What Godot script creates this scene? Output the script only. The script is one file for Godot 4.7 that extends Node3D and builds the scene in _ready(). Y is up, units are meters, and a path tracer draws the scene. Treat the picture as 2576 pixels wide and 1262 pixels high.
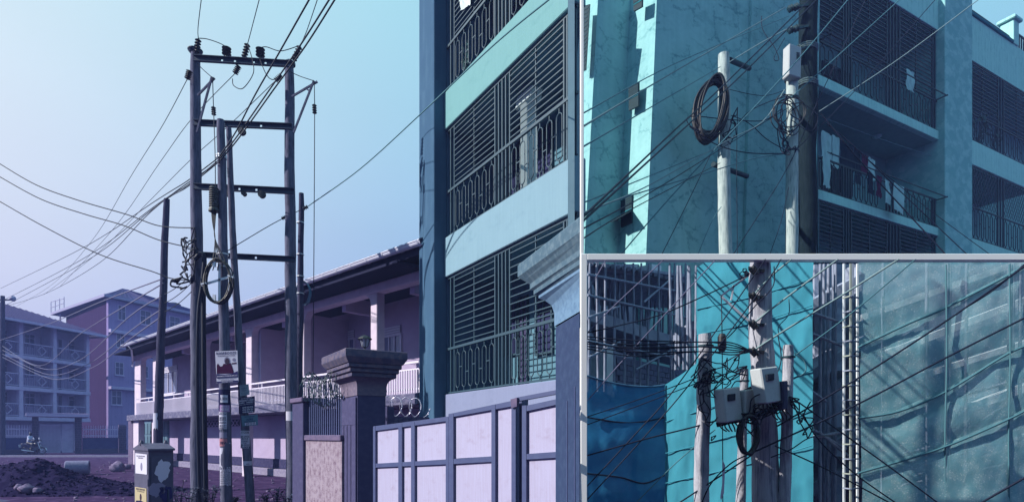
extends Node3D

const F := 1500.0
const EYE := 1.45
const HY := 1096.0
const CX := 1288.0
const UP := Vector3(0, 1, 0)
var M := {}
var used := {}
var noise_soft: PackedByteArray
var noise_fine: PackedByteArray
var noise_cell: PackedByteArray
var normal_soft: ImageTexture
var normal_fine: ImageTexture
var unit_box := BoxMesh.new()
var rng := RandomNumberGenerator.new()

func at(px: float, py: float, d: float) -> Vector3:
	return Vector3((px - CX) / F * d, EYE + (HY - py) / F * d, -d)

# a vertical plane through two points; s runs along it to the right, k comes out of it towards the street
class Pl:
	var o: Vector3
	var u: Vector3
	var n: Vector3
	func _init(a: Vector3, b: Vector3):
		o = Vector3(a.x, 0, a.z)
		u = Vector3(b.x - a.x, 0, b.z - a.z).normalized()
		n = Vector3(-u.z, 0, u.x)
	func q(px: float, py: float) -> Vector3:
		var r := Vector3((px - 1288.0) / 1500.0, (1096.0 - py) / 1500.0, -1)
		var t := (o.x * n.x + o.z * n.z) / (r.x * n.x + r.z * n.z)
		return Vector3(r.x * t, 1.45 + r.y * t, r.z * t)
	func s(px: float) -> float:
		return (q(px, 1096.0) - o).dot(u)
	func pt(ss: float, y: float, k := 0.0) -> Vector3:
		var p := o + u * ss + n * k
		return Vector3(p.x, y, p.z)
	func off(k: float) -> Pl:
		var c := Pl.new(o, o + u)
		c.o = o + n * k
		return c

class G:
	var v := PackedVector3Array()
	var n := PackedVector3Array()
	func tri(a: Vector3, b: Vector3, c: Vector3):
		var m := (b - a).cross(c - a)
		if m.length_squared() < 1e-16: return
		m = m.normalized()
		v.append_array(PackedVector3Array([a, c, b])); n.append_array(PackedVector3Array([m, m, m]))
	func smooth(a: Vector3, b: Vector3, c: Vector3, na: Vector3, nb: Vector3, nc: Vector3):
		v.append_array(PackedVector3Array([a, c, b])); n.append_array(PackedVector3Array([na, nc, nb]))
	func quad(a: Vector3, b: Vector3, c: Vector3, d: Vector3):
		tri(a, b, c); tri(a, c, d)
	func tri_out(a: Vector3, b: Vector3, c: Vector3, from: Vector3):
		if (b - a).cross(c - a).dot((a + b + c) / 3.0 - from) < 0: tri(a, c, b)
		else: tri(a, b, c)
	# chamfered box from half axes
	func cbox(c: Vector3, hx: Vector3, hy: Vector3, hz: Vector3, ch := 0.0):
		var h := [hx, hy, hz]
		var l := [maxf(hx.length(), 1e-6), maxf(hy.length(), 1e-6), maxf(hz.length(), 1e-6)]
		ch = minf(ch, minf(l[0], minf(l[1], l[2])) * 0.45)
		var p := {}
		for a in 3:
			for sx in [-1, 1]:
				for sy in [-1, 1]:
					for sz in [-1, 1]:
						var sg := [sx, sy, sz]
						var w := c
						for i in 3:
							var hv: Vector3 = h[i]
							w += hv * float(sg[i]) * (1.0 if i == a else (l[i] - ch) / l[i])
						p[[a, sx, sy, sz]] = w
		for a in 3:
			var b := (a + 1) % 3
			var d := (a + 2) % 3
			for s0 in [-1, 1]:
				var ids := []
				for e in [[-1, -1], [1, -1], [1, 1], [-1, 1]]:
					var sg := [0, 0, 0]
					sg[a] = s0; sg[b] = e[0]; sg[d] = e[1]
					ids.append(p[[a, sg[0], sg[1], sg[2]]])
				tri_out(ids[0], ids[1], ids[2], c); tri_out(ids[0], ids[2], ids[3], c)
				if ch <= 0.0: continue
				for s1 in [-1, 1]:
					var sm := [0, 0, 0]
					sm[a] = s0; sm[b] = s1; sm[d] = -1
					var sp := sm.duplicate()
					sp[d] = 1
					var e0: Vector3 = p[[a, sm[0], sm[1], sm[2]]]
					var e1: Vector3 = p[[a, sp[0], sp[1], sp[2]]]
					var f0: Vector3 = p[[b, sm[0], sm[1], sm[2]]]
					var f1: Vector3 = p[[b, sp[0], sp[1], sp[2]]]
					tri_out(e0, e1, f1, c); tri_out(e0, f1, f0, c)
		if ch > 0.0:
			for sx in [-1, 1]:
				for sy in [-1, 1]:
					for sz in [-1, 1]:
						tri_out(p[[0, sx, sy, sz]], p[[1, sx, sy, sz]], p[[2, sx, sy, sz]], c)
	func bar(a: Vector3, b: Vector3, w: float, h: float, up := Vector3(0, 1, 0), ch := 0.0):
		var d := b - a
		var y := d.normalized()
		if absf(y.dot(up.normalized())) > 0.97: up = Vector3(0, 0, 1) if absf(y.z) < 0.9 else Vector3(1, 0, 0)
		var x := y.cross(up).normalized()
		var z := x.cross(y).normalized()
		cbox((a + b) / 2.0, x * w / 2.0, d / 2.0, z * h / 2.0, ch)
	# box in a plane's own measures
	func pbox(pl: Pl, s0: float, s1: float, y0: float, y1: float, k0: float, k1: float, ch := 0.0):
		cbox(pl.pt((s0 + s1) / 2.0, (y0 + y1) / 2.0, (k0 + k1) / 2.0), pl.u * (s1 - s0) / 2.0, Vector3(0, (y1 - y0) / 2.0, 0), pl.n * (k1 - k0) / 2.0, ch)
	func tube(pts: Array, rad, sides := 6, cap := true, closed := false):
		var cnt := pts.size()
		var t0: Vector3 = (pts[1] - pts[0]).normalized()
		var ref := Vector3(0, 1, 0) if absf(t0.y) < 0.9 else Vector3(1, 0, 0)
		var x := t0.cross(ref).normalized()
		var rings := []
		var norms := []
		for i in cnt:
			var a: Vector3 = pts[(i - 1 + cnt) % cnt] if closed or i > 0 else pts[i]
			var b: Vector3 = pts[(i + 1) % cnt] if closed or i < cnt - 1 else pts[i]
			var t := (b - a).normalized()
			x = (x - t * x.dot(t)).normalized()
			var y := t.cross(x)
			var r: float = rad[i] if rad is Array else rad
			var ring := []
			var nr := []
			for k in sides:
				var an := TAU * k / sides
				var m := x * cos(an) + y * sin(an)
				ring.append(pts[i] + m * r); nr.append(m)
			rings.append(ring); norms.append(nr)
		for i in (cnt if closed else cnt - 1):
			var j := (i + 1) % cnt
			for k in sides:
				var e := (k + 1) % sides
				smooth(rings[i][k], rings[i][e], rings[j][e], norms[i][k], norms[i][e], norms[j][e])
				smooth(rings[i][k], rings[j][e], rings[j][k], norms[i][k], norms[j][e], norms[j][k])
		if cap and not closed:
			for k in range(1, sides - 1):
				tri(rings[0][0], rings[0][k + 1], rings[0][k])
				tri(rings[cnt - 1][0], rings[cnt - 1][k], rings[cnt - 1][k + 1])
	# turned shape: profile of (radius, along)
	func lathe(c: Vector3, axis: Vector3, prof: Array, sides := 14):
		var t := axis.normalized()
		var ref := Vector3(0, 1, 0) if absf(t.y) < 0.9 else Vector3(1, 0, 0)
		var x := t.cross(ref).normalized()
		var y := t.cross(x)
		for i in prof.size() - 1:
			for k in sides:
				var a0 := TAU * k / sides
				var a1 := TAU * (k + 1) / sides
				var d0 := x * cos(a0) + y * sin(a0)
				var d1 := x * cos(a1) + y * sin(a1)
				var p: Vector2 = prof[i]
				var w: Vector2 = prof[i + 1]
				quad(c + d0 * p.x + t * p.y, c + d1 * p.x + t * p.y, c + d1 * w.x + t * w.y, c + d0 * w.x + t * w.y)
	# flat polygon pushed back by ext
	func prism(poly: Array, ext: Vector3):
		var m := Vector3.ZERO
		var cnt := poly.size()
		for i in cnt:
			var a: Vector3 = poly[i]
			var b: Vector3 = poly[(i + 1) % cnt]
			m += a.cross(b)
		m = m.normalized()
		var pp := poly.duplicate()
		if m.dot(ext) > 0:
			pp.reverse(); m = -m
		var x: Vector3 = (pp[1] - pp[0]).normalized()
		var y := m.cross(x)
		var flat := PackedVector2Array()
		for w in pp: flat.append(Vector2((w - pp[0]).dot(x), (w - pp[0]).dot(y)))
		var ids := Geometry2D.triangulate_polygon(flat)
		for i in range(0, ids.size(), 3):
			var a: Vector3 = pp[ids[i]]
			var b: Vector3 = pp[ids[i + 1]]
			var c: Vector3 = pp[ids[i + 2]]
			if (b - a).cross(c - a).dot(m) < 0:
				var w := b
				b = c; c = w
			tri(a, b, c); tri(a + ext, c + ext, b + ext)
		for i in cnt:
			var a: Vector3 = pp[i]
			var b: Vector3 = pp[(i + 1) % cnt]
			quad(a, a + ext, b + ext, b)
	func sheet(nu: int, nv: int, fn: Callable):
		var p := []
		for j in nv + 1:
			for i in nu + 1:
				p.append(fn.call(float(i) / nu, float(j) / nv))
		var nr := []
		for j in nv + 1:
			for i in nu + 1:
				var a: Vector3 = p[j * (nu + 1) + maxi(i - 1, 0)]
				var b: Vector3 = p[j * (nu + 1) + mini(i + 1, nu)]
				var c: Vector3 = p[maxi(j - 1, 0) * (nu + 1) + i]
				var d: Vector3 = p[mini(j + 1, nv) * (nu + 1) + i]
				nr.append((b - a).cross(d - c).normalized())
		for j in nv:
			for i in nu:
				var a := j * (nu + 1) + i
				var b := a + 1
				var c := a + nu + 2
				var d := a + nu + 1
				smooth(p[a], p[b], p[c], nr[a], nr[b], nr[c]); smooth(p[a], p[c], p[d], nr[a], nr[c], nr[d])
	func mesh(o: Vector3) -> ArrayMesh:
		var vv := PackedVector3Array()
		vv.resize(v.size())
		for i in v.size(): vv[i] = v[i] - o
		var ar := []
		ar.resize(Mesh.ARRAY_MAX)
		ar[Mesh.ARRAY_VERTEX] = vv; ar[Mesh.ARRAY_NORMAL] = n
		var m := ArrayMesh.new()
		m.add_surface_from_arrays(Mesh.PRIMITIVE_TRIANGLES, ar)
		return m
	func foot() -> Vector3:
		var b := AABB(v[0], Vector3.ZERO)
		for w in v: b = b.expand(w)
		return Vector3(b.position.x + b.size.x / 2.0, b.position.y, b.position.z + b.size.z / 2.0)

func numbered(parent: Node, called: String) -> String:
	var key := [parent.get_instance_id(), called]
	var i: int = used.get(key, 0)
	used[key] = i + 1
	return called if i == 0 else "%s_%03d" % [called, i]

func origin_of(nd: Node) -> Vector3:
	var o := Vector3.ZERO
	while nd != self and nd != null:
		o += nd.position; nd = nd.get_parent()
	return o

func tag(o: Node, label: String, category := "", group := "", kind := ""):
	if label: o.set_meta("label", label)
	if category: o.set_meta("category", category)
	if group: o.set_meta("group", group)
	if kind: o.set_meta("kind", kind)

func thing(called: String, label: String, category: String, base: Vector3, group := "") -> Node3D:
	var o := Node3D.new()
	o.name = numbered(self, called)
	add_child(o)
	o.position = base
	tag(o, label, category, group)
	return o

func obj(called: String, g: G, m: Material, parent: Node = null) -> MeshInstance3D:
	if parent == null: parent = self
	var o := MeshInstance3D.new()
	var f := g.foot()
	o.mesh = g.mesh(f)
	o.material_override = m
	o.name = numbered(parent, called)
	parent.add_child(o)
	o.position = f - origin_of(parent)
	return o

func part(parent: Node, called: String, mesh: Mesh, m: Material, tr: Transform3D) -> MeshInstance3D:
	var o := MeshInstance3D.new()
	o.mesh = mesh; o.material_override = m
	o.name = numbered(parent, called)
	parent.add_child(o)
	o.transform = Transform3D(tr.basis, tr.origin - origin_of(parent))
	return o

# a straight piece that shares the one box mesh
func rod(parent: Node, called: String, m: Material, a: Vector3, b: Vector3, w: float, h: float, up := UP) -> MeshInstance3D:
	var d := b - a
	var y := d.normalized()
	if absf(y.dot(up)) > 0.97: up = Vector3(0, 0, 1) if absf(y.z) < 0.9 else Vector3(1, 0, 0)
	var x := y.cross(up).normalized()
	var z := x.cross(y).normalized()
	return part(parent, called, unit_box, m, Transform3D(Basis(x * w, d, z * h), (a + b) / 2.0))

func pane(parent: Node, called: String, m: Material, pl: Pl, pix: Array, k: float, thick: float, along_way := Vector3.ZERO) -> MeshInstance3D:
	var g := G.new()
	var w := pl.off(k)
	var poly := []
	for p in pix: poly.append(w.q(p[0], p[1]))
	g.prism(poly, (along_way if along_way != Vector3.ZERO else -pl.n) * thick)
	return obj(called, g, m, parent)

func curve(pts: Array, per := 8) -> Array:
	if pts.size() < 3: return pts
	var out := []
	for i in pts.size() - 1:
		var a: Vector3 = pts[maxi(i - 1, 0)]
		var b: Vector3 = pts[i]
		var c: Vector3 = pts[i + 1]
		var d: Vector3 = pts[mini(i + 2, pts.size() - 1)]
		for k in per: out.append(b.cubic_interpolate(c, a, d, float(k) / per))
	out.append(pts[-1])
	return out

# ---------------------------------------------------------------- surfaces
func lin(r: float, g: float, b: float) -> Color:
	return Color(r, g, b).linear_to_srgb()

func make_noise():
	var f := FastNoiseLite.new()
	f.seed = 11; f.noise_type = FastNoiseLite.TYPE_SIMPLEX_SMOOTH; f.frequency = 0.012; f.fractal_octaves = 5
	var a := f.get_seamless_image(512, 512)
	a.convert(Image.FORMAT_L8)
	noise_soft = a.get_data()
	f.seed = 5; f.frequency = 0.09; f.fractal_octaves = 3
	var b := f.get_seamless_image(512, 512)
	b.convert(Image.FORMAT_L8)
	noise_fine = b.get_data()
	f.seed = 23; f.noise_type = FastNoiseLite.TYPE_CELLULAR; f.frequency = 0.022; f.fractal_type = FastNoiseLite.FRACTAL_NONE
	f.cellular_return_type = FastNoiseLite.RETURN_DISTANCE2_SUB
	f.domain_warp_enabled = true; f.domain_warp_amplitude = 26.0; f.domain_warp_frequency = 0.02
	var c := f.get_seamless_image(512, 512)
	c.convert(Image.FORMAT_L8)
	noise_cell = c.get_data()
	var na := a.duplicate() as Image
	na.bump_map_to_normal_map(3.0)
	normal_soft = ImageTexture.create_from_image(na)
	var nb := b.duplicate() as Image
	nb.bump_map_to_normal_map(2.0)
	normal_fine = ImageTexture.create_from_image(nb)

# kinds: blotch (stains), streak (runs of rain), grain (wood), crack (crazed render), speck (splashes), even
func mat(key: String, a: Array, b: Array, kind := "blotch", size := 2.0, rough := 0.85, bump := 0.4, metal := 0.0) -> StandardMaterial3D:
	var m := StandardMaterial3D.new()
	m.roughness = rough; m.metallic = metal
	m.metallic_specular = 0.12 if rough >= 0.8 else (0.3 if rough >= 0.55 else 0.5)
	if kind == "even":
		m.albedo_color = lin(a[0], a[1], a[2])
		M[key] = m
		return m
	var n := 256
	var data := PackedByteArray()
	data.resize(n * n * 3)
	var pal := PackedByteArray()
	pal.resize(64 * 3)
	for i in 64:
		var t := i / 63.0
		for c in 3:
			pal[i * 3 + c] = int(clampf(Color(lerpf(a[c], b[c], t), 0, 0).linear_to_srgb().r, 0, 1) * 255.0)
	var st := 512 / n
	var shift := (key.hash() % 512 + 512) % 512
	for y in n:
		for x in n:
			var X := (x * st + shift) % 512
			var Y := (y * st + shift * 3) % 512
			var soft := noise_soft[Y * 512 + X] / 255.0
			var fine := noise_fine[Y * 512 + X] / 255.0
			var t := 0.0
			match kind:
				"blotch": t = clampf((soft - 0.42) * 2.4 + (fine - 0.5) * 0.35, 0, 1)
				"streak":
					var s2 := noise_soft[((y / 4) % 512) * 512 + (X * 3) % 512] / 255.0
					t = clampf((s2 - 0.5) * 2.2 + (soft - 0.45) * 1.2 + (fine - 0.5) * 0.25, 0, 1)
				"grain":
					var s3 := noise_fine[((y / 6 + x / 9) % 512) * 512 + X] / 255.0
					t = clampf((s3 - 0.42) * 2.0 + (soft - 0.5) * 1.4, 0, 1)
				"crack":
					var c2 := noise_cell[Y * 512 + X] / 255.0
					var wet := noise_fine[((y / 12) % 512) * 512 + X] / 255.0
					t = clampf((soft - 0.5) * 0.55 + 0.2 + (fine - 0.5) * 0.3 + (wet - 0.5) * 0.35, 0, 0.6)
					if c2 < 0.045 and soft > 0.46: t = 1.0
				"speck":
					t = clampf((soft - 0.5) * 0.5 + 0.12 + (fine - 0.5) * 0.2, 0, 0.4)
					if fine > 0.74 and soft > 0.5: t = 1.0
				"stain":
					# faint rain runs with a few rusty or dirty patches
					var run := noise_fine[((y / 10) % 512) * 512 + (X * 2) % 512] / 255.0
					t = clampf((run - 0.5) * 0.5 + 0.1 + (fine - 0.5) * 0.08, 0, 0.35)
					if soft > 0.7: t = clampf(t + (soft - 0.7) * 2.0 * (0.3 + fine), 0, 0.7)
				"weather":
					var runs := noise_soft[((y / 3) % 512) * 512 + (X * 2) % 512] / 255.0
					t = clampf((fine - 0.45) * 1.6 + (soft - 0.5) * 1.8 + (runs - 0.45) * 1.2, 0, 1)
				"peel":
					t = 0.0 if soft < 0.56 + (fine - 0.5) * 0.2 else 0.9
					t = clampf(t + (fine - 0.5) * 0.2, 0, 1)
			var i := int(t * 63.0) * 3
			var o := (y * n + x) * 3
			data[o] = pal[i]; data[o + 1] = pal[i + 1]; data[o + 2] = pal[i + 2]
	var img := Image.create_from_data(n, n, false, Image.FORMAT_RGB8, data)
	m.albedo_texture = ImageTexture.create_from_image(img)
	m.uv1_triplanar = true; m.uv1_world_triplanar = true
	m.uv1_scale = Vector3.ONE / size
	if kind == "grain": m.uv1_scale = Vector3(1.0 / size, 0.22 / size, 1.0 / size)
	if bump > 0.0:
		m.normal_enabled = true
		m.normal_texture = normal_fine if kind in ["grain", "speck"] else normal_soft
		m.normal_scale = bump
	M[key] = m
	return m

func even(key: String, r: float, g: float, b: float, rough := 0.6, metal := 0.0) -> StandardMaterial3D:
	return mat(key, [r, g, b], [r, g, b], "even", 1.0, rough, 0.0, metal)

# ---------------------------------------------------------------- shared shapes
func pole_into(g: G, base: Vector3, top: Vector3, r0: float, r1: float, sd: int, sides := 14, bend := 0.0):
	var f := FastNoiseLite.new()
	f.seed = sd; f.frequency = 0.9
	var rings := 30
	var pts := []
	var rad := []
	for i in rings + 1:
		var t := float(i) / rings
		var p := base.lerp(top, t)
		p.x += f.get_noise_1d(t * 4.0) * r0 * 0.22 + sin(t * PI) * bend
		p.z += f.get_noise_1d(t * 4.0 + 50.0) * r0 * 0.2
		pts.append(p)
		rad.append(lerpf(r0, r1, t) * (1.0 + 0.05 * f.get_noise_1d(t * 22.0 + 9.0)))
	rad[rings] *= 0.93
	g.tube(pts, rad, sides)

func letters(g: G, text: String, high: float, where: Callable, width := 0.0, align := 0):
	var t := TextMesh.new()
	var fn := SystemFont.new()
	fn.font_names = PackedStringArray(["Droid Sans"])
	fn.font_weight = 700
	t.font = fn; t.text = text; t.font_size = 48; t.pixel_size = 0.01; t.depth = 0.0; t.curve_step = 6.0
	t.horizontal_alignment = HORIZONTAL_ALIGNMENT_LEFT
	var ar := t.get_mesh_arrays()
	if ar.is_empty() or ar[Mesh.ARRAY_VERTEX] == null: return
	var vs: PackedVector3Array = ar[Mesh.ARRAY_VERTEX]
	if vs.is_empty(): return
	var ids: PackedInt32Array = ar[Mesh.ARRAY_INDEX] if ar[Mesh.ARRAY_INDEX] != null else PackedInt32Array(range(vs.size()))
	var b := AABB(vs[0], Vector3.ZERO)
	for w in vs: b = b.expand(w)
	var sy := high / b.size.y
	var sx := sy if width <= 0.0 else width / b.size.x
	var dx := 0.0 if align == 0 else -b.size.x * sx / 2.0
	for i in range(0, ids.size(), 3):
		var p := []
		for k in 3:
			var w := vs[ids[i + k]]
			p.append(where.call((w.x - b.position.x) * sx + dx, (w.y - b.position.y) * sy))
		var a: Vector3 = p[0]
		var m: Vector3 = (p[1] - a).cross(p[2] - a)
		if m.dot(-a) < 0: g.tri(p[0], p[2], p[1])
		else: g.tri(p[0], p[1], p[2])

func strand(called: String, label: String, pix: Array, r: float, m: Material, sag := 0.0, group := "overhead wires and cables") -> MeshInstance3D:
	var pts := []
	for p in pix: pts.append(at(p[0], p[1], p[2]))
	if pts.size() == 2:
		var a: Vector3 = pts[0]
		var b: Vector3 = pts[1]
		pts = []
		for i in 21:
			var t := i / 20.0
			pts.append(a.lerp(b, t) - UP * sag * 4.0 * t * (1.0 - t))
	else:
		pts = curve(pts, 8)
	var g := G.new()
	g.tube(pts, r, 5)
	var o := obj(called, g, m)
	tag(o, label, "wire", group)
	return o

func loop_mesh(w: float, h: float, r: float) -> ArrayMesh:
	var pts := []
	var e := w / 2.0
	for i in 9:
		var an := PI * i / 8.0
		pts.append(Vector3(cos(an) * e, h / 2.0 - e + sin(an) * e, 0))
	for i in 9:
		var an := PI + PI * i / 8.0
		pts.append(Vector3(cos(an) * e, -h / 2.0 + e + sin(an) * e, 0))
	var g := G.new()
	g.tube(pts, r, 5, false, true)
	return g.mesh(Vector3.ZERO)

# iron grille: looped railing below, bars above; bays = [s0, s1, loops], posts = places of upright bars
func grille(parent: Node, pl: Pl, s0: float, s1: float, y0: float, y1: float, yr: float, bays: Array, posts: Array, nbars: int, k: float, m: Material, t := 0.022, lattice := false):
	var g := G.new()
	g.pbox(pl, s0, s1, y0 + 0.02, y0 + 0.05, k - 0.012, k + 0.012)
	g.pbox(pl, s0, s1, yr - 0.03, yr + 0.02, k - 0.02, k + 0.026)
	if y1 > yr + 0.2: g.pbox(pl, s0, s1, y1 - 0.05, y1 - 0.01, k - 0.013, k + 0.013)
	var part_node := obj("window_grille" if y1 > yr + 0.2 else "balcony_railing", g, m, parent)
	for s in posts:
		rod(part_node, "upright", m, pl.pt(s, y0 + 0.051, k), pl.pt(s, y1 - 0.051 if y1 > yr + 0.2 else yr - 0.031, k), t * 1.3, t * 1.3, pl.n)
	for b in bays:
		var w: float = b[1] - b[0]
		if y1 > yr + 0.2:
			var mid: float = (b[0] + b[1]) / 2.0
			for i in nbars:
				var y := lerpf(yr + 0.1, y1 - 0.13, float(i) / (nbars - 1))
				if not lattice: rod(part_node, "bar", m, pl.pt(b[0], y, k + 0.004), pl.pt(b[1], y, k + 0.004), t * 0.75, t * 0.75, UP)
			if lattice:
				var cols := int(w / 0.11)
				for i in cols:
					var sa: float = b[0] + w * i / cols
					var sb: float = b[0] + w * (i + 1) / cols
					for j in 10:
						var ya := lerpf(yr + 0.08, y1 - 0.08, j / 10.0)
						var yb := lerpf(yr + 0.08, y1 - 0.08, (j + 1) / 10.0)
						var up := (i + j) % 2 == 0
						rod(part_node, "lattice_bar", m, pl.pt(sa, ya if up else yb, k + 0.006), pl.pt(sb, yb if up else ya, k + 0.006), 0.018, 0.012, pl.n)
			else:
				rod(part_node, "upright", m, pl.pt(mid, yr + 0.021, k - 0.012), pl.pt(mid, y1 - 0.051, k - 0.012), t, t, pl.n)
		var cnt: int = b[2]
		if cnt == 0: continue
		var step := w / cnt
		var hh := (yr - y0) - 0.24
		var lm := loop_mesh(step * 0.56, hh, t * 0.42)
		var yc := (yr + y0) / 2.0
		for i in cnt:
			var s: float = b[0] + step * (i + 0.5)
			part(part_node, "loop", lm, m, Transform3D(Basis(pl.u, UP, pl.n), pl.pt(s, yc, k)))
			rod(part_node, "stem", m, pl.pt(s, y0 + 0.051, k), pl.pt(s, yc - hh / 2.0, k), t * 0.7, t * 0.7, pl.n)
			rod(part_node, "stem", m, pl.pt(s, yc + hh / 2.0, k), pl.pt(s, yr - 0.031, k), t * 0.7, t * 0.7, pl.n)
			if i < cnt - 1:
				rod(part_node, "link", m, pl.pt(s + step * 0.28, yc + (0.06 if i % 2 == 0 else -0.06), k), pl.pt(s + step * 0.72, yc + (0.06 if i % 2 == 0 else -0.06), k), t * 0.7, t * 0.7, UP)
	return part_node

# ---------------------------------------------------------------- camera, sky, sun, exposure
func set_view():
	var cam := Camera3D.new()
	cam.name = "camera"
	cam.projection = Camera3D.PROJECTION_FRUSTUM
	cam.near = 0.05; cam.far = 3000.0
	cam.size = 1262.0 / F * cam.near
	cam.frustum_offset = Vector2(0, (HY - 631.0) / F * cam.near)
	cam.position = Vector3(0, EYE, 0)
	add_child(cam)
	cam.current = true

	var img := Image.create(512, 256, false, Image.FORMAT_RGBF)
	var glow := Vector3(-0.77, 0.36, -0.52).normalized()
	var veil := FastNoiseLite.new()
	veil.seed = 9; veil.frequency = 1.1; veil.fractal_octaves = 4
	for y in 256:
		for x in 512:
			var az := (x + 0.5) / 512.0 * TAU
			var el := (0.5 - (y + 0.5) / 256.0) * PI
			var d := Vector3(sin(az) * cos(el), sin(el), -cos(az) * cos(el))
			var an := rad_to_deg(acos(clampf(d.dot(glow), -1, 1))) / 33.0
			var g := exp(-an * an)
			var e := clampf((d.y - 0.08) / 0.5, 0, 1)
			var c := Vector3(0.26, 0.38, 0.74).lerp(Vector3(0.33, 0.71, 0.86), e)
			c = c.lerp(Vector3(0.85, 0.80, 0.96).lerp(Vector3(0.78, 0.95, 1.0), e), g)
			c *= 1.0 + 0.05 * veil.get_noise_3d(d.x, d.y * 3.0, d.z)
			if d.y < 0: c = c.lerp(Vector3(0.16, 0.17, 0.3), clampf(-d.y * 6.0, 0, 1))
			img.set_pixel(x, y, Color(c.x, c.y, c.z))
	var pm := PanoramaSkyMaterial.new()
	pm.panorama = ImageTexture.create_from_image(img)
	pm.filter = true
	var sky := Sky.new()
	sky.sky_material = pm
	var env := Environment.new()
	env.background_mode = Environment.BG_SKY
	env.sky = sky
	env.background_energy_multiplier = 0.667
	env.tonemap_mode = Environment.TONE_MAPPER_LINEAR
	env.tonemap_exposure = 1.5
	env.fog_enabled = true
	env.fog_density = 0.002
	env.fog_light_color = Color(0.56, 0.62, 0.94)
	env.sdfgi_enabled = true; env.ssao_enabled = true; env.ssil_enabled = true
	var we := WorldEnvironment.new()
	we.name = "world_environment"
	we.environment = env
	add_child(we)

	var sun := DirectionalLight3D.new()
	sun.name = "sun"
	sun.light_energy = 1.6
	sun.light_color = Color(1.0, 0.97, 0.93)
	sun.light_angular_distance = 0.5
	sun.shadow_enabled = true
	var to_sun := Vector3(-0.8, 0.52, 0.2).normalized()
	add_child(sun)
	sun.look_at_from_position(Vector3(0, 30, 0) + to_sun, Vector3(0, 30, 0), UP)

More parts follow.
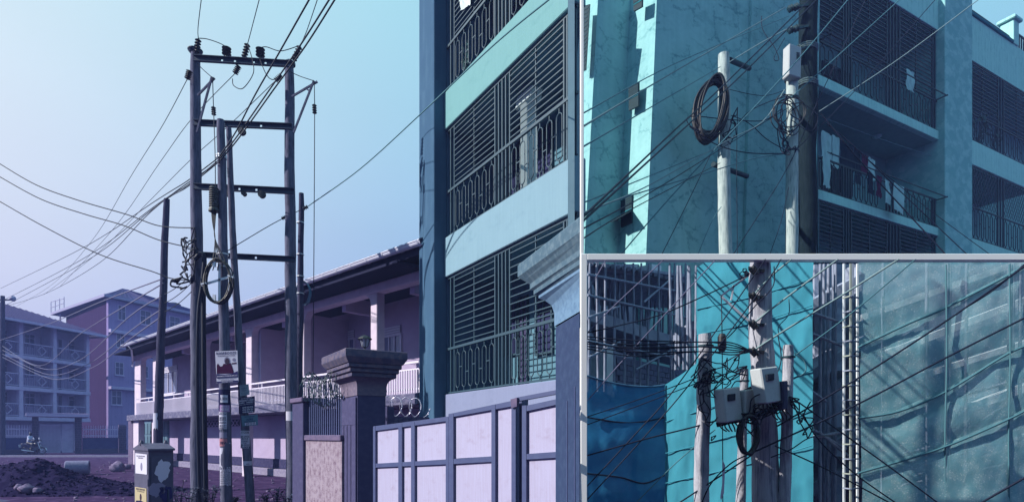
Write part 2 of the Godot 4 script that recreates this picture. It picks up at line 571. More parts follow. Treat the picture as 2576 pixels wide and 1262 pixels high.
func make_surfaces():
	make_noise()
	mat("dirt", [0.036, 0.02, 0.066], [0.075, 0.045, 0.115], "blotch", 3.0, 0.95, 0.9)
	mat("road", [0.06, 0.06, 0.12], [0.085, 0.085, 0.16], "blotch", 2.0, 0.9, 0.4)
	mat("soil", [0.011, 0.008, 0.038], [0.045, 0.038, 0.095], "speck", 0.8, 0.95, 1.0)
	mat("stone", [0.2, 0.16, 0.26], [0.09, 0.075, 0.15], "blotch", 0.5, 0.9, 0.8)
	mat("pipe", [0.2, 0.2, 0.32], [0.14, 0.14, 0.24], "blotch", 0.7, 0.85, 0.5)
	# poles
	mat("pole", [0.125, 0.13, 0.2], [0.03, 0.034, 0.065], "grain", 0.55, 0.85, 0.8)
	mat("pole_dark", [0.06, 0.06, 0.11], [0.018, 0.018, 0.045], "grain", 0.55, 0.85, 0.8)
	mat("pole_pale", [0.42, 0.50, 0.50], [0.13, 0.19, 0.21], "grain", 0.6, 0.85, 0.8)
	mat("pole_grey", [0.38, 0.39, 0.45], [0.12, 0.13, 0.18], "grain", 0.6, 0.85, 0.8)
	mat("pole_black", [0.007, 0.016, 0.022], [0.018, 0.032, 0.04], "grain", 0.6, 0.8, 0.8)
	even("steel", 0.03, 0.05, 0.09, 0.55)
	even("black_rubber", 0.006, 0.008, 0.014, 0.5)
	even("wire", 0.008, 0.013, 0.032, 0.6)
	even("wire_pale", 0.13, 0.13, 0.22, 0.6)
	even("wire_teal", 0.06, 0.16, 0.2, 0.6)
	even("wire_rope", 0.2, 0.29, 0.31, 0.8)
	even("wire_blue", 0.04, 0.12, 0.22, 0.5)
	even("galvanised", 0.6, 0.62, 0.7, 0.4, 0.3)
	# far houses
	mat("house_wall", [0.37, 0.32, 0.5], [0.31, 0.27, 0.44], "blotch", 4.0)
	mat("house_trim", [0.44, 0.38, 0.58], [0.38, 0.33, 0.52], "blotch", 3.0)
	mat("house_rail", [0.2, 0.16, 0.33], [0.2, 0.16, 0.33], "even")
	mat("far_wall", [0.27, 0.21, 0.42], [0.21, 0.165, 0.35], "streak", 5.0)
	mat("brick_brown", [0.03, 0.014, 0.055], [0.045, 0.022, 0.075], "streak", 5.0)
	mat("roof_grey", [0.030, 0.026, 0.130], [0.043, 0.037, 0.162], "streak", 3.0, 0.6)
	mat("fence_blue", [0.025, 0.035, 0.12], [0.035, 0.045, 0.14], "blotch", 3.0)
	mat("cladding", [0.07, 0.06, 0.12], [0.045, 0.04, 0.09], "blotch", 0.8)
	even("door_dark", 0.03, 0.028, 0.09, 0.5)
	even("glass_dark", 0.03, 0.035, 0.09, 0.15)
	even("frame_pale", 0.26, 0.25, 0.4, 0.6)
	even("tank", 0.012, 0.012, 0.03, 0.5)
	# veranda house
	mat("veranda_wall", [0.38, 0.32, 0.48], [0.335, 0.28, 0.43], "blotch", 3.0, 0.85, 0.15)
	mat("veranda_pillar", [0.58, 0.50, 0.62], [0.50, 0.43, 0.55], "blotch", 2.0, 0.85, 0.2)
	mat("slab_edge", [0.10, 0.10, 0.18], [0.2, 0.19, 0.28], "peel", 1.4, 0.9, 0.5)
	mat("plinth", [0.035, 0.035, 0.09], [0.06, 0.055, 0.12], "blotch", 1.0)
	mat("footing", [0.24, 0.22, 0.32], [0.16, 0.14, 0.24], "blotch", 1.0)
	mat("roof_dark", [0.025, 0.03, 0.07], [0.035, 0.042, 0.09], "blotch", 2.0, 0.6, 0.1)
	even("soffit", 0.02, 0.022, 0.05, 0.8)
	even("gutter", 0.55, 0.57, 0.72, 0.45)
	even("rail_white", 0.62, 0.58, 0.72, 0.5)
	mat("door_green", [0.06, 0.13, 0.19], [0.075, 0.15, 0.21], "blotch", 1.0, 0.5, 0.1)
	even("window_white", 0.5, 0.48, 0.62, 0.5)
	even("glass_day", 0.14, 0.16, 0.28, 0.12)
	even("curtain", 0.3, 0.29, 0.42, 0.9)
	# gate, piers, wall
	mat("gate_panel", [0.37, 0.36, 0.53], [0.22, 0.16, 0.22], "stain", 1.7, 0.6, 0.1)
	mat("gate_frame", [0.05, 0.066, 0.16], [0.06, 0.08, 0.18], "blotch", 1.0, 0.45, 0.1)
	mat("pier", [0.058, 0.057, 0.125], [0.075, 0.072, 0.15], "blotch", 0.8, 0.85, 0.5)
	mat("pier_cap", [0.08, 0.077, 0.135], [0.14, 0.118, 0.16], "peel", 0.9, 0.85, 0.5)
	mat("pier_neck", [0.13, 0.11, 0.17], [0.18, 0.15, 0.2], "blotch", 0.5, 0.85, 0.5)
	mat("pier_slate", [0.032, 0.051, 0.111], [0.041, 0.064, 0.131], "blotch", 0.8, 0.85, 0.6)
	mat("pier_slate_cap", [0.07, 0.12, 0.17], [0.12, 0.18, 0.23], "blotch", 0.6, 0.9, 0.7)
	mat("pier_slate_neck", [0.131, 0.224, 0.343], [0.092, 0.164, 0.271], "blotch", 0.6, 0.9, 0.7)
	mat("old_render", [0.29, 0.245, 0.31], [0.12, 0.075, 0.12], "weather", 0.9, 0.9, 0.6)
	mat("coping", [0.14, 0.11, 0.19], [0.09, 0.08, 0.15], "blotch", 1.0, 0.9, 0.5)
	mat("back_wall", [0.05, 0.05, 0.11], [0.11, 0.11, 0.18], "peel", 1.0)
	even("razor", 0.45, 0.45, 0.6, 0.35, 0.5)
	even("lamp_glass", 0.3, 0.33, 0.45, 0.2)
	# flats on the right of the street
	mat("flat_pillar", [0.044, 0.097, 0.170], [0.060, 0.123, 0.202], "streak", 3.0, 0.8, 0.2)
	mat("flat_teal", [0.155, 0.32, 0.34], [0.095, 0.225, 0.25], "stain", 3.0, 0.8, 0.2)
	mat("flat_blue", [0.195, 0.315, 0.395], [0.115, 0.21, 0.28], "stain", 3.0, 0.8, 0.2)
	mat("flat_lilac", [0.21, 0.24, 0.38], [0.14, 0.165, 0.27], "stain", 3.0, 0.8, 0.2)
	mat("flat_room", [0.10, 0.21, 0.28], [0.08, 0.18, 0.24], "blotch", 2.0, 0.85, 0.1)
	even("iron", 0.018, 0.055, 0.085, 0.5)
	even("cloth_white", 0.5, 0.6, 0.62, 0.95)
	# corner flats with the cracked wall
	mat("tower_wall", [0.26, 0.51, 0.53], [0.10, 0.26, 0.29], "crack", 7.5, 0.9, 0.5)
	mat("tower_wall_old", [0.23, 0.46, 0.48], [0.09, 0.23, 0.26], "crack", 3.5, 0.9, 0.8)
	mat("tower_side", [0.02, 0.15, 0.19], [0.028, 0.19, 0.23], "streak", 4.0, 0.9, 0.4)
	mat("tower_band", [0.32, 0.62, 0.60], [0.22, 0.48, 0.48], "streak", 2.0, 0.9, 0.4)
	mat("tower_pier", [0.17, 0.40, 0.42], [0.27, 0.52, 0.53], "peel", 3.5, 0.9, 0.5)
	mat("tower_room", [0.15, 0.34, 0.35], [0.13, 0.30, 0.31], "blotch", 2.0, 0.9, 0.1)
	even("tower_dark", 0.012, 0.035, 0.045, 0.6)
	even("tower_iron", 0.012, 0.04, 0.055, 0.55)
	mat("meter_box", [0.40, 0.44, 0.47], [0.17, 0.18, 0.2], "stain", 0.35, 0.7, 0.3)
	# building site
	mat("net_teal", [0.045, 0.23, 0.31], [0.034, 0.18, 0.26], "streak", 3.0, 0.9, 0.3)
	mat("net_blue", [0.025, 0.19, 0.4], [0.04, 0.25, 0.47], "blotch", 2.0, 0.9, 0.3)
	mat("net_grey", [0.19, 0.43, 0.5], [0.6, 0.76, 0.78], "speck", 1.3, 0.9, 0.3)
	mat("concrete", [0.27, 0.31, 0.41], [0.19, 0.22, 0.31], "blotch", 1.5, 0.9, 0.5)
	mat("concrete_pale", [0.62, 0.68, 0.74], [0.5, 0.58, 0.64], "blotch", 1.5, 0.9, 0.5)
	mat("block", [0.13, 0.15, 0.24], [0.17, 0.19, 0.29], "blotch", 0.6, 0.9, 0.6)
	mat("prop", [0.26, 0.3, 0.4], [0.09, 0.11, 0.17], "grain", 0.3, 0.9, 0.6)
	even("black_steel", 0.012, 0.02, 0.035, 0.6)
	even("hoist_yellow", 0.27, 0.31, 0.28, 0.6)
	even("gantry_white", 0.78, 0.80, 0.82, 0.5)
	mat("cabinet", [0.075, 0.075, 0.13], [0.1, 0.1, 0.17], "blotch", 0.9, 0.6, 0.2)
	# paper and print
	even("paper", 0.55, 0.54, 0.68, 0.8)
	even("print_dark", 0.02, 0.02, 0.07, 0.8)
	even("print_navy", 0.03, 0.03, 0.12, 0.8)
	even("print_red", 0.05, 0.012, 0.045, 0.8)
	even("print_pink", 0.32, 0.2, 0.42, 0.8)
	even("print_orange", 0.4, 0.18, 0.22, 0.8)
	even("print_green", 0.08, 0.17, 0.24, 0.7)
	even("print_pale_green", 0.26, 0.33, 0.4, 0.7)
	even("print_yellow", 0.42, 0.36, 0.24, 0.8)
	even("print_skin", 0.05, 0.035, 0.06, 0.8)
	even("print_grey", 0.22, 0.21, 0.33, 0.8)
	# cloth and leaves
	even("leaf", 0.035, 0.045, 0.085, 0.7)
	even("leaf_pale", 0.06, 0.075, 0.13, 0.7)
	even("leaf_teal", 0.02, 0.07, 0.075, 0.7)
	even("cloth_pale", 0.3, 0.5, 0.52, 0.95)
	even("cloth_dark", 0.01, 0.025, 0.04, 0.95)
	even("cloth_wine", 0.07, 0.02, 0.05, 0.95)
	even("skin", 0.03, 0.022, 0.04, 0.6)
	even("shirt", 0.4, 0.42, 0.6, 0.9)
	even("chrome", 0.5, 0.5, 0.6, 0.2, 0.8)
	M.net_grey.transparency = BaseMaterial3D.TRANSPARENCY_ALPHA
	M.net_grey.albedo_color = Color(1, 1, 1, 0.66)
	M.net_blue.transparency = BaseMaterial3D.TRANSPARENCY_ALPHA
	M.net_blue.albedo_color = Color(1, 1, 1, 0.8)

# ---------------------------------------------------------------- ground and the far side of the street
func sheet_rect(g: G, x0: float, x1: float, z0: float, z1: float, y: float, nx := 1, nz := 1):
	for i in nx:
		for j in nz:
			var a := lerpf(x0, x1, float(i) / nx)
			var b := lerpf(x0, x1, float(i + 1) / nx)
			var c := lerpf(z0, z1, float(j) / nz)
			var d := lerpf(z0, z1, float(j + 1) / nz)
			g.quad(Vector3(a, y, c), Vector3(a, y, d), Vector3(b, y, d), Vector3(b, y, c))

func build_ground():
	var g := G.new()
	sheet_rect(g, -900, 900, -1500, 60, 0.0)
	tag(obj("ground", g, M.dirt), "bare purple-brown earth of the yard and street", "", "", "structure")
	g = G.new()
	var edge := [Vector3(-30, 0.004, -14.4), Vector3(-12.6, 0.004, -14.2), Vector3(-11.2, 0.004, -13.3), Vector3(-10.2, 0.004, -8), Vector3(-30, 0.004, -8)]
	for i in range(1, 4): g.tri(edge[0], edge[i + 1], edge[i])
	tag(obj("road", g, M.road), "smooth grey road edge below the heap", "", "", "structure")
	g = G.new()
	sheet_rect(g, -75, -17, -45.2, -40.6, 0.005)
	tag(obj("road", g, M.road), "grey road running past the far houses", "", "", "structure")
	g = G.new()
	g.cbox(Vector3(-44, 0.05, -40.5), Vector3(27, 0, 0), Vector3(0, 0.07, 0), Vector3(0, 0, 0.11), 0.02)
	tag(obj("kerb", g, M.footing), "long pale kerb stone line of the far road", "", "", "structure")

func build_gravel():
	var g := G.new()
	rng.seed = 1234
	for i in 420:
		var d := rng.randf_range(13.2, 34.0)
		var x := rng.randf_range(-0.86, -0.3) * d
		var r := rng.randf_range(0.01, 0.05)
		var a := rng.randf_range(0, TAU)
		g.cbox(Vector3(x, r * 0.3, -d), Vector3(cos(a), 0, sin(a)) * r, Vector3(0, r * 0.5, 0), Vector3(-sin(a), 0, cos(a)) * r * 0.7, r * 0.25)
	tag(obj("gravel", g, M.stone), "scattered small stones on the bare earth", "gravel", "", "stuff")

func lump(c: Vector3, r: Vector3, sd: int, seg := 9) -> G:
	var f := FastNoiseLite.new()
	f.seed = sd; f.frequency = 0.8
	var g := G.new()
	g.sheet(seg + 3, seg, func(u: float, w: float) -> Vector3:
		var th := TAU * u
		var ph := PI * w
		var d := Vector3(cos(th) * sin(ph), cos(ph), -sin(th) * sin(ph))
		var k := 1.0 + 0.45 * f.get_noise_3d(d.x * 1.3, d.y * 1.3, d.z * 1.3)
		return c + Vector3(d.x * r.x, d.y * r.y, d.z * r.z) * k)
	return g

func heap_height(x: float, d: float, f: FastNoiseLite) -> float:
	var xs := [-17.0, -13.3, -12.5, -12.1, -11.75, -11.1, -10.4, -9.85, -9.0, -8.2]
	var hs := [0.5, 0.72, 0.88, 0.86, 0.66, 0.45, 0.30, 0.2, 0.08, -0.05]
	var h := 0.0
	for i in xs.size() - 1:
		if x >= xs[i] and x <= xs[i + 1]:
			h = lerpf(hs[i], hs[i + 1], (x - xs[i]) / (xs[i + 1] - xs[i]))
	var t := (d - 15.5) / (1.35 if d < 15.5 else 1.5)
	var m := 1.0 - absf(t)
	if d < 15.5: m = minf(1.0 - pow(absf(t), 1.6), 1.0)
	var y := h * clampf(m, -0.1, 1.0)
	y += (f.get_noise_2d(x, d) * 0.09 + f.get_noise_2d(x * 4.0, d * 4.0) * 0.045) * clampf(m * 3.0, 0, 1)
	return y - 0.03

func build_heap():
	var f := FastNoiseLite.new()
	f.seed = 3; f.frequency = 0.9
	var g := G.new()
	g.sheet(130, 64, func(u: float, w: float) -> Vector3:
		var x := lerpf(-16.5, -8.1, u)
		var d := lerpf(13.9, 17.2, w)
		return Vector3(x, heap_height(x, d, f), -d))
	var t := thing("soil_heap", "long dark heap of dug soil beside the road", "soil heap", Vector3(-12, 0, -15.5))
	obj("mound", g, M.soil, t)
	g = G.new()
	rng.seed = 77
	for i in 900:
		var x := rng.randf_range(-14.5, -8.8)
		var d := rng.randf_range(14.1, 16.0)
		var r := rng.randf_range(0.01, 0.035)
		var y := heap_height(x, d, f)
		if y < 0.0: continue
		var c := Vector3(x, y + r * 0.3, -d)
		var tw := rng.randf_range(0, TAU)
		var ax := Vector3(cos(tw), rng.randf_range(-0.4, 0.4), sin(tw)).normalized()
		var ay := ax.cross(Vector3(0.2, 0.3, 0.9)).normalized()
		g.cbox(c, ax * r, ay * r * 0.7, ax.cross(ay) * r * 0.8, r * 0.3)
	tag(obj("clods", g, M.soil, t), "", "", "", "stuff")
	g = G.new()
	for i in 90:
		var x := rng.randf_range(-14.0, -9.2)
		var d := rng.randf_range(14.2, 15.6)
		var y := heap_height(x, d, f)
		if y < 0.02: continue
		var r := rng.randf_range(0.006, 0.02)
		g.cbox(Vector3(x, y + r, -d), Vector3(r, r * 0.3, 0), Vector3(0, r * 0.6, r * 0.2), Vector3(0, 0, r), r * 0.3)
	tag(obj("pebbles", g, M.stone, t), "", "", "", "stuff")
	var spots := [[64, 1220, 0.17, 0.11, "largest pale boulder lying on the front of the soil heap"], [92, 1230, 0.11, 0.075, "smaller pale rock right of the boulder on the soil heap"], [46, 1229, 0.1, 0.08, "small half buried rock left of the boulder on the soil heap"]]
	for i in spots.size():
		var sp: Array = spots[i]
		var d := 14.35
		var p := at(sp[0], sp[1], d)
		p.y = heap_height(p.x, d, f) + 0.04
		tag(obj("rock", lump(p, Vector3(sp[2], sp[3], sp[2] * 0.8), 40 + i), M.stone), sp[4], "rock", "loose rocks")
	p_rock(295, 1186, 0.30, 0.24, "big rock on the bare ground near the veranda house", 61)
	p_rock(318, 1180, 0.18, 0.14, "dark rock against the foot of the veranda house corner", 62)
	# concrete pipe
	g = G.new()
	var d := 22.0
	var r := 0.265
	var a := at(163, 1170, d); var b := at(224, 1173, d + 0.35)
	a.y = r; b.y = r
	var ax := (b - a).normalized()
	var ln := (b - a).length()
	g.lathe(a, ax, [Vector2(r - 0.055, 0), Vector2(r - 0.02, -0.005), Vector2(r, 0.02), Vector2(r, ln - 0.02), Vector2(r - 0.02, ln), Vector2(r - 0.055, ln), Vector2(r - 0.055, 0)], 30)
	tag(obj("concrete_pipe", g, M.pipe), "short grey concrete drain pipe lying behind the soil heap", "pipe")

func p_rock(px: float, py: float, rx: float, ry: float, label: String, sd: int):
	var d := EYE * F / (py - HY)
	var p := at(px, py, d)
	p.y = ry * 0.7
	tag(obj("rock", lump(p, Vector3(rx, ry, rx * 0.8), sd), M.stone), label, "rock", "loose rocks")

func house_window(parent: Node, pl: Pl, s0: float, s1: float, y0: float, y1: float, k: float, glass: Material, frame: Material, nx := 2, transom := 0.68, sill := true):
	var g := G.new()
	g.pbox(pl, s0, s1, y0, y1, k - 0.02, k + 0.015)
	var w := obj("window", g, glass, parent)
	g = G.new()
	var t := minf(0.07, (s1 - s0) * 0.08)
	g.pbox(pl, s0 - t, s0, y0 - t, y1 + t, k - 0.02, k + 0.05)
	g.pbox(pl, s1, s1 + t, y0 - t, y1 + t, k - 0.02, k + 0.05)
	g.pbox(pl, s0, s1, y0 - t, y0, k - 0.02, k + 0.05)
	g.pbox(pl, s0, s1, y1, y1 + t, k - 0.02, k + 0.05)
	obj("frame", g, frame, w)
	for i in range(1, nx):
		var s := lerpf(s0, s1, float(i) / nx)
		rod(w, "mullion", frame, pl.pt(s, y0, k + 0.03), pl.pt(s, y1, k + 0.03), t * 0.7, 0.03, pl.n)
	if transom > 0.0:
		var y := lerpf(y0, y1, transom)
		rod(w, "transom", frame, pl.pt(s0, y, k + 0.034), pl.pt(s1, y, k + 0.034), t * 0.7, 0.03, pl.n)
	if sill:
		g = G.new()
		g.pbox(pl, s0 - 0.12, s1 + 0.12, y0 - t - 0.09, y0 - t, k - 0.02, k + 0.14)
		obj("sill", g, frame, w)
	return w

func build_far_houses():
	# balcony house
	var H := Pl.new(at(0, 0, 50), at(226, 0, 58))
	var lev := [3.1, 5.7, 8.43, 11.3]
	var sL := H.s(-70); var sR := H.s(222)
	var t := thing("balcony_house", "three-storey lilac house with white railed balconies at far left", "house", H.pt((sL + sR) / 2.0, 0, -3))
	var g := G.new()
	g.pbox(H, sL, sR, 0, 11.4, -7.0, -1.5)
	obj("wall", g, M.house_wall, t)
	for i in 3:
		g = G.new()
		g.pbox(H, sL - 0.1, sR + 0.1, lev[i] - 0.32, lev[i], -1.495, 0.12, 0.02)
		obj("balcony_slab", g, M.house_trim, t)
		for px in [-40, 51, 136, 219]:
			var s := H.s(px)
			g = G.new()
			g.pbox(H, s - 0.17, s + 0.17, lev[i] + 0.001, lev[i + 1] - 0.32 if i < 2 else 11.3, -0.28, 0.06, 0.015)
			obj("column", g, M.house_trim, t)
			g = G.new()
			g.pbox(H, s - 0.08, s + 0.08, lev[i] + 0.001, lev[i + 1] - 0.33 if i < 2 else 11.3, -1.49, -0.285)
			obj("partition", g, M.house_wall, t)
		var kk := -1.49
		for w in [[10, 39], [60, 84], [171, 197]]:
			house_window(t, H, H.off(-1.5).s(w[0]) , H.off(-1.5).s(w[1]), lev[i] + 1.0, lev[i] + 2.15, kk, M.glass_dark, M.house_trim, 2, 0.72, false)
		for w in [[101, 125], [146, 153]]:
			g = G.new()
			g.pbox(H, H.off(-1.5).s(w[0]), H.off(-1.5).s(w[1]), lev[i] + 0.02, lev[i] + 2.15, kk - 0.02, kk + 0.03)
			obj("door", g, M.door_dark, t)
		var bay := [[-40, 51], [51, 136], [136, 219]]
		for b in bay:
			var s0: float = H.s(b[0]) + 0.19
			var s1: float = H.s(b[1]) - 0.19
			g = G.new()
			g.pbox(H, s0, s1, lev[i] + 1.08, lev[i] + 1.15, -0.06, 0.0)
			g.pbox(H, s0, s1, lev[i] + 0.1, lev[i] + 0.15, -0.055, -0.005)
			var rl := obj("railing", g, M.house_trim, t)
			var n := int((s1 - s0) / 0.15)
			for j in range(1, n):
				var s := lerpf(s0, s1, float(j) / n)
				rod(rl, "baluster", M.house_rail, H.pt(s, lev[i] + 0.151, -0.03), H.pt(s, lev[i] + 1.079, -0.03), 0.035, 0.035, H.n)
			var cs := lerpf(s0, s1, 0.62)
			for e in [[-0.4, 0.0, 0.0, 0.4], [0.0, 0.4, 0.4, 0.0], [0.4, 0.0, 0.0, -0.4], [0.0, -0.4, -0.4, 0.0]]:
				rod(rl, "diamond_bar", M.house_trim, H.pt(cs + e[0], lev[i] + 0.61 + e[1], 0.012), H.pt(cs + e[2], lev[i] + 0.61 + e[3], 0.012), 0.05, 0.025, H.n)
	# hipped roof with ribs
	var e0 := sL - 1.0; var e1 := sR + 1.1
	var y0 := 11.32; var y1 := 13.3
	var A := H.pt(e0, y0, 0.9); var B := H.pt(e1, y0, 0.9); var C := H.pt(e1, y0, -7.6); var D := H.pt(e0, y0, -7.6)
	var R0 := H.pt(e0, y1, -3.3); var R1 := H.pt(e1 - 6.6, y1, -3.3)
	g = G.new()
	g.quad(A, B, R1, R0); g.tri(B, C, R1); g.quad(C, D, R0, R1); g.quad(A, D, C, B)
	var rf := obj("roof", g, M.roof_grey, t)
	var nr := 34
	for i in nr:
		var f := (i + 0.5) / nr
		var a := A.lerp(B, f)
		var b := R0.lerp(R1, minf(1.0, f * (e1 - e0) / (e1 - 6.6 - e0)))
		var lim := 1.0
		var sa := lerpf(e0, e1, f)
		if sa > e1 - 6.6: lim = (e1 - sa) / 6.6
		b = H.pt(minf(sa, e1), lerpf(y0, y1, lim), lerpf(0.9, -3.3, lim))
		if lim > 0.06: rod(rf, "roof_rib", M.roof_grey, a + UP * 0.03, b + UP * 0.03, 0.07, 0.05, UP)
	g = G.new()
	g.bar(H.pt(e0, y0 - 0.1, 0.95), H.pt(e1, y0 - 0.1, 0.95), 0.1, 0.22)
	g.bar(H.pt(e1 + 0.06, y0 - 0.1, 1.0), H.pt(e1 + 0.06, y0 - 0.1, -7.6), 0.1, 0.22)
	obj("fascia", g, M.house_trim, t)

	# boundary of that house: stone piers, canopy, gate and bar fence
	var B1 := Pl.new(at(0, 0, 45.5), at(320, 0, 50.5))
	t = thing("entrance_porch", "flat canopy porch with two stone clad pillars before balcony house", "porch", B1.pt(B1.s(140), 0, 0))
	g = G.new()
	g.pbox(B1, B1.s(64), B1.s(222), 2.95, 3.2, -1.6, 1.0, 0.03)
	obj("canopy", g, M.house_trim, t)
	for i in 40:
		var s := lerpf(B1.s(64) + 0.05, B1.s(222) - 0.05, i / 39.0)
		rod(t, "roof_rib", M.house_trim, B1.pt(s, 3.22, -1.6), B1.pt(s, 3.22, 1.05), 0.06, 0.05, UP)
	for w in [[78, 96], [186, 205]]: stone_pier(t, B1, w[0], w[1], 2.95, 0.0, 0.5)
	var gt := thing("entrance_gate", "pale barred double gate under the porch canopy", "gate", B1.pt(B1.s(140), 0, 0))
	var g0 := B1.s(97); var g1 := B1.s(185)
	for e in [[g0, lerpf(g0, g1, 0.62)], [lerpf(g0, g1, 0.62) + 0.02, g1]]:
		g = G.new()
		g.pbox(B1, e[0] + 0.03, e[1] - 0.03, 0.12, 2.3, -0.2, -0.17)
		var lf := obj("gate_leaf", g, M.house_wall, gt)
		for i in 15:
			var s := lerpf(e[0] + 0.08, e[1] - 0.08, i / 14.0)
			rod(lf, "bar", M.house_trim, B1.pt(s, 0.1, -0.14), B1.pt(s, 2.4, -0.14), 0.04, 0.04, B1.n)
		for y in [0.15, 1.2, 2.3]: rod(lf, "rail", M.house_trim, B1.pt(e[0] + 0.03, y, -0.1), B1.pt(e[1] - 0.03, y, -0.1), 0.06, 0.03, B1.n)
	var lb := ["low blue wall with white bar fence left of the porch", "low blue wall with white bar fence right of the porch"]
	var ends := [[-40, 77], [206, 297]]
	for i in 2:
		var f := thing("bar_fence", lb[i], "fence", B1.pt(B1.s((ends[i][0] + ends[i][1]) / 2.0), 0, 0), "fences before the balcony house")
		var s0 := B1.s(ends[i][0]); var s1 := B1.s(ends[i][1])
		g = G.new()
		g.pbox(B1, s0, s1, 0, 1.3, -0.3, -0.1)
		obj("wall", g, M.fence_blue, f)
		for px in ([35, -5] if i == 0 else [253]): stone_pier(f, B1, px - 5, px + 5, 1.32, -0.35, 0.42)
		g = G.new()
		g.pbox(B1, s0, s1, 0, 0.4, -0.1, -0.06, 0.01)
		obj("footing", g, M.cladding, f)
		g = G.new()
		g.pbox(B1, s0, s1, 1.42, 1.5, -0.23, -0.17)
		g.pbox(B1, s0, s1, 1.95, 2.02, -0.23, -0.17)
		var rl := obj("fence_rail", g, M.house_trim, f)
		var n := int((s1 - s0) / 0.16)
		for j in n:
			var s := lerpf(s0, s1, (j + 0.5) / n)
			rod(rl, "bar", M.house_trim, B1.pt(s, 1.31, -0.165), B1.pt(s, 2.3, -0.165), 0.04, 0.03, B1.n)
	t = thing("stone_pillar", "free standing stone clad pillar ending the right bar fence", "pillar", B1.pt(B1.s(308), 0, 0))
	stone_pier(t, B1, 298, 318, 2.4, -0.4, 0.7)

	# taller brown-sided house
	var H2 := Pl.new(at(271, 0, 62), at(526, 0, 73.3))
	var S2 := Pl.new(at(165, 0, 70), at(271, 0, 62))
	var c0 := H2.pt(0, 0)
	var c1 := H2.pt(H2.s(520), 0)
	var c2 := S2.pt(S2.s(165), 0)
	t = thing("brown_sided_house", "four-storey lilac house with bare brown side wall", "house", (c0 + c1 + c2) / 3.0)
	var top := 15.7
	g = G.new()
	g.pbox(H2, 0.0, H2.s(520), 0, top, -0.3, 0.0)
	obj("front_wall", g, M.far_wall, t)
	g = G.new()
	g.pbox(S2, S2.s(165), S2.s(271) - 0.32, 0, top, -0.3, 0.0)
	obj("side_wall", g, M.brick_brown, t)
	g = G.new()
	g.pbox(H2, 0.0, H2.s(520), 12.2, 12.55, 0.0, 0.45, 0.03)
	obj("ledge", g, M.house_trim, t)
	g = G.new()
	g.pbox(H2, 0.0, H2.s(520), 6.3, 6.6, 0.0, 0.5, 0.03)
	obj("ledge", g, M.house_trim, t)
	for q in [[296, 768, 313, 802], [352, 780, 377, 813], [426, 795, 450, 828], [292, 838, 311, 872], [348, 848, 374, 874], [289, 911, 308, 941], [357, 921, 370, 949], [280, 983, 303, 1016]]:
		var s0 := H2.s(q[0]); var s1 := H2.s(q[2])
		var ya := H2.q(q[0], q[3]).y; var yb := H2.q(q[0], q[1]).y
		house_window(t, H2, s0, s1, ya, yb, 0.01, M.glass_dark, M.house_trim, 2, 0.6, true)
	# roof: two eaves meeting at the corner, ridge behind
	var eA := S2.pt(S2.s(150), 16.0, 0.9); var eB := c0 + (H2.n + S2.n) * 0.7 + UP * 16.0; var eC := H2.pt(H2.s(535), 16.0, 0.9)
	var ridge0 := eB.lerp((eA + eC) / 2.0, 0.55) + UP * 2.0
	g = G.new()
	var back := eA + eC - eB
	g.tri(eA, eB, ridge0); g.tri(eB, eC, ridge0); g.tri(eC, back, ridge0); g.tri(back, eA, ridge0)
	g.quad(eA - UP * 0.25, back - UP * 0.25, eC - UP * 0.25, eB - UP * 0.25)
	rf = obj("roof", g, M.roof_grey, t)
	for i in 22:
		var f := (i + 0.5) / 22.0
		var a := eB.lerp(eC, f)
		var b := a.lerp(ridge0 + (eC - eB) * (f - 0.5) * 0.9, 0.8)
		rod(rf, "roof_rib", M.roof_grey, a + UP * 0.02, eB.lerp(eC, f).lerp(ridge0, 0.95) + UP * 0.04, 0.08, 0.06, UP)
	g = G.new()
	g.bar(eA - UP * 0.12, eB - UP * 0.12, 0.12, 0.28)
	g.bar(eB - UP * 0.12, eC - UP * 0.12, 0.12, 0.28)
	obj("fascia", g, M.frame_pale, t)
	g = G.new()
	for i in 4:
		g.bar(eA.lerp(eB, i * 0.09) + UP * 0.0, eA.lerp(eB, i * 0.09) + UP * 1.3, 0.05, 0.05)
	g.bar(eA + UP * 1.3, eA.lerp(eB, 0.27) + UP * 1.1, 0.05, 0.05)
	g.bar(eA + UP * 0.6, eA.lerp(eB, 0.27) + UP * 0.6, 0.05, 0.05)
	g.bar(S2.pt(S2.s(163), 12.4, 0.5), S2.pt(S2.s(163), 15.8, 0.5), 0.12, 0.12)
	obj("roof_ladder", g, M.frame_pale, t)
	# black water tank
	g = G.new()
	var tc := at(437, 778, 74.0)
	g.lathe(tc, UP, [Vector2(0, -1.2), Vector2(0.75, -1.2), Vector2(0.75, 0.25), Vector2(0.7, 0.3), Vector2(0.75, 0.36), Vector2(0.75, 0.62), Vector2(0.6, 0.75), Vector2(0.25, 0.85), Vector2(0, 0.86)], 22)
	tag(obj("water_tank", g, M.tank), "black round water tank on the roof of the brown-sided house", "water tank")

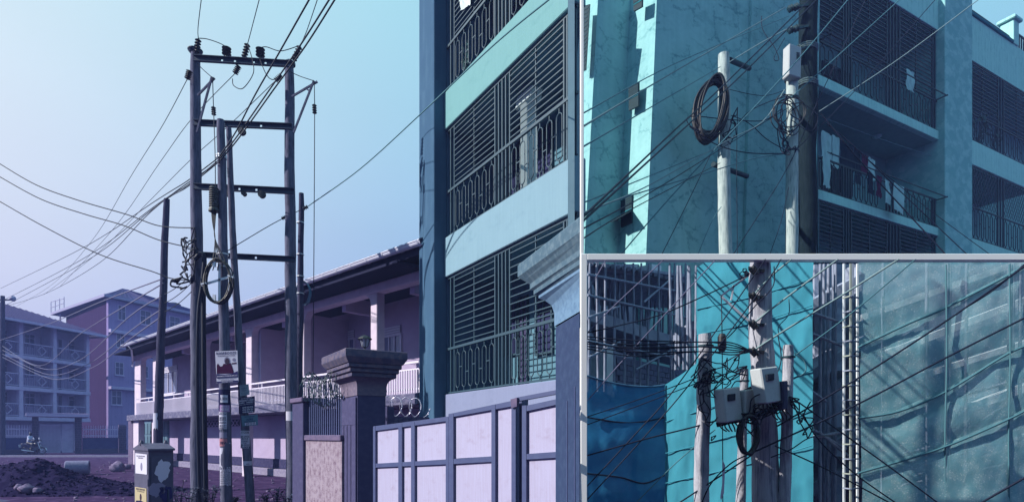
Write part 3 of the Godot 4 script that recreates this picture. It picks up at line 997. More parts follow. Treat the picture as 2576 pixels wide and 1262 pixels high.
func stone_pier(parent: Node, pl: Pl, px0: float, px1: float, high: float, k0: float, deep: float):
	var s0 := pl.s(px0); var s1 := pl.s(px1)
	var g := G.new()
	g.pbox(pl, s0 + 0.02, s1 - 0.02, 0, high, k0 - deep + 0.02, k0 - 0.02)
	var core := obj("pillar", g, M.coping, parent)
	rng.seed = int(px0) + 5
	var y := 0.02
	while y < high - 0.12:
		var hh := rng.randf_range(0.14, 0.24)
		if y + hh > high - 0.02: hh = high - 0.02 - y
		var s := s0
		while s < s1 - 0.04:
			var ww := minf(rng.randf_range(0.14, 0.32), s1 - s)
			var pr := rng.randf_range(0.0, 0.03)
			rod(core, "stone", M.cladding, pl.pt(s + 0.012, y + hh / 2.0, k0 + pr / 2.0 - 0.01), pl.pt(s + ww - 0.012, y + hh / 2.0, k0 + pr / 2.0 - 0.01), hh - 0.025, 0.03 + pr, pl.n)
			s += ww
		y += hh

# ---------------------------------------------------------------- rider and motorcycle
func surface_net(bones: Array, cell: float) -> G:
	var lo := Vector3.INF; var hi := -Vector3.INF
	for b in bones:
		var r := maxf(b[2], b[3]) + cell * 2.0
		for e in [b[0], b[1]]:
			lo = lo.min(e - Vector3.ONE * r); hi = hi.max(e + Vector3.ONE * r)
	var nx := int((hi.x - lo.x) / cell) + 2
	var ny := int((hi.y - lo.y) / cell) + 2
	var nz := int((hi.z - lo.z) / cell) + 2
	var f := PackedFloat32Array()
	f.resize(nx * ny * nz)
	for z in nz:
		for y in ny:
			for x in nx:
				var p := lo + Vector3(x, y, z) * cell
				var acc := 0.0
				var kk := 38.0
				for b in bones:
					var a: Vector3 = b[0]
					var ab: Vector3 = b[1] - a
					var t := clampf((p - a).dot(ab) / maxf(ab.length_squared(), 1e-9), 0, 1)
					acc += exp(-kk * ((p - a - ab * t).length() - lerpf(b[2], b[3], t)))
				f[(z * ny + y) * nx + x] = -log(maxf(acc, 1e-12)) / kk
	var g := G.new()
	var cells := {}
	var offs := [[0, 0, 0], [1, 0, 0], [0, 1, 0], [1, 1, 0], [0, 0, 1], [1, 0, 1], [0, 1, 1], [1, 1, 1]]
	var pairs := [[0, 1], [2, 3], [4, 5], [6, 7], [0, 2], [1, 3], [4, 6], [5, 7], [0, 4], [1, 5], [2, 6], [3, 7]]
	for z in nz - 1:
		for y in ny - 1:
			for x in nx - 1:
				var val := []
				var neg := 0
				for o in offs:
					var w := f[((z + o[2]) * ny + y + o[1]) * nx + x + o[0]]
					val.append(w)
					if w < 0: neg += 1
				if neg == 0 or neg == 8: continue
				var sum := Vector3.ZERO
				var cnt := 0
				for e in pairs:
					var va: float = val[e[0]]
					var vb: float = val[e[1]]
					if (va < 0) == (vb < 0): continue
					var oa: Array = offs[e[0]]
					var ob: Array = offs[e[1]]
					sum += Vector3(oa[0], oa[1], oa[2]).lerp(Vector3(ob[0], ob[1], ob[2]), va / (va - vb))
					cnt += 1
				cells[Vector3i(x, y, z)] = lo + (Vector3(x, y, z) + sum / cnt) * cell
	for z in range(1, nz - 1):
		for y in range(1, ny - 1):
			for x in range(1, nx - 1):
				var w0 := f[(z * ny + y) * nx + x]
				var nb := [f[(z * ny + y) * nx + x + 1], f[(z * ny + y + 1) * nx + x], f[((z + 1) * ny + y) * nx + x]]
				for ax in 3:
					var w1: float = nb[ax]
					if (w0 < 0) == (w1 < 0): continue
					var c := Vector3i(x, y, z)
					var d1 := Vector3i(0, 1, 0) if ax == 0 else (Vector3i(0, 0, 1) if ax == 1 else Vector3i(1, 0, 0))
					var d2 := Vector3i(0, 0, 1) if ax == 0 else (Vector3i(1, 0, 0) if ax == 1 else Vector3i(0, 1, 0))
					if not (cells.has(c) and cells.has(c - d1) and cells.has(c - d2) and cells.has(c - d1 - d2)): continue
					var qa: Vector3 = cells[c]
					var qb: Vector3 = cells[c - d1]
					var qc: Vector3 = cells[c - d1 - d2]
					var qd: Vector3 = cells[c - d2]
					if w0 < 0: g.quad(qa, qb, qc, qd)
					else: g.quad(qa, qd, qc, qb)
	return g

func build_rider():
	var o := at(62, 0, 46.0)
	o.y = 0.006
	var P := func(x: float, y: float, z := 0.0) -> Vector3: return o + Vector3(x, y, z)
	var t := thing("motorcycle", "dark motorcycle with a rider stopped on the far road", "motorcycle", o + Vector3(0.65, 0, 0))
	for w in [[0.0, 0.31], [1.31, 0.30]]:
		var pts := []
		for i in 24: pts.append(P.call(w[0] + cos(TAU * i / 24.0) * (w[1] - 0.045), w[1] + sin(TAU * i / 24.0) * (w[1] - 0.045)))
		var g := G.new()
		g.tube(pts, 0.045, 7, false, true)
		var wh := obj("wheel", g, M.tank, t)
		g = G.new()
		g.lathe(P.call(w[0], w[1], -0.05), Vector3(0, 0, 1), [Vector2(0, 0), Vector2(0.06, 0), Vector2(0.06, 0.1), Vector2(0, 0.1)], 10)
		for i in 10:
			var an := TAU * i / 10.0
			g.bar(P.call(w[0], w[1]), P.call(w[0] + cos(an) * 0.22, w[1] + sin(an) * 0.22), 0.012, 0.012)
		obj("rim", g, M.chrome, wh)
	var g := G.new()
	g.tube([P.call(1.31, 0.31, 0.09), P.call(1.1, 0.72, 0.09), P.call(1.02, 0.95, 0.07)], 0.025, 6)
	g.tube([P.call(1.31, 0.31, -0.09), P.call(1.1, 0.72, -0.09), P.call(1.02, 0.95, -0.07)], 0.025, 6)
	obj("fork", g, M.chrome, t)
	g = surface_net([[P.call(0.55, 0.76), P.call(0.95, 0.84), 0.1, 0.13], [P.call(0.5, 0.42), P.call(0.85, 0.38), 0.16, 0.17], [P.call(0.45, 0.7), P.call(0.95, 0.78), 0.05, 0.05], [P.call(0.9, 0.8), P.call(0.85, 0.4), 0.04, 0.05]], 0.04)
	obj("tank_and_engine", g, M.tank, t)
	g = surface_net([[P.call(-0.25, 0.8), P.call(0.55, 0.78), 0.09, 0.1], [P.call(-0.2, 0.72), P.call(0.5, 0.72), 0.08, 0.08]], 0.04)
	obj("seat", g, M.door_dark, t)
	g = G.new()
	g.tube([P.call(0.8, 0.25, 0.14), P.call(0.4, 0.28, 0.16), P.call(-0.15, 0.36, 0.17)], 0.05, 8)
	obj("exhaust", g, M.chrome, t)
	g = G.new()
	g.tube([P.call(0.92, 1.05, 0.36), P.call(1.0, 1.02, 0.1), P.call(1.0, 1.02, -0.1), P.call(0.92, 1.05, -0.36)], 0.018, 6)
	obj("handlebar", g, M.tank, t)
	for z in [0.27, -0.27]:
		g = lump(P.call(0.86, 1.24, z), Vector3(0.05, 0.07, 0.02), 7, 7)
		g.tube([P.call(0.95, 1.04, z), P.call(0.87, 1.2, z)], 0.01, 5)
		obj("mirror", g, M.paper, t)
	obj("headlight", lump(P.call(1.14, 0.93), Vector3(0.09, 0.1, 0.1), 8, 8), M.frame_pale, t)
	g = G.new()
	for i in 9:
		var a := -0.2 + 2.3 * i / 8.0
		var b := -0.2 + 2.3 * (i + 1) / 8.0
		if i < 8: g.quad(P.call(1.31 + cos(a) * 0.34, 0.3 + sin(a) * 0.34, 0.06), P.call(1.31 + cos(a) * 0.34, 0.3 + sin(a) * 0.34, -0.06), P.call(1.31 + cos(b) * 0.34, 0.3 + sin(b) * 0.34, -0.06), P.call(1.31 + cos(b) * 0.34, 0.3 + sin(b) * 0.34, 0.06))
	obj("mudguard", g, M.chrome, t)
	g = G.new()
	g.cbox(P.call(-0.42, 0.66), Vector3(0.015, 0.03, 0), Vector3(-0.03, 0.09, 0), Vector3(0, 0, 0.1), 0.005)
	obj("number_plate", g, M.paper, t)
	# the rider, seated, hands on the bar, feet on the rests
	var r := thing("person", "rider in pale shirt and dark trousers seated on the motorcycle", "person", P.call(0.3, 0.0))
	var bones := [[P.call(0.3, 0.9), P.call(0.36, 1.3), 0.13, 0.15], [P.call(0.36, 1.3), P.call(0.4, 1.47), 0.07, 0.055], [P.call(0.42, 1.53), P.call(0.44, 1.63), 0.085, 0.1]]
	for z in [0.16, -0.16]:
		bones.append_array([[P.call(0.36, 1.36, z), P.call(0.55, 1.12, z * 1.6), 0.055, 0.045], [P.call(0.55, 1.12, z * 1.6), P.call(0.9, 1.07, z * 1.9), 0.042, 0.034], [P.call(0.9, 1.07, z * 1.9), P.call(0.97, 1.06, z * 1.9), 0.045, 0.04], [P.call(0.3, 0.9, z * 0.6), P.call(0.72, 0.8, z * 1.1), 0.09, 0.065], [P.call(0.72, 0.8, z * 1.1), P.call(0.6, 0.38, z * 1.1), 0.062, 0.045], [P.call(0.6, 0.36, z * 1.1), P.call(0.76, 0.33, z * 1.1), 0.045, 0.035]])
	obj("body", surface_net(bones, 0.035), M.skin, r)
	var sh := [[P.call(0.3, 0.93), P.call(0.36, 1.32), 0.15, 0.17]]
	var tr := [[P.call(0.3, 0.9, 0.05), P.call(0.3, 0.9, -0.05), 0.14, 0.14]]
	for z in [0.16, -0.16]:
		sh.append([P.call(0.36, 1.36, z), P.call(0.5, 1.17, z * 1.5), 0.075, 0.07])
		tr.append_array([[P.call(0.3, 0.9, z * 0.6), P.call(0.72, 0.8, z * 1.1), 0.1, 0.08], [P.call(0.72, 0.8, z * 1.1), P.call(0.61, 0.44, z * 1.1), 0.078, 0.065]])
	obj("shirt", surface_net(sh, 0.035), M.shirt, r)
	obj("trousers", surface_net(tr, 0.035), M.tank, r)
	obj("hair", surface_net([[P.call(0.41, 1.6), P.call(0.42, 1.66), 0.1, 0.095]], 0.03), M.tank, r)

# ---------------------------------------------------------------- veranda house
func build_veranda_house():
	var V := Pl.new(at(335, 0, 30), at(725, 0, 19))
	var sL := V.s(339); var sE := V.s(1066)
	var t := thing("veranda_house", "long two-storey lilac house with white railed upper veranda", "house", V.pt((sL + sE) / 2.0, 0, -2))
	var yS0 := 2.2; var yS1 := 2.48
	var g := G.new()
	g.pbox(V, sL - 0.15, sE, 0, yS0 - 0.01, -5.0, -0.95)
	obj("lower_wall", g, M.veranda_wall, t)
	g = G.new()
	g.pbox(V, sL + 0.3, sE, yS1, 5.5, -5.0, -1.6)
	obj("upper_wall", g, M.veranda_wall, t)
	g = G.new()
	g.pbox(V, sL - 0.7, sE, yS0, yS1, -1.61, 0.2, 0.02)
	obj("veranda_slab", g, M.slab_edge, t)
	g = G.new()
	g.pbox(V, sL - 0.3, sE, 5.22, 5.46, -0.25, 0.05, 0.02)
	obj("lintel_beam", g, M.veranda_pillar, t)
	g = G.new()
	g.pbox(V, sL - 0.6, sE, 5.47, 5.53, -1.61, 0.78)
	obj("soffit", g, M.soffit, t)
	# pillars of the veranda with rounded haunches
	var cols := [[339, 354], [385, 396], [504, 514], [620, 634], [752, 766], [934, 950]]
	for c in cols:
		var s0 := V.s(c[0]); var s1 := V.s(c[1])
		g = G.new()
		g.pbox(V, s0, s1, yS1 + 0.001, 5.221, -0.22, 0.03, 0.015)
		obj("pillar", g, M.veranda_pillar, t)
		for sd in [-1, 1]:
			var r := 0.3
			var se: float = s1 if sd > 0 else s0
			if c[0] == 339 and sd < 0: continue
			if c[0] == 934 and sd > 0: continue
			var poly := [V.pt(se, 5.215, 0.02), V.pt(se, 5.215 - r, 0.02)]
			for i in range(1, 9):
				var a := PI / 2.0 * i / 8.0
				poly.append(V.pt(se + sd * r * (1.0 - cos(a)), 5.215 - r + r * sin(a), 0.02))
			g = G.new()
			g.prism(poly, -V.n * 0.22)
			obj("haunch", g, M.veranda_pillar, t)
	for px in [504, 634, 756]:
		g = G.new()
		var s := V.s(px)
		g.pbox(V, s, s + 0.16, yS1 + 0.001, 5.215, -1.595, -0.225)
		obj("partition", g, M.veranda_wall, t)
	for px in [440, 560, 690, 840, 1010]:
		g = G.new()
		var s := V.s(px)
		g.pbox(V, s, s + 0.2, 5.05, 5.465, -1.595, -0.255)
		obj("ceiling_beam", g, M.veranda_wall, t)
	# railing
	g = G.new()
	g.pbox(V, sL + 0.3, sE, 3.23, 3.28, -0.02, 0.03)
	g.pbox(V, sL + 0.3, sE, 3.06, 3.1, -0.015, 0.025)
	g.pbox(V, sL + 0.3, sE, 2.58, 2.62, -0.015, 0.025)
	var rl := obj("veranda_railing", g, M.rail_white, t)
	var n := int((sE - sL - 0.3) / 0.098)
	for i in n:
		var s := lerpf(sL + 0.35, sE - 0.02, float(i) / (n - 1))
		rod(rl, "baluster", M.rail_white, V.pt(s, 2.5, 0.04), V.pt(s, 3.07, 0.04), 0.028, 0.02, V.n)
	for i in 14:
		var s := lerpf(sL + 0.4, sE - 0.1, i / 13.0)
		rod(rl, "post", M.rail_white, V.pt(s, 2.485, 0.0), V.pt(s, 3.23, 0.0), 0.04, 0.03, V.n)
	# upper windows and doors
	var U := V.off(-1.6)
	var kin := -1.59
	for w in [[413, 446, 990, 925, 3], [632, 650, 950, 875, 2], [967, 1009, 889, 826, 3], [868, 892, 925, 835, 2], [820, 846, 935, 845, 2]]:
		var s0 := U.s(w[0]); var s1 := U.s(w[1])
		var y0 := maxf(U.q(w[0], w[2]).y, 3.3); var y1 := U.q(w[0], w[3]).y
		if y1 < y0 + 0.5: y1 = y0 + 1.3
		var wn: Node = house_window(t, V, s0, s1, y0, y1 - 0.3, kin, M.glass_day, M.window_white, w[4], 0.0, true)
		g = G.new()
		g.pbox(V, s0, s1, y1 - 0.28, y1, kin - 0.02, kin + 0.02)
		obj("vent_panel", g, M.curtain, wn)
		for j in 4:
			var y := lerpf(y1 - 0.25, y1 - 0.03, j / 3.0)
			rod(wn, "louvre", M.window_white, V.pt(s0, y, kin + 0.035), V.pt(s1, y, kin + 0.035), 0.05, 0.02, V.n)
	for w in [[690, 720], [726, 742]]:
		var s0 := U.s(w[0]); var s1 := U.s(w[1])
		g = G.new()
		g.pbox(V, s0, s1, yS1 + 0.01, 4.62, kin - 0.02, kin + 0.03)
		var dr := obj("veranda_door", g, M.window_white, t)
		for q in [[0.1, 0.45, 2.65, 3.15], [0.55, 0.9, 2.65, 3.15], [0.1, 0.45, 3.35, 4.1], [0.55, 0.9, 3.35, 4.1]]:
			g = G.new()
			g.pbox(V, lerpf(s0, s1, q[0]), lerpf(s0, s1, q[1]), q[2], q[3], kin + 0.03, kin + 0.04)
			obj("pane", g, M.glass_day if q[2] > 3 else M.curtain, dr)
		for j in 5:
			var y := lerpf(4.24, 4.55, j / 4.0)
			rod(dr, "louvre", M.curtain, V.pt(s0 + 0.05, y, kin + 0.04), V.pt(s1 - 0.05, y, kin + 0.04), 0.03, 0.02, V.n)
	# lower storey: pillars, green doors, plinth
	var L := V.off(-0.95)
	for c in [[322, 334], [335, 348], [382, 394], [609, 619]]:
		g = G.new()
		var s0 := V.s(c[0]); var s1 := V.s(c[1])
		g.pbox(V, s0, s1, 0.0, yS0 - 0.001, -0.25, 0.02, 0.015)
		obj("lower_pillar", g, M.coping if c[0] == 322 else M.veranda_pillar, t)  # outermost piece coloured dark as the unlit edge of the corner pillar
	for w in [[352, 383], [394, 425]]:
		var s0 := L.s(w[0]); var s1 := L.s(w[1])
		g = G.new()
		g.pbox(V, s0, s1, 0.12, 2.18, -0.95, -0.89)
		var dr := obj("shutter_door", g, M.door_green, t)
		for i in 4:
			for j in 3:
				g = G.new()
				var a := lerpf(s0, s1, i / 4.0) + 0.05
				var b := lerpf(s0, s1, (i + 1) / 4.0) - 0.05
				var c := lerpf(0.15, 2.15, j / 3.0) + 0.05
				g.pbox(V, a, b, c, lerpf(0.15, 2.15, (j + 1) / 3.0) - 0.05, -0.89, -0.865, 0.012)
				obj("door_panel", g, M.door_green, dr)
	g = G.new()
	g.pbox(V, L.s(426), sE, 0.28, 0.62, -0.95, -0.91, 0.01)
	obj("plinth", g, M.plinth, t)
	g = G.new()
	g.pbox(V, L.s(426), sE, 0.0, 0.27, -0.95, -0.75, 0.02)
	obj("footing", g, M.footing, t)
	# vent blocks below the slab
	for i in 11:
		var s := lerpf(L.s(517), L.s(598), i / 10.0)
		g = G.new()
		g.pbox(V, s - 0.16, s + 0.16, 1.84, 2.1, -0.95, -0.915)
		var vb := obj("vent_block", g, M.soffit, t)
		for j in 2:
			rod(vb, "vent_bar", M.veranda_wall, V.pt(s - 0.15, 1.86, -0.905), V.pt(s + 0.15, 2.08, -0.905), 0.04, 0.02, V.n) if j == 0 else rod(vb, "vent_bar", M.veranda_wall, V.pt(s - 0.15, 2.08, -0.9), V.pt(s + 0.15, 1.86, -0.9), 0.04, 0.02, V.n)
	for px in [470, 595, 733]:
		g = G.new()
		var s := V.s(px)
		g.pbox(V, s - 0.3, s + 0.3, 2.12, 2.19, -0.6, -0.52, 0.01)
		obj("strip_light", g, M.rail_white, t)
	# gutter with clips, and ribbed roof
	var W := V.off(0.85)
	var gs0 := W.s(308); var gs1 := W.s(1062)
	g = G.new()
	var prof := []
	for i in 9:
		var a := PI + PI * i / 8.0
		prof.append(Vector2(cos(a) * 0.085, sin(a) * 0.1))
	for i in 8:
		var p: Vector2 = prof[i]
		var q: Vector2 = prof[i + 1]
		g.quad(W.pt(gs0, 5.74 + p.y, p.x), W.pt(gs1, 5.74 + p.y, p.x), W.pt(gs1, 5.74 + q.y, q.x), W.pt(gs0, 5.74 + q.y, q.x))
	g.bar(W.pt(gs0, 5.74, 0.09), W.pt(gs1, 5.74, 0.09), 0.02, 0.02)
	g.bar(W.pt(gs0, 5.70, 0.0), W.pt(gs0 + 0.01, 5.70, 0.0), 0.17, 0.14)
	var gu := obj("gutter", g, M.gutter, t)
	var nc := 34
	for i in nc:
		var s := lerpf(gs0 + 0.3, gs1 - 0.1, float(i) / (nc - 1))
		g = G.new()
		for j in 8:
			var p: Vector2 = prof[j] * 1.12
			var q: Vector2 = prof[j + 1] * 1.12
			g.quad(W.pt(s, 5.74 + p.y, p.x), W.pt(s + 0.05, 5.74 + p.y, p.x), W.pt(s + 0.05, 5.74 + q.y, q.x), W.pt(s, 5.74 + q.y, q.x))
		obj("gutter_clip", g, M.gutter, gu)
	g = G.new()
	g.tube([W.pt(gs0 + 0.9, 5.64, 0), W.pt(gs0 + 0.95, 5.5, -0.1), V.pt(sL - 0.05, 5.2, 0.1), V.pt(sL - 0.05, 4.9, 0.1)], 0.045, 8)
	obj("downpipe", g, M.gutter, gu)
	g = G.new()
	g.pbox(W, gs0 + 0.05, gs1, 5.5, 5.72, -0.14, -0.11)
	obj("fascia", g, M.soffit, t)
	var rk := -3.0; var ry := 6.95
	var e0 := gs0 + 0.05; var e1 := gs1
	g = G.new()
	g.quad(W.pt(e0, 5.76, 0.02), W.pt(e1, 5.76, 0.02), W.pt(e1, ry, rk), W.pt(e0 + 3.0, ry, rk))
	g.tri(W.pt(e0, 5.76, 0.02), W.pt(e0 + 3.0, ry, rk), W.pt(e0, 5.76, -6.0))
	g.quad(W.pt(e0 + 3.0, ry, rk), W.pt(e1, ry, rk), W.pt(e1, 5.76, -6.0), W.pt(e0, 5.76, -6.0))
	var rf := obj("roof", g, M.roof_dark, t)
	var nr := 95
	for i in nr:
		var s := lerpf(e0 + 0.1, e1 - 0.05, float(i) / (nr - 1))
		var lim := clampf((s - e0) / 3.0, 0.03, 1.0)
		rod(rf, "roof_rib", M.roof_dark, W.pt(s, 5.775, 0.03), W.pt(s, lerpf(5.775, ry + 0.015, lim), lerpf(0.03, rk, lim)), 0.07, 0.035, UP)
	g = G.new()
	g.pbox(V, sE - 0.02, sE + 0.2, 0, 5.5, -4.9, -1.7)
	obj("end_wall", g, M.veranda_wall, t)

# ---------------------------------------------------------------- poles of the substation frame and what hangs on them
func insulator(g: G, a: Vector3, b: Vector3, r: float, sheds: int):
	var ax := b - a
	var ln := ax.length()
	var prof := [Vector2(0.0, 0.0)]
	for i in sheds:
		var y0 := ln * (i + 0.1) / sheds
		var y1 := ln * (i + 0.55) / sheds
		var y2 := ln * (i + 0.95) / sheds
		prof.append_array([Vector2(r * 0.5, y0), Vector2(r, y1), Vector2(r * 0.5, y2)])
	prof.append(Vector2(0, ln))
	g.lathe(a, ax, prof, 12)

func channel(parent: Node, a: Vector3, b: Vector3, high: float, holes: Array, m: Material):
	# steel channel with round bolt holes cut as gaps in its web
	var g := G.new()
	var d := (b - a)
	var ln := d.length()
	var u := d / ln
	var out := Vector3(0, 0, 1)
	g.bar(a + UP * high / 2.0 + out * 0.03, b + UP * high / 2.0 + out * 0.03, 0.07, 0.012)
	g.bar(a - UP * high / 2.0 + out * 0.03, b - UP * high / 2.0 + out * 0.03, 0.07, 0.012)
	var hw := 0.022
	g.bar(a + UP * (high / 4.0 + hw / 2.0), b + UP * (high / 4.0 + hw / 2.0), 0.01, high / 2.0 - hw)
	g.bar(a - UP * (high / 4.0 + hw / 2.0), b - UP * (high / 4.0 + hw / 2.0), 0.01, high / 2.0 - hw)
	var cuts := [0.0]
	for h in holes: cuts.append_array([h * ln - hw, h * ln + hw])
	cuts.append(ln)
	for i in range(0, cuts.size(), 2):
		g.bar(a + u * cuts[i], a + u * cuts[i + 1], 0.01, hw * 2.0)
	return obj("crossarm", g, m, parent)

func build_h_frame():
	var D := 12.7
	var t := thing("h_frame_pole", "tall two-pole timber electricity frame joined by four steel crossarms", "utility pole", at(612, 1275, D) * Vector3(1, 0, 1))
	var bl := at(498, 1300, D); bl.y = -0.1
	var br := at(735, 1300, D + 0.2); br.y = -0.1
	var g := G.new()
	pole_into(g, bl, at(490, 128, D), 0.15, 0.098, 1)
	var pl := obj("pole", g, M.pole, t)
	g = G.new()
	g.lathe(at(490, 131, D), UP, [Vector2(0, -0.02), Vector2(0.11, -0.02), Vector2(0.15, 0.03), Vector2(0.15, 0.045), Vector2(0.0, 0.06)], 16)
	obj("pole_cap", g, M.steel, pl)
	g = G.new()
	pole_into(g, br, at(726, 158, D + 0.2), 0.145, 0.095, 2)
	pl = obj("pole", g, M.pole, t)
	g = G.new()
	g.lathe(at(728, 160, D + 0.2), UP, [Vector2(0, -0.03), Vector2(0.12, -0.03), Vector2(0.12, 0.02), Vector2(0.06, 0.07), Vector2(0, 0.08)], 16)
	obj("pole_cap", g, M.steel, pl)
	var dz := D - 0.2
	channel(t, at(488, 148, dz), at(737, 163, dz), 0.115, [0.28, 0.41, 0.6, 0.72], M.steel)
	channel(t, at(488, 310, dz + 0.05), at(735, 320, dz + 0.05), 0.11, [0.3, 0.68], M.steel)
	channel(t, at(488, 470, dz + 0.05), at(740, 482, dz + 0.05), 0.11, [0.45, 0.62], M.steel)
	channel(t, at(494, 641, dz + 0.05), at(742, 653, dz + 0.05), 0.1, [0.4, 0.6], M.steel)
	for e in [[569, 146, 569, 118], [654, 150, 654, 120]]:
		g = G.new()
		insulator(g, at(e[2], e[1] - 6, dz), at(e[2], e[3], dz), 0.095, 3)
		g.tube([at(e[0], e[1], dz), at(e[2], e[1] - 8, dz)], 0.03, 8)
		obj("pin_insulator", g, M.black_rubber, t)
	for e in [[498, 98, 493, 134], [622, 110, 613, 145], [754, 116, 738, 152], [476, 177, 470, 199], [600, 165, 590, 185], [708, 189, 692, 203]]:
		g = G.new()
		insulator(g, at(e[0], e[1], dz), at(e[2], e[3], dz), 0.065, 5)
		obj("strain_insulator", g, M.black_rubber, t)
	for e in [[608, 331, 9], [613, 487, 6], [658, 489, 9], [571, 487, 7]]:
		g = G.new()
		var r: float = e[2] * 0.0083
		g.lathe(at(e[0], e[1], dz) - Vector3(0, 0, 0.04), Vector3(0, 0, 1), [Vector2(0, 0), Vector2(r, 0), Vector2(r * 0.8, 0.04), Vector2(r, 0.08), Vector2(0, 0.08)], 14)
		obj("bolt_washer", g, M.black_rubber, t)
	for e in [[496, 240, 539, 196, 532, 193, 494, 333], [733, 243, 798, 205, 789, 203, 738, 333]]:
		g = G.new()
		g.bar(at(e[0], e[1], dz), at(e[2], e[3], dz), 0.035, 0.035)
		g.bar(at(e[4], e[5], dz - 0.03), at(e[6], e[7], dz - 0.03), 0.035, 0.035)
		g.bar(at(e[0] + (e[2] - e[0]) * 0.55, e[1] + (e[3] - e[1]) * 0.55, dz - 0.02), at(e[4] * 0.8 + e[6] * 0.2, e[5] * 0.8 + e[7] * 0.2, dz - 0.02), 0.025, 0.025)
		obj("bracket", g, M.pole, t)
	for e in [[536, 268, 537, 290], [790, 262, 791, 286]]:
		g = G.new()
		insulator(g, at(e[0], e[1], dz), at(e[2], e[3], dz), 0.05, 4)
		obj("drop_insulator", g, M.black_rubber, t)
	# cable riser strapped to the left pole
	g = G.new()
	g.tube(curve([at(490, 655, dz - 0.05), at(500, 640, dz - 0.05), at(511, 642, dz - 0.05), at(513, 670, dz - 0.03), at(511, 760, dz), at(513, 1000, dz), at(518, 1290, dz)], 8), 0.05, 8)
	g.tube(curve([at(512, 660, dz - 0.1), at(506, 720, dz - 0.1), at(497, 800, dz - 0.1), at(495, 1000, dz - 0.1), at(502, 1290, dz - 0.1)], 8), 0.032, 7)
	obj("riser_cable", g, M.wire, t)
	# crossed steel holder and coil belong to the middle pole
	var d2 := 12.2
	t = thing("utility_pole", "middle timber pole between the frame legs, carrying the election poster", "utility pole", at(566, 0, d2) * Vector3(1, 0, 1), "single timber poles by the road")
	var b2 := at(569, 1300, d2); b2.y = -0.1
	g = G.new()
	pole_into(g, b2, at(555, 302, d2), 0.122, 0.078, 3)
	obj("pole", g, M.pole, t)
	for y in [392, 397, 640, 672]:
		g = G.new()
		var x := lerpf(555, 569, (y - 302) / 980.0)
		g.lathe(at(x, y, d2), UP, [Vector2(0.097 + (y - 302) * 0.00004, -0.012), Vector2(0.104 + (y - 302) * 0.00004, -0.012), Vector2(0.104 + (y - 302) * 0.00004, 0.012), Vector2(0.097 + (y - 302) * 0.00004, 0.012)], 14)
		obj("strap", g, M.galvanised, t)
	g = G.new()
	for e in [[506, 717, 587, 693], [551, 664, 551, 762]]: g.bar(at(e[0], e[1], d2 - 0.2), at(e[2], e[3], d2 - 0.2), 0.015, 0.045, Vector3(0, 1, 0) if e[0] != e[2] else Vector3(1, 0, 0))
	for e in [[538, 652, 538, 671], [538, 741, 538, 758], [506, 715, 518, 712], [573, 693, 587, 698]]: g.bar(at(e[0], e[1], d2 - 0.27), at(e[2], e[3], d2 - 0.27), 0.06, 0.03)
	obj("cable_holder", g, M.galvanised, t)
	g = G.new()
	var cl := at(537, 470, d2 - 0.15)
	var prof := [Vector2(0, 0.02), Vector2(0.07, 0.0)]
	for i in 9: prof.append_array([Vector2(0.095, -0.04 - i * 0.045), Vector2(0.082, -0.06 - i * 0.045)])
	prof.append_array([Vector2(0.1, -0.47), Vector2(0.1, -0.5), Vector2(0, -0.5)])
	g.lathe(cl, UP, prof, 16)
	obj("splice_closure", g, M.black_rubber, t)
	g = G.new()
	coil_into(g, at(548, 708, d2 - 0.24), 32 * d2 / F, 52 * d2 / F, 12, 0.011, 5, 0.12)
	var c := obj("cable_coil", g, M.black_rubber)
	tag(c, "black cable coil on the white cross holder of the middle pole", "cable coil", "coiled cables")
	g = G.new()
	for i in 5:
		var x0 := 531.0 + i * 3.0
		g.tube(curve([at(x0, 528, d2 - 0.15), at(534 + i * 1.5, 560, d2 - 0.16), at(540, 600, d2 - 0.18), at(535 + i * 7, 650, d2 - 0.2), at(522 + i * 12, 680, d2 - 0.22)], 6), 0.01, 5)
	c = obj("cable_drop", g, M.black_rubber)
	tag(c, "black cables dropping from the splice closure to the coil", "cable")
	# leaning thin pole
	t = thing("utility_pole", "thin leaning timber pole beside the middle pole, hung with loan adverts", "utility pole", at(626, 0, 12.4) * Vector3(1, 0, 1), "single timber poles by the road")
	g = G.new()
	var b3 := at(631, 1295, 12.4); b3.y = -0.1
	pole_into(g, b3, at(574, 321, 12.4), 0.092, 0.056, 4, 12, -0.05)
	obj("pole", g, M.pole, t)
	t = thing("utility_pole", "short dark timber pole left of the frame, behind the cabinet", "utility pole", at(392, 0, 15.5) * Vector3(1, 0, 1), "single timber poles by the road")
	g = G.new()
	var b4 := at(391, 1260, 15.5); b4.y = -0.1
	pole_into(g, b4, at(417, 500, 15.5), 0.12, 0.075, 5, 12, 0.0)
	obj("pole", g, M.pole_dark, t)
	t = thing("utility_pole", "slim timber pole half hidden behind the right frame leg", "utility pole", at(750, 0, 13.6) * Vector3(1, 0, 1), "single timber poles by the road")
	g = G.new()
	var b5 := at(750, 1250, 13.6); b5.y = -0.1
	pole_into(g, b5, at(757, 486, 13.6), 0.09, 0.06, 6, 12, 0.0)
	obj("pole", g, M.pole_dark, t)
	for y in [560, 640, 695, 738]:
		g = G.new()
		g.lathe(at(755, y, 13.6), UP, [Vector2(0.07, -0.01), Vector2(0.085, -0.01), Vector2(0.085, 0.01), Vector2(0.07, 0.01)], 12)
		obj("strap", g, M.galvanised, t)
	g = G.new()
	coil_into(g, at(763, 738, 13.75), 17 * 13.7 / F, 29 * 13.7 / F, 6, 0.013, 8, 0.03)
	c = obj("cable_coil", g, M.wire_blue)
	tag(c, "small blue cable coil hanging on the slim pole behind the right frame leg", "cable coil", "coiled cables")
	# street lamp at far left
	t = thing("street_lamp", "dark lamp post with round lamp at the left edge of the street", "street lamp", at(5, 0, 44) * Vector3(1, 0, 1))
	g = G.new()
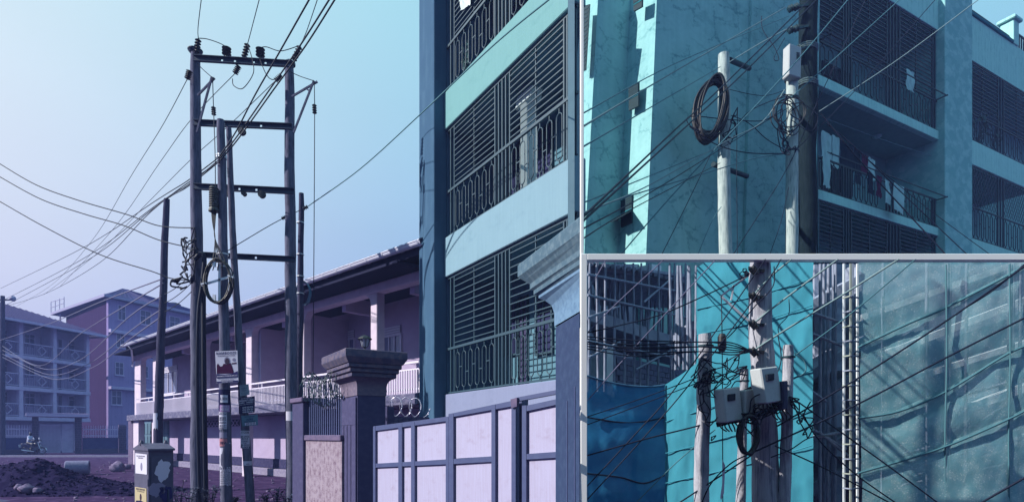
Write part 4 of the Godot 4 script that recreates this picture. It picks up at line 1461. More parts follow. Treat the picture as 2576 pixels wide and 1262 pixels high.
	var b6 := at(4, 1150, 44); b6.y = 0
	g.tube([b6, at(5, 744, 44)], [0.2, 0.14], 10)
	obj("post", g, M.pole_dark, t)
	g = G.new()
	g.tube([at(-4, 754, 44), at(30, 754, 44)], 0.06, 6)
	obj("arm", g, M.pole_dark, t)
	obj("lamp", lump(at(31, 751, 44), Vector3(0.2, 0.2, 0.2), 4), M.frame_pale, t)

func coil_into(g: G, c: Vector3, rx: float, ry: float, turns: int, r: float, sd: int, spread: float, tilt := 0.0, depth := 0.06):
	var rr := RandomNumberGenerator.new()
	rr.seed = sd
	for k in turns:
		var fx := 1.0 + rr.randf_range(-spread, spread)
		var fy := 1.0 + rr.randf_range(-spread * 0.6, spread * 0.6)
		var dx := rr.randf_range(-spread, spread) * rx * 0.4
		var dz := rr.randf_range(-depth, depth)
		var ph := rr.randf_range(0, TAU)
		var pts := []
		for i in 28:
			var a := TAU * i / 28.0
			var x := cos(a) * rx * fx + dx
			var y := sin(a) * ry * fy
			pts.append(c + Vector3(x * cos(tilt) - y * sin(tilt), x * sin(tilt) + y * cos(tilt), dz + 0.02 * sin(a * 2.0 + ph)))
		g.tube(pts, r, 5, false, true)

# ---------------------------------------------------------------- papers and boards on the poles
func paste_round(parent_name: String, label: String, cat: String, axis: Vector3, r: float, a0: float, a1: float, y0: float, y1: float, m: Material, lines: Array, ink: Material, ragged := 0.0):
	# paper pasted round a pole: angles measured from the camera side, positive to the right
	var g := G.new()
	var fn := FastNoiseLite.new()
	fn.seed = int(y0 * 100.0); fn.frequency = 3.0
	var toward := Vector3(-axis.x, 0, -axis.z).normalized()
	var right := Vector3(-toward.z, 0, toward.x) * -1.0
	if right.x < 0: right = -right
	var pos := func(a: float, y: float, e: float) -> Vector3: return Vector3(axis.x, y, axis.z) + (toward * cos(a) + right * sin(a)) * (r + e)
	g.sheet(8, 6, func(u: float, w: float) -> Vector3:
		var a := lerpf(a0, a1, u)
		var y := lerpf(y0, y1, w)
		if ragged > 0.0:
			if w < 0.1: y += fn.get_noise_1d(u * 4.0) * ragged
			if u > 0.9: a += fn.get_noise_1d(w * 5.0 + 20.0) * ragged * 4.0
		return pos.call(a, y, 0.004))
	var t := thing(parent_name, label, cat, Vector3(axis.x, y0, axis.z), "papers pasted on the poles")
	obj("sheet", g, m, t)
	if lines.size() > 0:
		g = G.new()
		for l in lines:
			# [text, centre height share, letter height share, width share]
			var hh: float = (y1 - y0) * l[2]
			var yy: float = lerpf(y0, y1, l[1]) - hh / 2.0
			var ww: float = (a1 - a0) * r * l[3]
			letters(g, l[0], hh, func(x: float, y: float) -> Vector3: return pos.call((a0 + a1) / 2.0 + x / r, yy + y, 0.007), ww, 1)
		obj("lettering", g, ink, t)
	return t

func board(called: String, label: String, cat: String, quad: Array, d: float, m: Material, lines: Array, ink: Material, thick := 0.008):
	# flat board facing the street; quad = four pixel corners from top left clockwise
	var c := []
	for p in quad: c.append(at(p[0], p[1], d))
	var t := thing(called, label, cat, (c[2] + c[3]) / 2.0, "boards hung on the poles")
	var g := G.new()
	g.prism(c, Vector3(0, 0, -thick))
	obj("panel", g, m, t)
	var pos := func(u: float, v: float, e: float) -> Vector3: return c[3].lerp(c[2], u).lerp(c[0].lerp(c[1], u), v) + Vector3(0, 0, e)
	var w: float = (c[2] - c[3]).length()
	var h: float = (c[0] - c[3]).length()
	if lines.size() > 0:
		g = G.new()
		for l in lines:
			var hh: float = l[2]
			var vv: float = l[1] - hh / 2.0
			letters(g, l[0], hh, func(x: float, y: float) -> Vector3: return pos.call(0.5 + (l[4] if l.size() > 4 else 0.0) + x, vv + y, 0.004), l[3], 1)
		obj("lettering", g, ink, t)
	return [t, pos]

func print_shape(parent: Node, called: String, pos: Callable, pts: Array, m: Material, e: float):
	var g := G.new()
	var poly := []
	for p in pts: poly.append(pos.call(p[0], p[1], e))
	g.prism(poly, Vector3(0, 0, -0.0008))
	obj(called, g, m, parent)

func oval(cx: float, cy: float, rx: float, ry: float, n := 18) -> Array:
	var o := []
	for i in n: o.append([cx + cos(TAU * i / n) * rx, cy + sin(TAU * i / n) * ry])
	return o

func build_papers():
	var d2 := 12.2
	var b = board("election_poster", "white election poster headed NAMBOOZE on the middle pole", "poster", [[540, 883.5], [596, 881], [599, 960.5], [544, 964]], d2 - 0.17, M.paper, [["NAMBOOZE", 0.93, 0.085, 0.9], ["HABIBAH JUSTINE", 0.84, 0.045, 0.78]], M.print_navy)
	var t: Node3D = b[0]
	var pos: Callable = b[1]
	print_shape(t, "printed_dress", pos, [[0.03, 0.3], [0.05, 0.56], [0.1, 0.62], [0.2, 0.52], [0.3, 0.53], [0.36, 0.6], [0.6, 0.6], [0.68, 0.62], [0.74, 0.5], [0.8, 0.34], [0.8, 0.28]], M.print_red, 0.003)
	print_shape(t, "printed_scarf", pos, oval(0.52, 0.69, 0.13, 0.12), M.print_grey, 0.0036)
	print_shape(t, "printed_face", pos, oval(0.53, 0.67, 0.1, 0.1), M.print_skin, 0.0046)
	print_shape(t, "printed_emblem", pos, oval(0.84, 0.71, 0.075, 0.055), M.print_grey, 0.003)
	print_shape(t, "printed_badge", pos, [[0.73, 0.57], [0.95, 0.58], [0.95, 0.62], [0.73, 0.61]], M.print_red, 0.003)
	print_shape(t, "printed_band", pos, [[0.01, 0.16], [0.99, 0.16], [0.99, 0.35], [0.7, 0.27], [0.4, 0.26], [0.01, 0.29]], M.print_navy, 0.0052)
	print_shape(t, "printed_foot", pos, [[0.01, 0.01], [0.99, 0.01], [0.99, 0.055], [0.01, 0.055]], M.print_navy, 0.003)
	var g := G.new()
	letters(g, "WOMAN COUNCILOR LC3", 0.045, func(x: float, y: float) -> Vector3: return pos.call(0.5 + x, 0.19 + y, 0.0075), 0.92, 1)
	letters(g, "PROTEST VOTE", 0.03, func(x: float, y: float) -> Vector3: return pos.call(0.5 + x, 0.015 + y, 0.0055), 0.5, 1)
	obj("lettering", g, M.paper, t)
	g = G.new()
	letters(g, "Kiswa Parish, Bugolobi, Nakawa Parish", 0.03, func(x: float, y: float) -> Vector3: return pos.call(0.5 + x, 0.115 + y, 0.004), 0.86, 1)
	letters(g, "and Nakawa Institutions", 0.03, func(x: float, y: float) -> Vector3: return pos.call(0.5 + x, 0.072 + y, 0.004), 0.6, 1)
	obj("lettering", g, M.print_navy, t)
	# papers round the middle pole
	var ax := func(py: float) -> Vector3: return at(lerpf(555, 569, (py - 302) / 998.0), py, d2)
	var hy := func(py: float) -> float: return at(0, py, d2).y
	paste_round("black_sleeve", "dark strip of old paper behind the BOX sticker", "paper", ax.call(1005), 0.116, -1.3, 1.0, hy.call(1034), hy.call(980), M.print_dark, [], M.paper)
	paste_round("sticker", "white BOX sticker on the middle pole", "sticker", ax.call(1004), 0.119, -0.75, 0.45, hy.call(1013), hy.call(994), M.paper, [["L BOX", 0.5, 0.36, 0.92]], M.print_dark)
	paste_round("sticker", "pink AVAILABLE HERE sticker on the middle pole", "sticker", ax.call(1027), 0.119, -0.9, 0.8, hy.call(1036), hy.call(1019), M.print_pink, [["AVAILABLE", 0.78, 0.24, 0.7], ["HERE", 0.35, 0.42, 0.72]], M.paper, 0.01)
	paste_round("paper_notice", "white loans notice ending 640871 on the middle pole", "notice", ax.call(1058), 0.119, -1.15, 0.25, hy.call(1079), hy.call(1037), M.paper, [["ATCOM", 0.9, 0.12, 0.9], ["OFFER", 0.66, 0.12, 0.8], ["QUICK", 0.53, 0.12, 0.85], ["LOANS", 0.38, 0.12, 0.85], ["203551", 0.2, 0.1, 0.85], ["640871", 0.07, 0.1, 0.85]], M.print_dark)
	paste_round("paper_notice", "torn dark picture notice above the red one on the middle pole", "notice", ax.call(1095), 0.12, -1.1, 0.25, hy.call(1102), hy.call(1087), M.print_grey, [], M.print_dark, 0.02)
	paste_round("paper_notice", "faded red IBV notice on the middle pole", "notice", ax.call(1112), 0.12, -1.1, 0.25, hy.call(1122), hy.call(1103), M.print_orange, [["IBV", 0.45, 0.34, 0.7]], M.print_dark)
	paste_round("paper_notice", "long torn white paper below the red notice", "notice", ax.call(1150), 0.12, -1.1, 0.2, hy.call(1173), hy.call(1126), M.paper, [], M.print_dark, 0.04)
	paste_round("paper_notice", "lowest white notice headed MBOYA on the middle pole", "notice", ax.call(1197), 0.121, -1.05, 0.75, hy.call(1220), hy.call(1174), M.paper, [["DR. MBOYA", 0.92, 0.1, 0.9], ["FROM CONGO", 0.8, 0.06, 0.7], ["0701 577 458", 0.7, 0.09, 0.85], ["PROTECTION", 0.58, 0.08, 0.85], ["PROMOTION", 0.47, 0.08, 0.85], ["LOVE ISSUES", 0.36, 0.08, 0.85], ["PROPERTY", 0.25, 0.08, 0.85], ["MAN POWER", 0.14, 0.08, 0.85], ["0701 361 753", 0.04, 0.06, 0.85]], M.print_dark, 0.02)
	paste_round("paper_notice", "small white sticker at the right edge of the middle pole", "sticker", ax.call(1113), 0.121, 0.4, 0.95, hy.call(1122), hy.call(1113), M.paper, [], M.print_dark)
	# boards on the leaning pole
	var d3 := 12.25
	board("advert_board", "small pale green internet advert, topmost on the leaning pole", "advert board", [[601, 969], [624, 965.5], [626.5, 992], [603, 996]], d3, M.print_pale_green, [["CONNECTED TO", 0.9, 0.07, 0.8], ["zuku", 0.68, 0.2, 0.55], ["FIBER", 0.45, 0.12, 0.5], ["0701 185 084", 0.24, 0.09, 0.72], ["0701 762 541", 0.12, 0.09, 0.72]], M.print_green)
	board("advert_board", "black EMERGENCY LOANS board on the leaning pole", "advert board", [[599, 1001], [639, 996], [639.5, 1037], [600, 1041]], d3, M.print_dark, [["STAR MORE FINANCING LTD", 0.93, 0.06, 0.7], ["EMERGENCY LOANS", 0.8, 0.11, 0.9], ["50,000/= - 1,000,000/=", 0.66, 0.1, 0.92], ["Requirements: National ID, Phone", 0.55, 0.05, 0.85], ["0745 523 910", 0.36, 0.1, 0.66, 0.08], ["0761 474 751", 0.22, 0.1, 0.66, 0.08], ["0200 931 070", 0.08, 0.1, 0.66, 0.08]], M.paper)
	var zb = board("advert_board", "green FIBER INTERNET board, lowest on the leaning pole", "advert board", [[606, 1046], [647, 1042], [648, 1069], [609, 1072]], d3, M.print_green, [["Get Connected", 0.88, 0.11, 0.6], ["zuku", 0.64, 0.24, 0.4], ["FIBER INTERNET", 0.4, 0.12, 0.7]], M.print_navy)
	var zt: Node3D = zb[0]
	var zpos: Callable = zb[1]
	print_shape(zt, "printed_number_panel", zpos, [[0.18, 0.06], [0.88, 0.06], [0.88, 0.31], [0.18, 0.31]], M.paper, 0.002)
	g = G.new()
	letters(g, "0790 783 381", 0.1, func(x: float, y: float) -> Vector3: return zpos.call(0.54 + x, 0.19 + y, 0.005), 0.6, 1)
	letters(g, "0787 151 375", 0.1, func(x: float, y: float) -> Vector3: return zpos.call(0.54 + x, 0.075 + y, 0.005), 0.6, 1)
	obj("lettering", g, M.print_dark, zt)
	var ax3 := func(py: float) -> Vector3: return at(lerpf(574, 631, (py - 321) / 974.0) - 6.0 * sin(PI * (py - 321) / 974.0), py, 12.4)
	var hy3 := func(py: float) -> float: return at(0, py, 12.4).y
	paste_round("paper_notice", "white WE OFFER QUICK LOANS notice on the leaning pole", "notice", ax3.call(1104), 0.094, -1.2, 1.0, hy3.call(1127), hy3.call(1083), M.paper, [["ATCOM", 0.9, 0.12, 0.75], ["WE OFFER", 0.66, 0.11, 0.8], ["QUICK", 0.53, 0.11, 0.6], ["LOANS", 0.4, 0.11, 0.6], ["Call:", 0.29, 0.07, 0.35], ["789-203551", 0.18, 0.1, 0.9], ["752-640871", 0.06, 0.1, 0.9]], M.print_dark)
	paste_round("sticker", "small portrait sticker low on the leaning pole", "sticker", ax3.call(1165), 0.098, -0.9, 1.1, hy3.call(1170), hy3.call(1159), M.paper, [["VOTE", 0.3, 0.3, 0.3]], M.print_dark)
	# torn remains on other poles
	paste_round("paper_scrap", "torn white paper scrap on the short dark pole", "paper scrap", at(397, 1062, 15.5), 0.118, -1.25, -0.1, at(0, 1078, 15.5).y, at(0, 1039, 15.5).y, M.paper, [], M.print_dark, 0.08)
	paste_round("paper_scrap", "white painted patch low on the right frame leg", "paper scrap", at(734, 1047, 12.9), 0.142, -1.0, 0.6, at(0, 1058, 12.9).y, at(0, 1035, 12.9).y, M.paper, [], M.print_dark, 0.03)

func build_cabinet():
	var c := at(372, 0, 8.0); c.y = 0
	var left := at(337, 0, 8.35); left.y = 0
	var right := at(435, 0, 8.2); right.y = 0
	var PL := Pl.new(left, c)
	var PR := Pl.new(c, right)
	var t := thing("cable_cabinet", "grey steel cable cabinet with torn posters and sloped lid", "cabinet", (left + right) / 2.0)
	var back := left + right - c
	var g := G.new()
	var hh := 1.3 - 0.05
	g.prism([left, c, right, back], UP * hh)
	obj("body", g, M.cabinet, t)
	g = G.new()
	var m := (left + right + c + back) / 4.0
	var lid := []
	for p in [left, c, right, back]: lid.append(m + (p - m) * 1.09)
	g.prism([lid[0] + UP * hh, lid[1] + UP * hh, lid[2] + UP * hh, lid[3] + UP * hh], UP * 0.025)
	var r0: Vector3 = (lid[0] + lid[1]) / 2.0 + UP * (hh + 0.1)
	var r1: Vector3 = (lid[2] + lid[3]) / 2.0 + UP * (hh + 0.1)
	var q := []
	for p in lid: q.append(p + UP * (hh + 0.025))
	g.tri(q[0], q[1], r0); g.quad(q[1], q[2], r1, r0); g.tri(q[2], q[3], r1); g.quad(q[3], q[0], r0, r1)
	obj("lid", g, M.cabinet, t)
	for p in [r0, r1]:
		g = G.new()
		g.lathe(p - Vector3(0, 0.03, 0) + (m - Vector3(p.x, 0, p.z)) * 0.1, UP, [Vector2(0.03, 0), Vector2(0.03, 0.03), Vector2(0.012, 0.07), Vector2(0, 0.075)], 8)
		obj("lifting_lug", g, M.cabinet, t)
	g = G.new()
	var w := (right - c).length()
	g.pbox(PR, 0.03, w - 0.03, 0.1, hh - 0.08, 0.0, 0.012, 0.006)
	var dr := obj("door", g, M.cabinet, t)
	g = G.new()
	g.pbox(PR, w - 0.075, w - 0.055, 0.55, 0.72, 0.0125, 0.035, 0.005)
	obj("handle", g, M.steel, dr)
	for i in 7:
		var lw := (c - left).length()
		rod(t, "louvre", M.cabinet, PL.pt(lw - 0.03, 0.78 + i * 0.014, 0.004), PL.pt(lw - 0.005, 0.78 + i * 0.014, 0.004), 0.008, 0.012, PL.n)
	# torn posters, pasted on
	var flat := func(pl: Pl, label: String, pts: Array, mt: Material, sd: int) -> Node3D:
		var tt := thing("torn_poster", label, "poster", pl.pt(pts[0][0], pts[0][1], 0.01), "posters on the cabinet")
		var gg := G.new()
		var rr := RandomNumberGenerator.new()
		rr.seed = sd
		var poly := []
		for p in pts: poly.append(pl.pt(p[0], p[1], 0.017 if pl == PR else 0.006))
		gg.prism(poly, -pl.n * 0.002)
		obj("sheet", gg, mt, tt)
		return tt
	var lw := (c - left).length()
	var a: Node3D = flat.call(PL, "white torn election poster high on the cabinet side", [[0.06, 0.93], [lw - 0.04, 0.93], [lw - 0.04, 1.2], [0.05, 1.21]], M.paper, 1)
	g = G.new()
	letters(g, "MULUMBA MATHIAS", 0.016, func(x: float, y: float) -> Vector3: return PL.pt(lw / 2.0 + x, 1.165 + y, 0.009), lw * 0.6, 1)
	letters(g, "KIMBOWA", 0.016, func(x: float, y: float) -> Vector3: return PL.pt(lw / 2.0 + x, 1.14 + y, 0.009), lw * 0.35, 1)
	obj("lettering", g, M.print_dark, a)
	g = G.new()
	var ov := []
	for p in oval(lw * 0.55, 1.03, 0.035, 0.055): ov.append(PL.pt(p[0], p[1], 0.0085))
	g.prism(ov, -PL.n * 0.001)
	obj("printed_face", g, M.print_grey, a)
	var y: Node3D = flat.call(PL, "yellow election poster low on the cabinet side", [[0.04, 0.44], [lw - 0.05, 0.44], [lw - 0.06, 0.74], [0.04, 0.74]], M.print_yellow, 2)
	g = G.new()
	letters(g, "MORO GEOFFREY", 0.024, func(x: float, yy: float) -> Vector3: return PL.pt(lw / 2.0 + x, 0.705 + yy, 0.009), lw * 0.64, 1)
	letters(g, "LC1 COUNCILOR", 0.014, func(x: float, yy: float) -> Vector3: return PL.pt(lw / 2.0 + x, 0.682 + yy, 0.009), lw * 0.5, 1)
	obj("lettering", g, M.print_dark, y)
	g = G.new()
	ov = []
	for p in [[0.05, 0.45], [0.06, 0.52], [0.1, 0.555], [lw * 0.5, 0.565], [lw - 0.11, 0.55], [lw - 0.07, 0.5], [lw - 0.07, 0.45]]: ov.append(PL.pt(p[0], p[1], 0.0085))
	g.prism(ov, -PL.n * 0.001)
	obj("printed_suit", g, M.print_dark, y)
	g = G.new()
	ov = []
	for p in oval(lw * 0.5, 0.61, 0.033, 0.048): ov.append(PL.pt(p[0], p[1], 0.0095))
	g.prism(ov, -PL.n * 0.001)
	obj("printed_face", g, M.print_skin, y)
	var ragged := func(cx: float, cy: float, rx: float, ry: float, sd: int) -> Array:
		var f := FastNoiseLite.new()
		f.seed = sd; f.frequency = 1.2
		var out := []
		for i in 26:
			var an := TAU * i / 26.0
			var k := 1.0 + 0.35 * f.get_noise_2d(cos(an) * 1.0, sin(an) * 1.0) + 0.22 * f.get_noise_2d(cos(an) * 3.0, sin(an) * 3.0)
			out.append([cx + cos(an) * rx * k, cy + sin(an) * ry * k])
		return out
	flat.call(PR, "upper torn poster remnant on the cabinet door", ragged.call(w * 0.55, 0.98, 0.09, 0.14, 5), M.paper, 3)
	flat.call(PR, "lower left torn poster remnant on the cabinet door", ragged.call(w * 0.33, 0.72, 0.1, 0.1, 9), M.print_grey, 4)
	flat.call(PR, "lower right torn poster remnant on the cabinet door", ragged.call(w * 0.66, 0.66, 0.08, 0.11, 13), M.print_navy, 5)

func build_weeds():
	var spots := [[452, 1268, 11.6, 0.6, "tall leafy weed beside the cable cabinet", 1], [475, 1275, 12.3, 0.35, "low weed at the foot of the left frame leg, cabinet side", 2], [530, 1268, 12.2, 0.4, "leafy weed between the left frame leg and the middle pole", 3], [590, 1272, 12.4, 0.2, "small weed right of the middle pole foot", 4], [695, 1272, 12.4, 0.35, "weed left of the right frame leg foot", 5], [722, 1274, 12.2, 0.25, "low weed against the right frame leg foot", 6], [668, 1270, 12.6, 0.22, "sparse weed between leaning pole and right frame leg", 7]]
	for sp in spots:
		rng.seed = 900 + int(sp[5])
		var c := at(sp[0], 0, sp[2]); c.y = 0
		var t := thing("weed", sp[4], "plant", c, "weeds at the pole feet")
		var stems := G.new()
		var lv := G.new()
		for i in 9:
			var an := rng.randf_range(0, TAU)
			var hh: float = sp[3] * rng.randf_range(0.5, 1.1)
			var tip := c + Vector3(cos(an) * hh * 0.5, hh, sin(an) * hh * 0.4)
			var pts := curve([c + Vector3(cos(an) * 0.03, 0, sin(an) * 0.03), c.lerp(tip, 0.5) + UP * hh * 0.15, tip], 4)
			stems.tube(pts, 0.006, 4)
			for k in 7:
				var p: Vector3 = pts[1 + k % (pts.size() - 1)]
				var a2 := rng.randf_range(0, TAU)
				var dr := Vector3(cos(a2), rng.randf_range(-0.2, 0.6), sin(a2)).normalized()
				var sd := dr.cross(UP).normalized()
				var l := rng.randf_range(0.05, 0.13)
				var mid := p + dr * l * 0.5 + UP * l * 0.12
				lv.tri(p, mid + sd * l * 0.3, p + dr * l); lv.tri(p, p + dr * l, mid - sd * l * 0.3)
		obj("stems", stems, M.leaf, t)
		obj("leaves", lv, M.leaf_pale if int(sp[5]) % 2 == 0 else M.leaf, t)

# ---------------------------------------------------------------- gate, piers and the wall beside it
var RP: Pl

# a pier as stacked rings: plan = corners in order (counter clockwise from above), rings = [grow, height]
func pier_into(g: G, plan: Array, rings: Array):
	var m := Vector3.ZERO
	for p in plan: m += p
	m /= plan.size()
	var cnt := plan.size()
	var grow := func(i: int, k: float) -> Vector3:
		var p: Vector3 = plan[i]
		var a: Vector3 = (p - plan[(i - 1 + cnt) % cnt]).normalized()
		var b: Vector3 = (p - plan[(i + 1) % cnt]).normalized()
		var na := Vector3(-a.z, 0, a.x)
		if na.dot(p - m) < 0: na = -na
		var nb := Vector3(-b.z, 0, b.x)
		if nb.dot(p - m) < 0: nb = -nb
		var den := 1.0 + na.dot(nb)
		return p + (na + nb) / maxf(den, 0.4) * k
	for r in rings.size() - 1:
		var k0: float = rings[r][0]
		var k1: float = rings[r + 1][0]
		for i in cnt:
			var j := (i + 1) % cnt
			var a: Vector3 = grow.call(i, k0) + UP * rings[r][1]
			var b: Vector3 = grow.call(j, k0) + UP * rings[r][1]
			var c: Vector3 = grow.call(j, k1) + UP * rings[r + 1][1]
			var d: Vector3 = grow.call(i, k1) + UP * rings[r + 1][1]
			var mid := Vector3(m.x, (rings[r][1] + rings[r + 1][1]) / 2.0, m.z)
			if absf(rings[r][1] - rings[r + 1][1]) < 0.001: mid.y += (0.1 if k1 > k0 else -0.1)
			g.tri_out(a, b, c, mid); g.tri_out(a, c, d, mid)
	var top: Array = rings[-1]
	var low: Array = rings[0]
	for i in range(1, cnt - 1):
		g.tri_out(grow.call(0, top[0]) + UP * top[1], grow.call(i, top[0]) + UP * top[1], grow.call(i + 1, top[0]) + UP * top[1], Vector3(m.x, -9, m.z))
		g.tri_out(grow.call(0, low[0]) + UP * low[1], grow.call(i, low[0]) + UP * low[1], grow.call(i + 1, low[0]) + UP * low[1], Vector3(m.x, 99, m.z))

func pier_set(t: Node3D, plan: Array, y: Array, g_over: float, mats: Array):
	# y = [shaft top, neck top, step1, step2, step3, cap bottom, cap top]
	var g := G.new()
	pier_into(g, plan, [[0.0, 0.0], [0.0, y[0]]])
	obj("shaft", g, mats[0], t)
	g = G.new()
	var rings := [[0.012, y[0] + 0.001]]
	for i in 9:
		var f := i / 8.0
		var lift := lerpf(y[0] + 0.45 * (y[1] - y[0]), y[1], f)
		rings.append([0.012 + g_over * 0.42 * (1.0 - sqrt(maxf(0.0, 1.0 - f * f))), lift])
	pier_into(g, plan, rings)
	obj("neck", g, mats[1], t)
	var k := [0.5, 0.62, 0.74]
	for i in 3:
		g = G.new()
		var a: float = g_over * k[i]
		pier_into(g, plan, [[a - 0.015, y[1 + i] + 0.001], [a, y[1 + i] + 0.012], [a, y[2 + i] - 0.008], [a - 0.008, y[2 + i]]])
		obj("moulding", g, mats[2], t)
	g = G.new()
	pier_into(g, plan, [[g_over * 0.8, y[4] + 0.001], [g_over * 0.98, y[5]], [g_over, y[5] + 0.012], [g_over, y[6] - 0.015], [g_over - 0.015, y[6]]])
	obj("cap", g, mats[2], t)

func build_gate():
	RP = Pl.new(at(1140, 0, 12.6), at(1460, 0, 9.0))
	var u := RP.u
	var n := RP.n
	# left pier
	var K := at(899, 0, 9.4); K.y = 0
	var plan := [K, K - n * 0.46, K - n * 0.46 - u * 0.85, K - u * 0.85]
	var t := thing("gate_pier", "dark square gate pier with stepped cap and lantern, left of gate", "pier", K - n * 0.23 - u * 0.42, "gate piers")
	pier_set(t, plan, [2.09, 2.37, 2.44, 2.51, 2.58, 2.66, 2.79], 0.27, [M.pier, M.pier_neck, M.pier_cap])
	# grooved strips on its street face
	var FP := Pl.new(K - u * 0.85, K)
	for e in [[0.02, 0.2], [0.235, 0.38], [0.415, 0.58], [0.615, 0.83]]:
		var g := G.new()
		g.pbox(FP, e[0], e[1], 0.0, 1.62, 0.002, 0.03, 0.006)
		obj("fluted_strip", g, M.pier, t)
	var g := G.new()
	g.pbox(FP, 0.02, 0.83, 1.62, 2.06, 0.002, 0.03, 0.006)
	obj("fluted_strip", g, M.pier, t)
	# lantern
	var lc := at(917, 886, 9.55); lc.y = 2.79
	t = thing("lantern", "small black lantern with frosted glass on the left gate pier", "lantern", lc)
	g = G.new()
	g.lathe(lc, UP, [Vector2(0, 0), Vector2(0.05, 0), Vector2(0.05, 0.015), Vector2(0.018, 0.02), Vector2(0.018, 0.07), Vector2(0.045, 0.08), Vector2(0, 0.081)], 8)
	obj("base", g, M.black_rubber, t)
	g = G.new()
	g.lathe(lc, UP, [Vector2(0.045, 0.082), Vector2(0.078, 0.21)], 6)
	obj("glass", g, M.lamp_glass, t)
	for i in 6:
		var a := TAU * i / 6.0
		var dr := Vector3(1, 0, 0).rotated(UP, a)
		rod(t, "glazing_bar", M.black_rubber, lc + dr * 0.048 + UP * 0.08, lc + dr * 0.083 + UP * 0.21, 0.008, 0.008)
	g = G.new()
	g.lathe(lc, UP, [Vector2(0.12, 0.205), Vector2(0.105, 0.225), Vector2(0.05, 0.26), Vector2(0.015, 0.27), Vector2(0, 0.285)], 8)
	obj("roof", g, M.black_rubber, t)

	# low wall with grille and razor wire
	var W := Pl.new(at(742, 0, 11.6), at(858, 0, 9.9))
	var s0 := W.s(745); var s1 := W.s(858) + 0.02
	t = thing("boundary_wall", "weathered pink boundary wall with barred top left of pier", "wall", W.pt((s0 + s1) / 2.0, 0, -0.1))
	var hw := W.q(800, 1094).y
	g = G.new()
	g.pbox(W, s0, s1, 0, hw - 0.1, -0.22, 0)
	obj("wall", g, M.old_render, t)
	g = G.new()
	g.pbox(W, s0, s1, hw - 0.1, hw, -0.25, 0.03, 0.012)
	obj("coping", g, M.coping, t)
	g = G.new()
	var sp := W.s(768)
	g.pbox(W, W.s(741), sp, 0, 2.08, -0.3, 0.05, 0.01)
	obj("end_post", g, M.pier, t)
	g = G.new()
	g.pbox(W, W.s(741) - 0.04, sp + 0.04, 2.08, 2.17, -0.34, 0.09, 0.015)
	obj("end_post_cap", g, M.coping, t)
	g = G.new()
	g.pbox(W, sp, s1, 1.98, 2.03, -0.14, -0.08, 0.004)
	g.pbox(W, sp, s1, 1.62, 1.67, -0.14, -0.08, 0.004)
	var gr := obj("bar_grille", g, M.gate_frame, t)
	for i in 17:
		var s := lerpf(sp + 0.06, s1 - 0.05, i / 16.0)
		rod(gr, "bar", M.gate_frame, W.pt(s, hw, -0.06), W.pt(s, 2.12, -0.06), 0.028, 0.02, W.n)
	razor(W, sp - 0.05, s1, 2.28, 0.24, 7, 0.0, "dense razor wire coil on the barred boundary wall", M.iron, 0.12, 31)
	# back wall and bright razor loops
	var K2 := Pl.new(at(966, 0, 11.2), at(1072, 0, 11.9))
	t = thing("back_wall", "dark mossy wall behind the left gate pier", "wall", K2.pt(K2.s(1020), 0, 0))
	g = G.new()
	g.pbox(K2, K2.s(960), K2.s(1080), 0, 1.82, -0.2, 0)
	obj("wall", g, M.back_wall, t)
	g = G.new()
	g.pbox(K2, K2.s(964), K2.s(983), 0, 2.0, -0.05, 0.12, 0.01)
	obj("end_post", g, M.pier, t)
	razor(K2, K2.s(972), K2.s(1069), 2.0, 0.2, 4, -0.1, "bright open razor wire loops on the back wall right of the pier", M.razor, 0.0, 32)

	# sliding steel gate
	var GP := Pl.new(at(938, 0, 9.2), at(1410, 0, 6.2))
	t = thing("steel_gate", "slate framed sliding gate with white steel panels", "gate", GP.pt(GP.s(1180), 0, -0.05))
	var panels := [[[943, 1084], [1002, 1075], [1002, 1163], [943, 1166]], [[943, 1176], [1002, 1173], [1002, 1560], [943, 1530]], [[1010, 1074], [1034, 1070], [1034, 1580], [1010, 1565]], [[1042, 1068], [1121, 1056], [1121, 1155], [1042, 1160]], [[1042, 1171], [1121, 1167], [1121, 1640], [1042, 1590]], [[1140, 1048], [1236, 1031], [1236, 1147], [1140, 1153]], [[1140, 1167], [1236, 1161], [1236, 1700], [1140, 1650]], [[1245, 1028], [1287, 1020], [1287, 1720], [1245, 1700]], [[1323, 1034], [1406, 1017], [1408, 1136], [1323, 1142]], [[1323, 1156], [1410, 1150], [1414, 1760], [1323, 1740]]]
	for p in panels: pane(t, "panel", M.gate_panel, GP, p, 0.0, 0.012)
	var bars := [[[938, 1072], [1128, 1047], [1128, 1058], [938, 1084]], [[1128, 1041], [1296, 1006], [1296, 1020], [1128, 1050]], [[938, 1166], [1128, 1155], [1128, 1167], [938, 1176]], [[1136, 1154], [1245, 1147], [1245, 1160], [1136, 1167]], [[1314, 1142], [1412, 1135], [1412, 1150], [1314, 1156]], [[1314, 1022], [1406, 1002], [1406, 1016], [1314, 1036]], [[1296, 1000], [1402, 980], [1402, 990], [1296, 1010]]]
	for p in bars: pane(t, "rail", M.gate_frame, GP, p, 0.03, 0.05)
	for p in [[938, 943.5, 1072], [1001.5, 1010.5, 1066], [1033.5, 1042.5, 1062], [1121, 1128, 1048], [1128.5, 1140, 1041], [1236, 1245.5, 1018], [1286.5, 1297, 1008], [1313, 1323.5, 1020]]:
		pane(t, "stile", M.gate_frame, GP, [[p[0], p[2]], [p[1], p[2] - 1], [p[1], 1760], [p[0], 1760]], 0.034, 0.055)
	pane(t, "gate_post", M.gate_frame, GP, [[1297.5, 1004], [1312.5, 1000], [1312.5, 1760], [1297.5, 1760]], -0.06, 0.1)
	pane(t, "roller_bracket", M.coping, GP, [[1284, 1004], [1300, 1000], [1300, 1022], [1286, 1026]], 0.06, 0.03)

	# right pier, close to the camera
	var A := at(1398, 0, 5.6); A.y = 0
	var B := at(1458, 0, 4.95); B.y = 0
